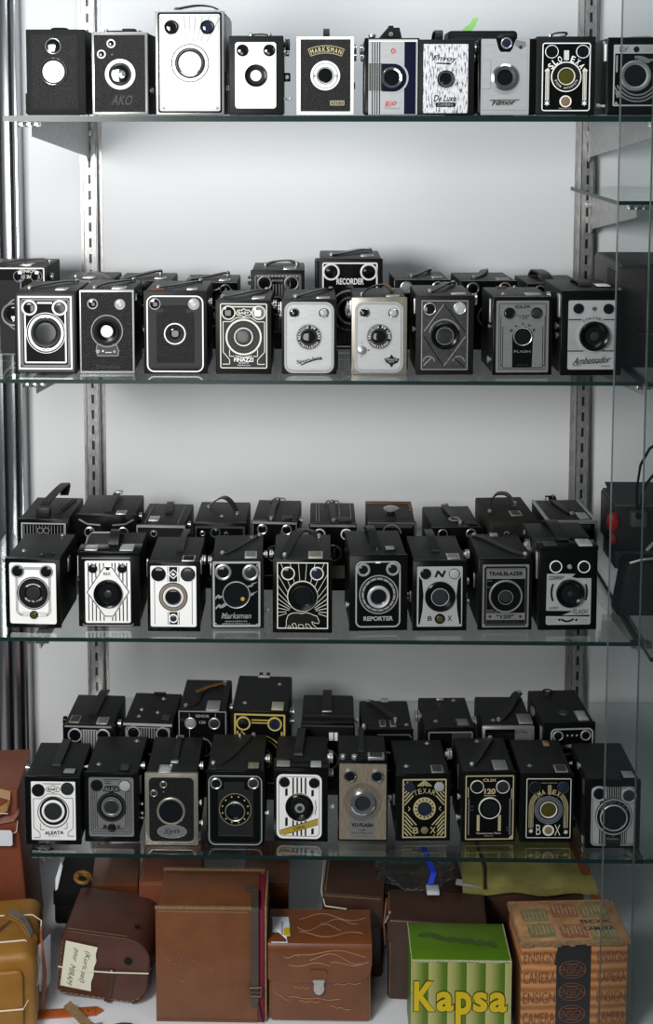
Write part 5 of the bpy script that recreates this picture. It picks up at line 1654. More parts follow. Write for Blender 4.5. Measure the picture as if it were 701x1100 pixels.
root, W, H, D, F = back(3, 587, 642, 560, .175, 'black topped box camera with wide chrome strips along both sides of its top', .105, 4, rim='nickel')
F.P('faceplate').plate(6, 6, 94, 120, 2, 'gloss').plate(40, 8, 86, 22, 2, 'dark'); simple_lens(F, 66, 18); F.flush()
q = MB(); q.box((-W / 2 + .0005, .006, H - .002), (-W / 2 + .006, D, H + .0008), 'silver', .0006); q.build('chrome_edge', root)
q = MB(); q.box((W / 2 - .005, .006, H - .002), (W / 2 - .0005, D, H + .0008), 'silver', .0006); q.build('chrome_edge', root)
add_strap(root, W, D, H, [(.1, .3, 1), (0, .6, 2), (-.08, .95, 3), (-.04, 1.02, 5)], .012, .002, 'gloss', side=(1, .3, 0))
q = MB(); q.tube([(-W * .2, D * .98, H + .001), (-W * .2, D, H + .006), (0, D, H + .006), (W * .02, D * .98, H + .001)], .0014, 'matt'); q.build('strap_wire', root)
add_window(root, W, D, H, .28, .22, .016, .03, 'nickel', 'silver'); add_peg(root, W, H, .04, .35, .008)

# fourth shelf
root, W, H, D, F = back(4, 67, 123, 779, .15, 'black box camera with pleated central strap and two windows on top, fourth shelf back row', .10, -2)
F.P('faceplate').plate(6, 8, 90, 128, 5, 'gloss').plate(36, 9, 66, 60, 0, 'silver')
for x in range(38, 66, 5):
    F.line(x, 10, x, 60, 1.8, 'matt')
for x in (40, 51, 61):
    F.disc(x, 46, 3, 'silver')
F.P('chrome_trim').line(4, 3, 94, 3, 3, 'grey')
eyes(F, 20, 24, 78, 14, 'silver'); simple_lens(F, 84, 22); F.flush()
add_strap(root, W, D, H, [(.0, .3, 1), (.02, .5, 4), (.04, .9, 6), (.06, 1.08, 4)], .014, .003, 'strap', studs=False, side=(1, .1, 0))
add_window(root, W, D, H, -.3, .17, .017, .022, 'brassy', 'dark'); add_window(root, W, D, H, .24, .14, .018, .022, 'nickel', 'pewter')
add_knob(root, W, H, .03, .93, .006, .007, -1, 'gloss'); add_knob(root, W, H, .03, .9, .006, .006)

root, W, H, D, F = back(4, 131, 186, 777, .15, 'black box camera with several round studs on its top and a chrome front edge', .10, -3)
F.P('faceplate').plate(6, 8, 94, 128, 5, 'matt').frame(6, 8, 94, 128, 5, 2, 'grey')
for x in range(38, 66, 5):
    F.line(x, 10, x, 30, 1.8, 'grey')
F.P('chrome_trim').line(2, 3, 98, 3, 5, 'silver')
eyes(F, 20, 22, 80, 14, 'grey'); simple_lens(F, 80, 20); F.flush()
for u, v in ((-.22, .42), (-.22, .2), (.12, .34), (.14, .8)):
    add_stud(root, W, D, H, u, v)
add_window(root, W, D, H, .32, .18, .016, .02, 'gloss', 'dark')
q = MB(); q.box((-.008, D * .96, H - .001), (.012, D, H + .0025), 'matt', .001); q.build('back_catch', root)

root, W, H, D, F = back(4, 190.5, 244, 763.5, .15, 'black box camera with frayed brown strap and two plain pale finders, fourth shelf back row', .105, -1)
F.P('faceplate').plate(3, 2, 97, 128, 1, 'gloss').frame(2, 1, 98, 128, 1, 2, 'grey').line(24, 6, 24, 14, 1.2, 'grey').line(76, 6, 76, 14, 1.2, 'grey').line(24, 38, 24, 60, 1.2, 'grey')
F.S('lettering').text('SENIOR', 50, 11, 28, 6, 'grey', off=.03).text('120', 50, 24, 13, 6, 'grey', off=.03)
eyes(F, 26, 26, 74, 12, 'nickel', ('grey', 'iris')); simple_lens(F, 76, 20, 'grey'); F.flush()
add_strap(root, W, D, H, [(-.35, .12, 1), (-.15, .2, 2), (-.1, .5, 3), (.1, .75, 3), (.35, .85, 3)], .007, .002, 'worn')
q = MB(); q.ribbon([(-W * .2, D * .52, H + .004), (W * .05, D * .68, H + .005), (W * .33, D * .8, H + .005)], .006, .0012, 'orange'); q.build('frayed_strap_end', root)
add_window(root, W, D, H, .2, .15, .021, .032, 'nickel', 'grey'); add_knob(root, W, H, .04, .9, .006, .006)

root, W, H, D, F = back(4, 247.5, 310, 764, .145, 'largest black box camera of the fourth shelf back row, with yellow gold lines', .12, -2)
F.P('faceplate').plate(6, 5, 94, 130, 2, 'gloss').frame(6, 5, 94, 130, 2, 3, 'goldy').line(36, 16, 66, 16, 2, 'goldy').line(36, 21, 66, 21, 2, 'goldy').path([(12, 36), (12, 120)], 3, 'goldy').path([(88, 36), (88, 120)], 3, 'goldy').line(18, 36, 26, 44, 2.5, 'goldy')
F.arc(50, 84, 42, 34, 30, 150, 'goldy', 20).arc(50, 84, 40, 36, 32, 148, 'matt', 20)
eyes(F, 22, 22, 76, 12.5, 'goldy', ('glass', 'bluish')); simple_lens(F, 84, 22, 'goldy'); F.flush()
add_stud(root, W, D, H, -.28, .2); add_stud(root, W, D, H, .28, .75)
q = MB(); q.box((-.012, D * .93, H), (.008, D * .97, H + .004), 'milk', .001); q.box((-.010, D * .97, H), (-.004, D * .99, H + .007), 'matt', .001); q.box((.002, D * .97, H), (.008, D * .99, H + .007), 'matt', .001); q.build('lid_catch', root)
add_window(root, W, D, H, .3, .14, .019, .026, 'goldy', 'milk')
add_knob(root, W, H, .03, .9, .006, .008); add_knob(root, W, H, .03, .8, .006, .008)

root, W, H, D, F = back(4, 323, 381, 779, .16, 'black box camera with pleated strap over its back edge, behind the slanted mustard band camera', .10, -1)
F.P('faceplate').plate(3, 3, 97, 120, 2, 'matt').line(2, 2, 98, 2, 3, 'dark').plate(52, 14, 60, 30, 0, 'white').plate(62, 14, 68, 30, 0, 'white'); simple_lens(F, 66, 20); F.flush()
q = MB(); q.box((-W / 2 + .001, .001, H - .001), (W / 2 - .001, .028, H + .003), 'gloss', .001); q.build('finder_housing', root)
add_strap(root, W, D, H, [(-.02, .35, 1), (-.02, .5, 4), (-.02, .9, 6), (-.02, 1.05, 5)], .015, .003, 'strap', studs=False, side=(1, 0, 0))
q = MB(); q.box((-.010, D * .36, H + .001), (.006, D * .4, H + .004), 'nickel', .0006); q.build('strap_clip', root)
add_knob(root, W, H, .03, .95, .006, .006)

root, W, H, D, F = back(4, 388, 444, 784, .16, 'black box camera with diagonal strap and two small brassy windows, behind the tarnished metal one', .095, 1)
F.P('faceplate').plate(3, 3, 97, 110, 2, 'gloss').line(30, 10, 92, 10, 2, 'nickel').line(92, 10, 96, 16, 2, 'nickel'); simple_lens(F, 62, 20); F.flush()
add_strap(root, W, D, H, [(-.3, .95, 1), (-.2, .85, 3), (.05, .5, 3), (.18, .3, 2)], .010, .002, 'strap')
add_stud(root, W, D, H, .38, .15); add_window(root, W, D, H, -.08, .2, .010, .02, 'brassy', 'dark'); add_window(root, W, D, H, .12, .2, .010, .02, 'brassy', 'dark')
q = MB(); q.box((-.004, D * .93, H), (.008, D, H + .005), 'grey', .001); q.build('lid_catch', root)
q = MB(); q.lathe((-W * .45, .004, H - .002), [(.004, 0, 'nickel'), (.004, .006, 'nickel'), (.0025, .009, 'nickel'), (0, .0095, 'nickel')], 'Z', 12); q.build('flash_socket', root)

root, W, H, D, F = back(4, 455.5, 511, 782, .16, 'black box camera with grey edged plate half black half grey, fourth shelf back row', .10, 2)
F.P('faceplate').plate(8, 8, 94, 120, 3, 'grey').plate(10, 10, 54, 118, 2, 'gloss').plate(54, 10, 92, 118, 2, 'dark'); simple_lens(F, 70, 18); F.flush()
add_stud(root, W, D, H, -.25, .2); add_stud(root, W, D, H, .22, .88)
q = MB(); q.box((-.010, D * .88, H), (.002, D * .93, H + .003), 'nickel', .001); q.build('lid_catch', root)
add_window(root, W, D, H, .27, .16, .021, .024, 'dark', 'pewter')
add_knob(root, W, H, .05, .95, .009, .010, -1); add_knob(root, W, H, .03, .95, .008, .006)

root, W, H, D, F = back(4, 518, 574, 781, .16, 'box camera with silvery rim and loose strap fastened at one end, fourth shelf back row', .10, 1, rim='nickel')
F.P('faceplate').plate(5, 5, 95, 120, 2, 'gloss').plate(62, 5, 95, 120, 2, 'pewter').plate(10, 12, 60, 30, 1, 'matt')
F.S('lettering').text('ROYAL', 74, 10, 26, 5, 'matt', off=.02)
simple_lens(F, 66, 20); F.flush()
add_strap(root, W, D, H, [(-.15, .2, 1), (.1, .5, 4), (.3, .85, 8), (.42, .98, 8)], .013, .0024, 'strap')
add_stud(root, W, D, H, -.26, .2)
add_window(root, W, D, H, .36, .25, .022, .03, 'nickel', 'pewter')

root, W, H, D, F = back(4, 583, 640, 777, .15, 'black box camera with rounded grey outline holding two finders and three dots', .11, 4)
F.P('faceplate').plate(14, 10, 96, 120, 10, 'silver').plate(17, 13, 93, 117, 8, 'gloss').plate(17, 42, 93, 48, 1, 'grey')
for x in (46, 55, 64):
    F.P('shutter_dot').disc(x, 24, 2, 'silver')
eyes(F, 24, 28, 81, 10, 'silver'); simple_lens(F, 76, 18, 'silver')
F.P('lettering').text('LUMIERE', 60, 45, 48, 7, 'silver', off=.02)
F.flush()
q = MB(); q.lathe((W * .0, D * .3, H - .0004), [(.008, 0, 'dark'), (.007, .002, 'dark'), (0, .0026, 'dark')], 'Z', 16); q.build('round_plug', root)
q = MB(); q.lathe((-W * .1, D * .93, H - .0004), [(.009, 0, 'matt'), (.008, .003, 'matt'), (.004, .003, 'nickel'), (0, .0034, 'nickel')], 'Z', 16); q.build('back_knob', root)
add_window(root, W, D, H, .3, .2, .017, .03, 'nickel', 'milk')
add_strip(root, W, H, .012, .6, .92, -1, 'nickel', .007); add_knob(root, W, H, .06, .92, .008, .005, -1, 'brassy')

# low black camera at the back of the top shelf with a green paper slip on it
pl, pr = at_y(481, 38, .2), at_y(556, 38, .2)
root = thing('folding_camera', 'low dark camera lying behind the silver script camera on the top shelf', 'camera', ((pl.x + pr.x) / 2, .2, SHELF[1] + .0003))
W, H = pr.x - pl.x, at_y(520, 33, .2).z - SHELF[1]
q = MB(); q.box((-W / 2, 0, 0), (W / 2, .07, H), 'leather', .006, seg=3); q.build('body', root)
q = MB(); q.box((-W / 2 + .01, -.001, .01), (W / 2 - .01, .002, H - .01), 'matt', .002); q.build('front_cover', root)
g = thing('paper_slip', 'bright green paper slip standing on the dark camera at the back of the top shelf', 'paper', (at_y(505, 30, .2).x, .21, SHELF[1] + H + .0003))
q = MB()
P = [(-.012, .0), (.003, .0), (.009, .008), (.014, .020), (.005, .020), (.001, .011), (-.006, .007)]
q.add([(x, 0, z) for x, z in P] + [(x, .0006, z) for x, z in P], [list(range(7)), list(range(7, 14))] + [[i, (i + 1) % 7, 7 + (i + 1) % 7, 7 + i] for i in range(7)], 'green')
q.build('slip', g, 0)
# ------------------------------------------------------------------ leather cases and cartons on the cabinet floor
M['tan'] = mat('chestnut_leather', (.20, .072, .026), .42, bump=.25, bscale=300, mottle=.28, mscale=26, spec=.45)
M['brown'] = mat('glossy_brown_leather', (.19, .058, .016), .3, bump=.2, bscale=90, mottle=.3, mscale=22, spec=.55, coat=.15)
M['maroon'] = mat('maroon_leather', (.095, .032, .020), .42, bump=.3, bscale=380, mottle=.3, mscale=30)
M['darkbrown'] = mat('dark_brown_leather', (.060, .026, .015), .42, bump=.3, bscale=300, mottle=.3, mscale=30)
M['ochre'] = mat('ochre_leather', (.36, .165, .022), .5, bump=.3, bscale=200, mottle=.35, mscale=18)
M['redbrown'] = mat('red_brown_leather', (.24, .065, .030), .5, bump=.25, bscale=200, mottle=.3, mscale=14)
M['orangeleather'] = mat('orange_leather', (.48, .11, .02), .45, bump=.2, bscale=200, mottle=.3, mscale=30)
M['stitch'] = mat('pale_stitching', (.34, .22, .10), .7)
M['rawedge'] = mat('raw_leather_edge', (.30, .19, .09), .75, bump=.4, mottle=.4, mscale=200)
M['velvet'] = mat('magenta_velvet', (.20, .004, .03), .8)
M['paper'] = mat('note_paper', (.78, .78, .62), .7)
M['paperw'] = mat('white_paper', (.72, .75, .80), .6)
M['ink'] = mat('pen_ink', (.05, .05, .06), .6)
M['string'] = mat('cotton_string', (.72, .66, .52), .7)
M['brownstrap'] = mat('grey_brown_strap', (.075, .055, .042), .5, bump=.3, mottle=.3, mscale=60)
M['crease'] = mat('leather_crease', (.42, .22, .12), .4)
M['rustmetal'] = mat('rusty_buckle_metal', (.13, .085, .05), .5, .4)
M['canvas'] = mat('olive_canvas', (.30, .27, .075), .75, bump=.6, bscale=260, mottle=.4, mscale=28)
M['cardgreen'] = mat('green_carton', (.085, .19, .006), .42, mottle=.25, mscale=14)
M['cardedge'] = mat('worn_card_edge', (.50, .52, .30), .7, bump=.4, mottle=.4, mscale=160)
M['cardyellow'] = mat('yellow_print', (.66, .48, .004), .4)
M['tape'] = mat('black_paper_band', (.018, .019, .022), .55, bump=.3, bscale=120)
M['rustprint'] = mat('rust_print', (.185, .070, .032), .7)
M['greenprint'] = mat('faded_green_print', (.28, .25, .11), .6, mottle=.4, mscale=120)
M['pinkprint'] = mat('faded_pink_print', (.36, .15, .075), .7, mottle=.4, mscale=120)
M['palestripe'] = mat('faded_cream_print', (.46, .33, .18), .7, mottle=.4, mscale=200)
M['bluetape'] = mat('blue_plastic', (.01, .06, .75), .4)


def band_print():
    """green carton print: five bands, each fading from pale yellow to green"""
    m = bpy.data.materials.new('banded_carton_print')
    m.use_nodes = True
    nt = m.node_tree
    b = nt.nodes['Principled BSDF']
    b.inputs['Roughness'].default_value = .42
    tc = nt.nodes.new('ShaderNodeTexCoord')
    sp = nt.nodes.new('ShaderNodeSeparateXYZ')
    ml = nt.nodes.new('ShaderNodeMath'); ml.operation = 'MULTIPLY_ADD'
    fr = nt.nodes.new('ShaderNodeMath'); fr.operation = 'FRACT'
    rp = nt.nodes.new('ShaderNodeValToRGB')
    nt.links.new(tc.outputs['Object'], sp.inputs[0])
    nt.links.new(sp.outputs['X'], ml.inputs[0])
    ml.inputs[1].default_value = 5 / .141
    ml.inputs[2].default_value = 2.72
    nt.links.new(ml.outputs[0], fr.inputs[0])
    nt.links.new(fr.outputs[0], rp.inputs['Fac'])
    e = rp.color_ramp.elements
    e[0].position = 0; e[0].color = (.47, .46, .17, 1)
    e[1].position = 1; e[1].color = (.075, .15, .006, 1)
    k = e.new(.3); k.color = (.38, .38, .12, 1)
    k = e.new(.75); k.color = (.10, .19, .010, 1)
    nt.links.new(rp.outputs['Color'], b.inputs['Base Color'])
    return m


def wavy_print():
    """orange carton print with soft horizontal ripples"""
    m = bpy.data.materials.new('rippled_orange_print')
    m.use_nodes = True
    nt = m.node_tree
    b = nt.nodes['Principled BSDF']
    b.inputs['Roughness'].default_value = .6
    tc = nt.nodes.new('ShaderNodeTexCoord')
    wv = nt.nodes.new('ShaderNodeTexWave')
    wv.bands_direction = 'Z'
    wv.inputs['Scale'].default_value = 22
    wv.inputs['Distortion'].default_value = 2.2
    wv.inputs['Detail'].default_value = 3
    wv.inputs['Detail Scale'].default_value = .8
    rp = nt.nodes.new('ShaderNodeValToRGB')
    nt.links.new(tc.outputs['Object'], wv.inputs['Vector'])
    nt.links.new(wv.outputs['Fac'], rp.inputs['Fac'])
    e = rp.color_ramp.elements
    e[0].color = (.33, .115, .035, 1)
    e[1].color = (.55, .26, .10, 1)
    nt.links.new(rp.outputs['Color'], b.inputs['Base Color'])
    return m


M['bands'] = band_print()
M['ripple'] = wavy_print()


def stitches(q, pts, n, m='stitch', r=.0007, f=.6):
    """short thread dashes along a polyline"""
    P = [Vector(p) for p in pts]
    L = [0]
    for a, b in zip(P[:-1], P[1:]):
        L.append(L[-1] + (b - a).length)

    def at(s):
        s = min(max(s, 0), L[-1])
        for i in range(len(P) - 1):
            if s <= L[i + 1] + 1e-9:
                k = (s - L[i]) / max(L[i + 1] - L[i], 1e-9)
                return P[i].lerp(P[i + 1], k)
        return P[-1]
    st = L[-1] / n
    for i in range(n):
        q.tube([at(i * st), at(i * st + st * f)], r, m, 4)


def prism(q, prof, y0, y1, m, bev=.003, seg=3):
    """rounded outline in x,z pushed along depth, with softened edges"""
    b = bmesh.new()
    vs = [b.verts.new((x, y0, z)) for x, z in prof]
    f = b.faces.new(vs)
    r = bmesh.ops.extrude_face_region(b, geom=[f])
    for v in [e for e in r['geom'] if isinstance(e, bmesh.types.BMVert)]:
        v.co.y = y1
    bmesh.ops.recalc_face_normals(b, faces=b.faces[:])
    ed = [e for e in b.edges if abs(e.verts[0].co.y - e.verts[1].co.y) < 1e-6]
    bmesh.ops.bevel(b, geom=ed, offset=bev, segments=seg, profile=.5, affect='EDGES')
    q.bm(b, m)


def loc_front(xl, xr, yt, Y):
    a, b = at_y(xl, yt, Y), at_y(xr, yt, Y)
    return (a.x + b.x) / 2, b.x - a.x, a.z - DECK


# --- big chestnut case with side strap
X, W, H = loc_front(166.5, 281, 975, .05)
D = .095
root = thing('camera_case', 'tall chestnut brown leather case with straight edges and a dark buckled strap', 'case', (X, .05, DECK + .0003))
q = MB()
q.box((-W / 2, 0, 0), (W / 2 - .006, .004, H), 'tan', .0016)
q.box((-W / 2 + .004, .003, .001), (W / 2 - .006, D, H - .002), 'tan', .002)
q.box((-W / 2 + .002, D - .002, .0), (W / 2, D + .002, H + .0006), 'tan', .0014)
q.build('body', root)
q = MB()
q.box((-W / 2 - .0006, -.0008, H - .0022), (W / 2 - .0055, .005, H + .001), 'rawedge', .0009)
q.build('worn_edge', root)
q = MB()
q.box((-W / 2 + .001, D - .003, H - .001), (W / 2 + .001, D + .003, H + .0018), 'rawedge', .0008)
stitches(q, [(-W / 2 + .004, -.0006, H - .006), (W / 2 - .02, -.0006, H - .006)], 44)
stitches(q, [(-W / 2 + .004, -.0006, .004), (W / 2 - .008, -.0006, .004)], 44, 'tan')
q.build('stitched_edge', root)
q = MB()
q.box((W / 2 - .0065, .0015, .0), (W / 2 + .0032, D - .006, H - .004), 'velvet', .001)
q.build('velvet_lining', root, label='magenta velvet lining')
q = MB()
prof = [(W / 2 + .0015, -.004), (W / 2 + .0015, D)]
q.box((W / 2 + .004, .002, 0), (W / 2 + .0075, D - .002, H + .001), 'rawedge', .001)
q.build('open_side_flap', root)
q = MB()
x = W / 2 - .0135
P = [(x - .016, D * .45, H + .0035), (x, D * .42, H + .0045), (x + .002, D * .2, H + .003), (x + .003, .0, H + .0018), (x + .003, -.0028, H - .006), (x + .003, -.003, H * .32), (x + .0025, -.0032, H * .16)]
q.ribbon(P[:2], .006, .0018, 'brownstrap')
q.ribbon(P[1:4], .0115, .0018, 'brownstrap', (1, 0, 0))
q.ribbon(P[3:], .0112, .0018, 'brownstrap', (1, 0, 0))
q.ribbon([(W / 2 - .006, -.001, H * .18), (W / 2 - .0005, -.001, .006)], .010, .0016, 'brownstrap')
o = q.build('closing_strap', root)
q = MB()
z = H * .33
for a, b in (((x - .005, z), (x + .013, z + .001)), ((x + .013, z + .001), (x + .012, z - .014)), ((x + .012, z - .014), (x - .005, z - .013)), ((x - .005, z - .013), (x - .005, z))):
    q.tube([(a[0], -.0055, a[1]), (b[0], -.0055, b[1])], .0014, 'rustmetal')
q.box((x - .005, -.006, z - .009), (x + .012, -.0045, z - .0055), 'brownstrap', .0005)
q.build('buckle', o)
q = MB()
random.seed(3)
for i in range(9):
    sx, sz = random.uniform(-.4, .1) * W, random.uniform(.35, .6) * H
    q.lathe((sx, .0002, sz), [(random.uniform(.0004, .0009), 0, 'cream'), (.0003, .0004, 'cream'), (0, .0004, 'cream')], 'Y', 6)
q.build('paint_speck', root)

# --- creased brown case with clasp
X, W, H = loc_front(288, 399, 1014, .052)
D = .085
root = thing('camera_case', 'glossy brown leather case with wavy creases and a metal push clasp in front', 'case', (X, .052, DECK + .0003))
q = MB()
prism(q, rrect(-W / 2, 0, W / 2, H, .009, 4), .0012, D, 'brown', .006, 3)
q.build('body', root)
q = MB()          # flap over the front
fl = [(-W / 2 - .0004, H - .010)] + [(-W / 2 - .0004, H * .56), (-W * .32, H * .52), (0, H * .515), (W * .34, H * .53), (W * .44, H * .57), (W / 2 - .002, H * .66), (W / 2 + .0004, H * .75), (W / 2 + .0004, H - .010)]
n = len(fl)
q.add([(x, -.0016, z) for x, z in fl] + [(x, .0016, z) for x, z in fl], [list(range(n)), list(range(n, 2 * n))] + [[i, (i + 1) % n, n + (i + 1) % n, n + i] for i in range(n)], 'brown')
q.ribbon([(0, -.0002, H - .0105), (0, .0006, H - .0055), (0, .003, H - .0012), (0, .008, H + .0006), (0, .03, H + .001), (0, D - .006, H + .001)], W + .0008, .0024, 'brown', (1, 0, 0))
o = q.build('flap', root)
q = MB()
random.seed(11)
for x0, z0, x1, amp in ((-.22, .93, .45, .006), (-.35, .88, -.2, .003), (-.1, .87, .4, .010), (.1, .80, .47, .004), (-.3, .78, .1, .004)):
    P = []
    for i in range(14):
        k = i / 13
        x = (x0 + (x1 - x0) * k) * W
        P.append((x, -.0018, z0 * H - .004 + amp * math.sin(k * 6.3 + x0 * 9) * (.5 + .5 * k)))
    q.tube(P, .0005, 'crease', 5)
for y, x0, x1, am in ((.05, 0, .38, .006), (.06, -.2, .46, .008), (.035, -.22, .2, .008), (.02, -.2, .42, .006)):
    q.tube([((x0 + (x1 - x0) * i / 13) * W, y + am * math.sin(i * .55 + y * 90), H + .0023) for i in range(14)], .0005, 'crease', 5)
q.build('crease', o)
q = MB()
for x0, z0, x1, dz in ((.14, .5, .4, .02), (-.25, .46, -.1, -.01), (-.3, .33, .2, -.03), (-.2, .28, 0, -.012), (.1, .22, .3, -.05), (-.45, .4, -.3, -.12)):
    P = [((x0 + (x1 - x0) * i / 11) * W, .0006, z0 * H * .98 + dz * H * i / 11 + .0012 * math.sin(i * 1.3)) for i in range(12)]
    q.tube(P, .0005, 'crease', 5)
stitches(q, [(-W / 2 + .003, .0008, H * .5), (-W / 2 + .003, .0008, .004)], 18)
stitches(q, [(W / 2 - .003, .0008, H * .66), (W / 2 - .003, .0008, .004)], 24)
q.build('stitching', root)
q = MB()
T = [(-.013, H * .69), (.008, H * .69), (.0115, H * .66), (.0115, H * .6), (.007, H * .555), (-.012, H * .555), (-.0145, H * .6), (-.0145, H * .66)]
n = len(T)
q.add([(x, -.0034, z) for x, z in T] + [(x, -.0014, z) for x, z in T], [list(range(n)), list(range(n, 2 * n))] + [[i, (i + 1) % n, n + (i + 1) % n, n + i] for i in range(n)], 'brown')
t = q.build('clasp_tongue', root)
q = MB()
for T, y0, y1 in (([(-.0105, H * .575), (.007, H * .575), (.007, H * .545), (-.0105, H * .545)], -.0056, -.003), ([(-.0085, H * .548), (.0055, H * .548), (.0065, H * .45), (.003, H * .40), (-.0015, H * .385), (-.006, H * .40), (-.0095, H * .45)], -.0052, .001), ([(-.0045, H * .51), (.0015, H * .51), (.002, H * .43), (-.0015, H * .405), (-.005, H * .43)], -.0075, -.004)):
    n = len(T)
    q.add([(x, y0, z) for x, z in T] + [(x, y1, z) for x, z in T], [list(range(n)), list(range(n, 2 * n))] + [[i, (i + 1) % n, n + (i + 1) % n, n + i] for i in range(n)], 'nickel')
q.build('push_clasp', root, 0)
g = thing('paper_tag', 'small torn white paper tag with blue pen marks on top of the creased brown case', 'tag', (X - W * .39, .052 + .028, DECK + H + .0028))
q = MB()
P = [(-.013, -.026), (.012, -.026), (.010, -.016), (.016, -.014), (.015, .003), (.012, .03), (-.014, .03), (-.012, .01)]
q.add([(x, y, .0008 - (.003 if y < -.02 else 0)) for x, y in P], [list(range(8))], 'paperw')
q.build('slip', g, 0)
q = MB(); q.box((.006, -.014, .001), (.015, .004, .0014), 'cardyellow'); q.build('yellow_sticker', g, 0)
q = MB()
for i in range(5):
    q.tube([(.003 + .002 * math.sin(k * 1.7 + i), -.012 + i * .006 + k * .0009, .0013) for k in range(6)], .0003, 'ink', 4)
q.build('handwriting', g, 0)

# --- maroon case, slightly tipped
X, W, H = loc_front(58, 158, 985, .09)
H = .105
W = .142
D = .11
p = at_y(107, 1073, .085)
root = thing('camera_case', 'maroon leather case with one rounded side, lens hole and a paper note tied on', 'case', (at_y(108, 1040, .085).x, .085, DECK + .0085), rot=(0, R(5.5), R(-3)))
prof = []
for cx, cz, r, a0 in ((W / 2 - .030, H - .030, .030, 90), (-W / 2 + .010, H - .010, .010, 180)):
    pass
prof = [(-W / 2, .006), (-W / 2, H - .012), (-W / 2 + .004, H - .003), (-W / 2 + .014, H)] + [(W / 2 - .034 + .034 * math.sin(R(a)), H - .034 + .034 * math.cos(R(a))) for a in range(0, 91, 15)] + \
       [(W / 2 - .03 + .03 * math.cos(R(a)), .03 - .03 * math.sin(R(a))) for a in range(0, 91, 15)] + [(-W / 2 + .006, 0)]
q = MB()
prism(q, prof[::-1], 0, D, 'maroon', .003, 3)
q.build('body', root)
q = MB()
P = [(x * .965, -.0006, .003 + z * .95) for x, z in prof]
stitches(q, P[14:] + P[:2], 24, 'stitch', .0006)
q.tube([(x, .0, z) for x, z in prof[1:17]], .0011, 'darkbrown', 6)
stitches(q, [(-W / 2 + .008, .006, H + .0004), (W / 2 - .04, .006, H + .0004)], 34, 'stitch', .0005)
q.build('stitched_edge', root)
q = MB()
q.lathe((W * .265, .0, H * .665), [(.0082, 0, 'darkbrown'), (.0082, .0007, 'darkbrown'), (.0064, .0007, 'matt'), (0, .0007, 'matt')], 'Y', 20)
q.build('lens_hole', root)
q = MB(); q.lathe((W * .30, D * .28, H - .0002), [(.0062, 0, 'darkbrown'), (.0062, .0006, 'darkbrown'), (.0045, .0006, 'matt'), (0, .0006, 'matt')], 'Z', 18); q.build('finder_hole', root)
q = MB()
q.ribbon([(W * .1, -.0016, H * .5), (W * .085, -.0018, H * .2), (W * .07, -.0014, -.001)], .010, .0018, 'darkbrown', (1, 0, -.1))
q.lathe((W * .09, -.0024, H * .49), [(.002, 0, 'nickel'), (.0016, .0012, 'nickel'), (0, .0014, 'nickel')], 'Y', 10)
q.build('closing_strap', root)
q = MB()
zt = H * .485
q.tube([(-W / 2 - .001, -.001, zt - .006), (-W * .2, -.0034, zt - .005), (W * .1, -.004, zt - .001), (W / 2, -.0014, zt + .004), (W / 2 + .0012, .01, zt + .005)], .0011, 'string', 6)
q.build('tied_string', root, label='pale cotton string')
q = MB()
P = [(-.066, .016), (-.0625, .091), (-.012, .087), (-.0138, .075), (-.012, .064), (-.0150, .052), (-.0145, .040), (-.0175, .028), (-.0165, .013)]
q.add([(x, -.0030, z) for x, z in P] + [(x, -.0026, z) for x, z in P], [list(range(9)), list(range(9, 18))] + [[i, (i + 1) % 9, 9 + (i + 1) % 9, 9 + i] for i in range(9)], 'paper')
o = q.build('paper_note', root, 0, label='cream torn note')
q = MB()
for word, u, v, l, h in (('(Kuriosel)', -.030, .052, .052, .011), ('pour', -.047, .070, .020, .008), ('MIRAM', -.050, .036, .032, .009)):
    vs, fs, x0, x1, y0, y1 = text_mesh(word, 0)
    out = []
    for vx, vy in vs:
        a = ((vx - x0) / (x1 - x0) - .5) * l
        b = ((vy - y0) / (y1 - y0) - .5) * h
        a += .35 * b
        th = R(-97)
        out.append((u + a * math.cos(th) - b * math.sin(th), -.0033, v + a * math.sin(th) + b * math.cos(th)))
    q.add(out, fs, 'ink')
q.build('handwriting', o, 0)

# loose straps in front of it
Zs = DECK + .0004
g = thing('leather_strap', 'bright orange leather strap end lying on the white floor below the maroon case', 'strap', (at_z(75, 1089, DECK).x, at_z(75, 1089, DECK).y, Zs))
q = MB()
q.box((-.052, -.009, 0), (.04, .009, .003), 'orangeleather', .0012)
q.add([(.04, -.009, .0), (.052, 0, 0), (.04, .009, 0), (.04, -.009, .003), (.052, 0, .003), (.04, .009, .003)], [[0, 1, 2], [3, 4, 5], [0, 1, 4, 3], [1, 2, 5, 4]], 'orangeleather')
q.build('strap_band', g)
q = MB(); q.lathe((.028, 0, .003), [(.0016, 0, 'matt'), (0, .0001, 'matt')], 'Z', 10); q.build('buckle_hole', g)
g.rotation_euler.z = R(6)
g = thing('leather_strap', 'pale worn strap with a rusty buckle beneath the maroon case', 'strap', (at_z(98, 1085, DECK).x, .03, DECK + .0036))
q = MB()
q.ribbon([(-.035, .030, .016), (-.018, .018, .010), (0, .004, .004), (.016, -.003, .0015)], .014, .002, 'rawedge', (.6, .8, 0))
q.build('strap_band', g)
q = MB()
for a, b in (((.008, -.012), (.026, -.006)), ((.026, -.006), (.022, .008)), ((.022, .008), (.006, .002)), ((.006, .002), (.008, -.012)), ((.012, -.004), (.045, -.002))):
    q.tube([(a[0], a[1], .003), (b[0], b[1], .003)], .0014, 'brassy')
q.build('buckle', g)
g = thing('leather_strap', 'short curled tail of brown strap on the floor beside the tall chestnut case', 'strap', (at_z(140, 1093, DECK).x, .035, DECK + .002))
q = MB()
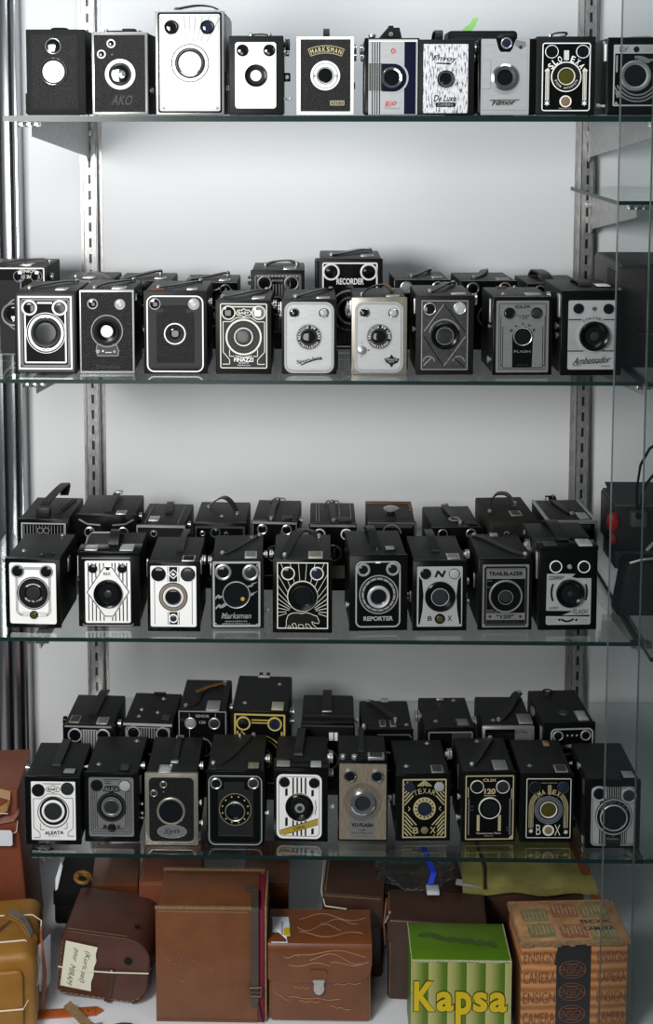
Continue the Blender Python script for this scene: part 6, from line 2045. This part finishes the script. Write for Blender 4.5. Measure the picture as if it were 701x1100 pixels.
q.ribbon([(-.022, .0, .001), (-.01, .001, .003), (.002, .0, .0035), (.012, -.003, .002), (.018, -.008, .001)], .009, .002, 'brownstrap')
q.build('strap_band', g)

# --- ochre case lower left with string and paper
X, W, H = loc_front(-62, 19, 1022, .02)
xl = at_y(24, 1060, .0).x
root = thing('camera_case', 'ochre leather case tied with cream string, beside the folded white paper', 'case', (xl - .07, .0, DECK + .0003), R(8))
W, H, D = .14, .135, .14
q = MB()
prism(q, rrect(-W / 2, 0, W / 2, H - .020, .010, 3), -.008, .0, 'ochre', .003)
prism(q, rrect(-W / 2 + .002, 0, W / 2 + .018, H, .022, 5), .0, D, 'ochre', .010, 4)
q.build('body', root)
q = MB()
q.ribbon([(W * .1, D * .1, H + .001), (W * .15, D * .3, H + .014), (W * .3, D * .5, H + .020), (W * .45, D * .45, H + .012), (W * .6, D * .3, H - .012)], .017, .003, 'ochre', (.3, 1, 0))
q.build('carry_strap', root)
q = MB()
q.ribbon([(W * .32, D * .5, H + .0225), (W * .46, D * .45, H + .0150), (W * .56, D * .34, H - .002)], .012, .002, 'brassy', (.3, 1, 0))
q.build('strap_buckle', root)
q = MB()
q.tube([(-W / 2, -.010, H * .42), (W / 2, -.010, H * .42), (W / 2 + .0195, .02, H * .55), (W / 2 + .0195, .09, H * .93), (W / 2 + .006, .09, H + .0012), (-W / 2, .10, H + .0015)], .0012, 'string')
q.tube([(-W / 2, .03, H + .0012), (W / 2, .032, H + .0010), (W / 2 + .016, .036, H - .016), (W / 2 + .0195, .038, H * .6)], .0012, 'string')
q.build('tied_string', root, label='cream cotton string')
q = MB()
q.ribbon([(W / 2 + .022, .06, H - .004), (W / 2 + .026, .07, H * .4), (W / 2 + .024, .06, .004)], .02, .003, 'orangeleather', (0, 1, 0))
q.build('side_strap', root)
g = thing('paper_sheet', 'folded bluish white paper tucked beside the ochre case', 'paper', (0, 0, 0))
q = MB()
c = [at_y(28, 1028, .03), at_y(54, 1003, .09), at_y(54, 1054, .10), at_y(50, 1061, .09), at_y(29, 1074, .03), at_y(25, 1050, .02)]
q.add(c + [v + Vector((.0006, 0, 0)) for v in c], [list(range(6)), list(range(6, 12))] + [[i, (i + 1) % 6, 6 + (i + 1) % 6, 6 + i] for i in range(6)], 'paperw')
q.build('sheet', g, 0)
q = MB()
for i in range(7):
    a = c[0].lerp(c[1], .3 + .08 * i) + Vector((-.0006, -.0004, -.006))
    b = a + Vector((-.001, -.004, -.028))
    q.tube([a, b], .0004, 'grey', 4)
q.build('handwriting', g, 0)

# --- tall red-brown case at the far left
root = thing('camera_case', 'tall red brown leather case with ochre handle behind the ochre case', 'case', (at_y(-5, 985, .19).x - .008, .19, DECK + .0003), R(4))
W, D = .105, .13
H = at_y(10, 850, .19).z - DECK
q = MB()
prism(q, [(-W / 2, 0), (W / 2 + .014, 0), (W / 2 - .004, H - .055), (W / 2 - .004, H), (-W / 2, H)], 0, D, 'redbrown', .004)
q.build('body', root)
q = MB()
q.ribbon([(-W / 2, -.003, H - .049), (-W * .1, -.007, H - .052), (W * .4, -.003, H - .046), (W / 2 - .002, -.001, H - .036)], .010, .003, 'redbrown', (0, .5, 1))
q.build('lower_flap', root)
q = MB()
q.ribbon([(-W * .3, -.006, H - .038), (W * .05, -.016, H - .036), (W * .32, -.014, H - .020), (W * .36, -.006, H - .006), (W * .1, -.004, H + .001), (-W * .2, -.002, H - .008)], .013, .003, 'ochre', (0, .6, 1))
q.build('carry_strap', root)
q = MB()
q.tube([(-W * .2, -.018, H - .022), (W * .15, -.024, H - .024), (W * .34, -.020, H - .028)], .0009, 'string')
q.tube([(W * .05, -.008, H - .072), (W * .25, -.009, H - .076), (W * .44, -.006, H - .068), (W * .46, -.003, H - .052)], .0009, 'string')
q.build('tied_string', root, label='cream cotton string')
a, b = at_y(-14, 892, .175), at_y(13.5, 909, .175)
g = thing('price_tag', 'blank white card tag hanging in front of the tall red brown case', 'tag', ((a.x + b.x) / 2, .175, b.z))
q = MB()
w, h = b.x - a.x, a.z - b.z
prism(q, [(-w / 2, 0), (w / 2 - .003, 0), (w / 2, .002), (w / 2, h - .004), (w / 2 - .003, h), (-w / 2, h)], 0, .0012, 'paperw', .0003, 1)
q.build('card', g, 0)

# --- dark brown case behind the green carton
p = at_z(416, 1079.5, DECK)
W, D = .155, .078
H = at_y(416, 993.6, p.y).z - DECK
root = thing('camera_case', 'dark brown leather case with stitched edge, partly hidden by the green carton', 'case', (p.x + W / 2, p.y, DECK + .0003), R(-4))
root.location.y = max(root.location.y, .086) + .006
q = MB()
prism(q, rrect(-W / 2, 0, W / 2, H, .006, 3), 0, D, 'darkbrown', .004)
q.build('body', root)
q = MB(); q.box((-W / 2 - .001, -.0022, H * .74), (W / 2, -.0002, H - .002), 'darkbrown', .0008); q.build('flap', root)
q = MB()
stitches(q, [(-W / 2 + .004, -.0006, H * .72), (-W / 2 + .004, -.0006, .006)], 30)
stitches(q, [(-W / 2 + .001, .006, H + .0003), (-W / 2 + .001, D - .01, H + .0003)], 20)
q.build('stitching', root)
q = MB(); q.ribbon([(-W / 2 - .003, .05, H - .001), (-W / 2 - .006, .03, H * .8), (-W / 2 - .004, .03, H * .55)], .012, .003, 'brown', (0, 1, 0)); q.build('side_strap', root)
q = MB(); q.tube([(-W / 2 - .006, .02, H * .82), (-W / 2 - .004, .012, H * .9), (-W / 2 + .004, .018, H + .002)], .0011, 'nickel'); q.build('strap_ring', root)

# --- green carton
Yk = .0
X, W, H = loc_front(442, 549, 1031.5, Yk)
D = .083
root = thing('cardboard_carton', 'green carton with pale vertical bands and big yellow lettering on its front', 'carton', (X, Yk, DECK + .0003))
q = MB(); q.box((-W / 2, 0, 0), (W / 2, D, H), 'cardgreen', .001)
q.build('body', root)
q = MB(); q.box((-W / 2 + .0008, -.0006, .001), (W / 2 - .0008, .0004, H - .003), 'bands'); q.build('banded_front', root, 0)
random.seed(5)
q = MB()
x = -W / 2
while x < W / 2 - .004:          # worn white edge chips
    l = random.uniform(.003, .010)
    q.box((x, -.0009, H - random.uniform(.0018, .0032)), (min(x + l, W / 2), .0015, H + .0005), 'cardedge', .0004, seg=1)
    x += l
z = H * .02
for sx in (-1, 1):
    q.box((sx * W / 2 - .0008, -.0009, H * .2), (sx * W / 2 + .0008, .001, H), 'cardedge', .0004, seg=1)
q.box((-W / 2 - .0006, .0, H - .0012), (-W / 2 + .001, D, H + .0004), 'cardedge', .0004, seg=1)
q.box((W / 2 - .001, .0, H - .0012), (W / 2 + .0006, D, H + .0004), 'cardedge', .0004, seg=1)
q.build('worn_edge', root, label='worn pale edges')
q = MB()
random.seed(8)
for i in range(26):              # scuffed smear across the top
    u = i / 25
    r = random.uniform(.002, .0055)
    cx, cy = -W * .38 + u * W * .72 + random.uniform(-.002, .002), D * .70 - u * D * .28 + random.uniform(-.004, .004)
    q.add([(cx + r * 1.8 * math.cos(a) * random.uniform(.7, 1.2), cy + r * math.sin(a) * random.uniform(.7, 1.2), H + .0003 + i * .00001) for a in [k * .785 for k in range(8)]], [list(range(8))], M.setdefault('smear', mat('grimy_scuff', (.045, .085, .015), .6)))
q.build('grimy_scuff', root, 0)
F = Face((0, 0, 100, 100 * H / W), W, H, root)
F.t = .0010
F.P('lettering', 'yellow letters outlined in dark brown')
k = 100 / 107.0


def kap(dx, m, off, t):
    F.t = t
    for ch, x0, x1, y0, y1 in (('K', 4, 25.5, 22, 54), ('a', 26.5, 44, 32.5, 54), ('p', 46, 62, 32.5, 67.5), ('s', 63.5, 78, 32.5, 54), ('a', 80, 97.5, 32.5, 54)):
        F.text(ch, (x0 + x1) / 2 - 1.5, (y0 + y1) / 2, (x1 - x0) + dx, (y1 - y0) + dx, m, off=off)


kap(1.8, M.setdefault('outline', mat('dark_brown_outline', (.05, .035, .008), .5)), .055, .0012)
kap(0, 'cardyellow', .035, .0016)
F.flush()

# --- orange carton
Ye = .02
X, W, H = loc_front(559.5, 675, 1011, Ye)
D = .088
root = thing('cardboard_carton', 'worn orange carton with rippled print and a black band down its front', 'carton', (X, Ye, DECK + .0003), R(3))
q = MB(); q.box((-W / 2, 0, 0), (W / 2, D, H), 'ripple', .0012); q.build('body', root)
q = MB()
q.box((-W / 2 - .002, -.0022, H - .004), (W / 2 + .002, D + .002, H + .0022), M.setdefault('tornlid', mat('faded_carton_lid', (.52, .27, .12), .7, bump=.6, bscale=90, mottle=.45, mscale=60)), .0014)
lid = q.build('lid', root)
q = MB()
random.seed(2)
x = -W / 2 - .002
while x < W / 2 - .003:
    l = random.uniform(.004, .014)
    for yy in (-.003, D + .0015):
        q.box((x, yy - .0008, H - random.uniform(.002, .006)), (min(x + l, W / 2 + .002), yy + .0022, H + .0028), 'rawedge', .0006, seg=1)
    x += l
q.box((-W / 2 - .0032, -.003, H - .004), (-W / 2 - .001, D + .002, H + .0028), 'rawedge', .0007, seg=1)
q.box((W / 2 + .001, -.003, H - .004), (W / 2 + .0032, D + .002, H + .0028), 'rawedge', .0007, seg=1)
q.build('torn_edge', lid)
q = MB()
random.seed(4)
for cx, cy in ((-.30, .68), (.0, .78), (.28, .76), (-.28, .28), (.02, .25), (.3, .2)):
    q = MB()
    q.box((cx * W - .020, cy * D - .017, H + .0021), (cx * W + .020, cy * D + .014, H + .00225), 'greenprint' if cx < -.2 or cx > .2 else 'pinkprint')
    m = 'greenprint' if cx < -.2 or cx > .2 else 'rustprint'
    for j in range(6):
        x = cx * W + (j - 2.5) * .0062
        y = cy * D + random.uniform(-.004, .004)
        q.box((x, y - .009, H + .0021), (x + .0024, y + .009, H + .0024), 'palestripe')
    q.build('faded_top_print', lid, 0)
q = MB()
for i, wd in enumerate(('BOX', 'CAMERA')):
    vs, fs, x0, x1, y0, y1 = text_mesh(wd, .02)
    q.add([(W * .12 + ((vx - x0) / (x1 - x0)) * W * .3, D * .42 - i * .016 + ((vy - y0) / (y1 - y0)) * .008, H + .0027) for vx, vy in vs], fs, 'ink')
q.build('lettering', lid, 0)
F = Face((0, 0, 100, 100 * H / W), W, H, root)
F.P('lettering', 'red brown repeated lettering')
for r in range(5):
    y = 15 + r * 20
    if y + 7 > 100 * H / W:
        break
    for x0, w in ((16, 30), (84, 27)):
        F.text('ENSIGN' if r % 2 == 0 else 'CAMERA', x0 + 1, y, w, 11, 'rustprint', off=-.01)
F.P('black_band', t=.0012)
bt = 100 * H / W - .5
F.poly([(35, -1), (65, 2), (65, bt), (33, bt), (33, 22), (31, 22)], 'tape')
F.S('lettering')
F.t = .0016
for y in [v for v in (27, 49, 71, 93) if v + 10 < bt]:
    F.loop([(48 + 13 * math.cos(a * .2618), y + 9 * math.sin(a * .2618)) for a in range(24)], [(48 + 12.4 * math.cos(a * .2618), y + 8.4 * math.sin(a * .2618)) for a in range(24)], 'rustprint')
    F.text('ENSIGN', 48, y, 24, 8, 'rustprint', off=.0)
    F.disc(48, y - 5.5, 7, 'rustprint', 14, .5).disc(48, y + 5.5, 7, 'rustprint', 14, .5)
F.flush()

# --- olive canvas pouch lying behind
a, b = at_y(502, 965, .16), at_y(640, 962, .16)
root = thing('canvas_pouch', 'yellow green canvas pouch with dark cord lying behind the orange carton', 'pouch', ((a.x + b.x) / 2, .175, DECK + .0))
W = b.x - a.x
H = (a.z + b.z) / 2 - DECK
bm = bmesh.new()
bmesh.ops.create_grid(bm, x_segments=16, y_segments=10, size=1)
for v in bm.verts:
    u, t = v.co.x, v.co.y
    v.co = Vector((u * W / 2 * (1 - .06 * t), .075 + t * .075, H + .008 + .018 * (t + 1) * .5 + .003 * math.sin(u * 7 + t * 3) + .002 * math.cos(t * 9)))
r = bmesh.ops.extrude_face_region(bm, geom=bm.faces[:])
for v in [e for e in r['geom'] if isinstance(e, bmesh.types.BMVert)]:
    v.co.z -= .012
q = MB(); q.bm(bm, 'canvas'); q.build('body', root, 60)
q = MB()
q.box((-W / 2 + .012, .012, 0), (W / 2 - .012, .15, H - .003), 'darkbrown', .006)
q.build('stiff_case', root, label='dark brown stiff lower case')
q = MB()
q.tube([(-W * .45, .16, H + .03), (-W * .36, .08, H + .024), (-W * .34, .03, H + .016), (-W * .36, -.004, H + .006)], .0025, 'darkbrown')
q.tube([(-W * .1, .155, H + .032), (-W * .1, .15, H + .033)], .002, 'darkbrown')
q.build('cord', root)
q = MB(); q.ribbon([(W * .40, .16, H + .03), (W * .42, .10, H + .026), (W * .47, .03, H + .01), (W * .52, -.01, H - .012)], .014, .003, 'brown', (1, .2, 0)); q.build('carry_strap', root)


def simple_case(label, xl, xr, yt, Y, D, m, rz=0, tilt=None, rad=.006, extra=None, Hh=None, stitch=True):
    a, b = at_y(xl, yt, Y), at_y(xr, yt, Y)
    W = b.x - a.x
    H = a.z - DECK
    root = thing('camera_case', label, 'case', ((a.x + b.x) / 2, Y, DECK + .0003), R(rz))
    q = MB()
    prism(q, rrect(-W / 2, 0, W / 2, H, rad, 4), 0, D, m, .004)
    q.build('body', root)
    q = MB(); q.box((-W / 2 - .0012, -.0022, H * .62), (W / 2 + .0012, D * .96, H + .0016), m, .0016); f = q.build('flap', root)
    if stitch:
        q = MB()
        stitches(q, [(-W / 2 + .003, -.0024, H - .003), (W / 2 - .003, -.0024, H - .003)], 34)
        stitches(q, [(-W / 2 + .003, .002, H + .0018), (-W / 2 + .003, D * .9, H + .0018)], 24)
        q.build('stitching', f)
    return root, W, H


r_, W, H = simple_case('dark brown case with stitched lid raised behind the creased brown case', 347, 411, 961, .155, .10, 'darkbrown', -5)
q = MB(); q.tube([(-W / 2 - .005, .10, H + .004), (-W / 2 - .004, .01, H - .004), (-W / 2 + .004, -.012, H - .014), (W * -.1, -.013, H - .016)], .0011, 'string'); q.build('tied_string', r_)
simple_case('orange brown smooth case at the back between the maroon and the tall chestnut case', 99, 147, 951, .22, .12, 'brown', 6, rad=.012, stitch=False)
simple_case('red brown case with a ribbed lid edge behind the tall chestnut case', 150, 214, 947, .19, .12, 'redbrown', 2)
simple_case('yellow brown narrow case behind, between the chestnut case and the raised stitched lid', 262, 309, 948, .2, .12, 'brown', 0, rad=.012)
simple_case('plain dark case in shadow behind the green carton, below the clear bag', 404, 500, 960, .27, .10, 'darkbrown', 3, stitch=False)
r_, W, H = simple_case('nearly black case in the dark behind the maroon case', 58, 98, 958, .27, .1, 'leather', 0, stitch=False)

g = thing('leather_strap', 'coiled ochre strap resting behind the maroon case', 'strap', (at_y(88, 948, .2).x, .205, at_y(88, 950, .2).z))
q = MB()
q.tube([(.014 * math.cos(a) * (1 - a * .04), .012 * math.sin(a), .006 + .004 * math.sin(a * .7) + a * .0004) for a in [i * .5 for i in range(20)]], .003, 'ochre')
q.build('strap_band', g)
g = thing('paper_tag', 'thin grey card tag hanging edge on below the lowest glass shelf', 'tag', (0, 0, 0))
q = MB()
c = [at_y(65, 926, .05), at_y(67, 930, .05), at_y(61.5, 955, .05), at_y(59.5, 957, .05), at_y(59.5, 944, .05)]
q.add(c + [v + Vector((.0005, .0005, 0)) for v in c], [list(range(5)), list(range(5, 10))] + [[i, (i + 1) % 5, 5 + (i + 1) % 5, 5 + i] for i in range(5)], 'paperw')
tp = at_y(66, 926, .05)
q.tube([tp, Vector((tp.x, tp.y, SHELF[4] - TH))], .0006, 'string')
q.build('card', g, 0)

# --- crumpled clear bag on the dark brown case
M['plastic'] = glass_mat('clear_plastic', (.96, .97, .98), 1.34)
a, b = at_y(408, 953, .17), at_y(486, 950, .17)
g = thing('plastic_bag', 'crumpled clear plastic bag with a blue closure lying on the dark brown case', 'bag', ((a.x + b.x) / 2, .175, a.z - .004))
bm = bmesh.new()
bmesh.ops.create_icosphere(bm, subdivisions=5, radius=1)
random.seed(9)
from mathutils import noise
for v in bm.verts:
    n_ = v.co.copy()
    k = 1 + .28 * noise.noise(n_ * 2.2) + .13 * noise.noise(n_ * 6) + .05 * noise.noise(n_ * 14)
    v.co = Vector((n_.x * k * (b.x - a.x) / 2, n_.y * k * .05 + .03, max(n_.z * k * .016 + .014, .0)))
q = MB(); q.bm(bm, 'plastic'); q.build('film', g, 35)
q = MB(); q.ribbon([(.022, -.01, .014), (.028, .0, .026), (.02, .03, .034), (.016, .05, .038)], .009, .0015, 'bluetape', (1, 0, 0)); q.build('blue_closure', g)
q = MB(); q.box((.016, -.02, .001), (.036, .0, .006), 'paperw', .001); q.build('paper_insert', g)
g = thing('paper_sheet', 'grey white folded paper wedged between the clear bag and the canvas pouch', 'paper', (0, 0, 0))
q = MB()
c = [at_y(490, 944, .2), at_y(518, 947, .2), at_y(534, 956, .18), at_y(500, 952, .17), at_y(489, 950, .17)]
q.add(c + [v + Vector((0, .001, -.0012)) for v in c], [list(range(5)), list(range(5, 10))] + [[i, (i + 1) % 5, 5 + (i + 1) % 5, 5 + i] for i in range(5)], 'paperw')
q.build('sheet', g, 0)

# ------------------------------------------------------------------ next bay, right edge
M['darkcase'] = mat('black_brown_leather', (.011, .0075, .0065), .45, bump=.3, bscale=200, mottle=.4, mscale=12)
M['redlens'] = mat('red_plastic_lens', (.17, .007, .005), .35, spec=.3)
Z = SHELF[2] - .0015
a = at_z(667, 396, Z)
Yc = .10
a = at_y(664, 284, Yc + .0)
root = thing('camera_case', 'large black brown leather case on the neighbouring shelf behind the glass door', 'case', (a.x + .11, Yc, Z + .0003))
H = a.z - Z
q = MB()
prism(q, rrect(-.11, 0, .11, H, .008, 3), 0, .16, 'darkcase', .004)
q.build('body', root)
q = MB(); q.box((-.1105, -.002, H * .5), (.11, .0, H - .006), 'darkcase', .001); q.build('flap', root)
q = MB(); q.tube([(-.095, -.003, H * .44), (-.078, -.004, H * .335), (-.06, -.004, H * .33), (.0, -.004, H * .35), (.06, -.004, H * .36)], .0012, 'dark'); q.build('tied_string', root)
q = MB(); q.box((-.1125, .01, H * .6), (-.1095, .06, H * .92), 'worn', .001); q.build('side_panel', root)

Z = SHELF[3] + .0005
p = at_z(664, 657, Z)
root = thing('signal_lamp', 'black lamp housing with two red lenses and two cables behind the glass door', 'lamp', (at_y(659, 560, .14).x, .14, Z + .0003), R(0))
w, zt, zb = .10, at_y(670, 545, .14).z - Z, at_y(670, 593, .14).z - Z
q = MB()
q.box((0, 0, zb), (w, .09, zt), 'matt', .003)
q.box((.004, .006, zb - .03), (w, .085, zb), 'dark', .003)
q.build('housing', root)
q = MB()
c = Vector((-.0005, .0, (zt + zb) / 2 + .014))
for zc, r in (((zt + zb) / 2 + .012, .017), ((zt + zb) / 2 - .015, .010)):
    o_ = len(q.v)
    q.lathe((-.001, .002, zc), [(r * .62, 0, 'gloss'), (r * .6, .003, 'redlens'), (r * .4, .007, 'redlens'), (0, .009, 'redlens')], 'Y', 20)
    q.v[o_:] = [(x_, y_, zc + (z_ - zc) * 1.6) for x_, y_, z_ in q.v[o_:]]
q.build('red_lens', root, label='glossy red lenses')
q = MB()
q.box((.024, -.012, zt - .028), (.048, .012, zt - .004), 'dark', .002)
q.lathe((.034, -.012, zt - .009), [(.005, 0, 'gloss'), (.005, .004, 'gloss'), (0, .0045, 'gloss')], 'Y', 14)
q.build('plug_socket', root)
q = MB()
q.add([(0, .0, zt), (w, .0, zt), (w, .09, zt + .012), (.006, .09, zt + .012)], [[0, 1, 2, 3]], 'dark')
q.box((.002, .002, zt - .001), (w, .088, zt + .003), 'dark', .001)
q.build('sloped_top', root)
q = MB()
q.tube([(.034, -.004, zt - .002), (.034, .0, zt + .03), (.040, .005, zt + .065), (.055, .01, zt + .09), (.08, .012, zt + .105)], .0022, 'gloss')
q.build('cable', root)
q = MB()
q.tube([(.040, -.004, zt - .002), (.042, .0, zt + .02), (.050, .005, zt + .036), (.065, .01, zt + .052), (.09, .01, zt + .062)], .0022, 'gloss')
q.build('cable', root)
root2 = thing('battery_case', 'ribbed black case standing in front of the red lensed lamp', 'case', (at_y(665, 640, .09).x + .05, .09, Z + .0003))
q = MB()
h2 = at_y(680, 604, .09).z - Z
prism(q, [(-.052, 0), (.05, 0), (.05, h2), (-.034, h2 - .004), (-.040, h2 - .010)], 0, .045, 'leather', .003)
q.build('body', root2)
q = MB()
for k in range(6):
    z = h2 * (.12 + k * .14)
    q.box((-.03, -.0012, z), (.05, .001, z + .0035), 'matt', .0005)
q.build('ribbed_panel', root2)
q = MB(); q.tube([(-.036, .0, h2 - .002), (-.02, -.002, h2 + .004), (0, -.003, h2 + .007), (.04, -.003, h2 + .008)], .002, 'nickel'); q.build('chrome_bail', root2)
q = MB(); q.tube([(-.012, -.004, h2 + .02), (-.004, -.008, h2 + .032), (.02, -.008, h2 + .034)], .0028, 'nickel'); q.build('carry_handle', root2)
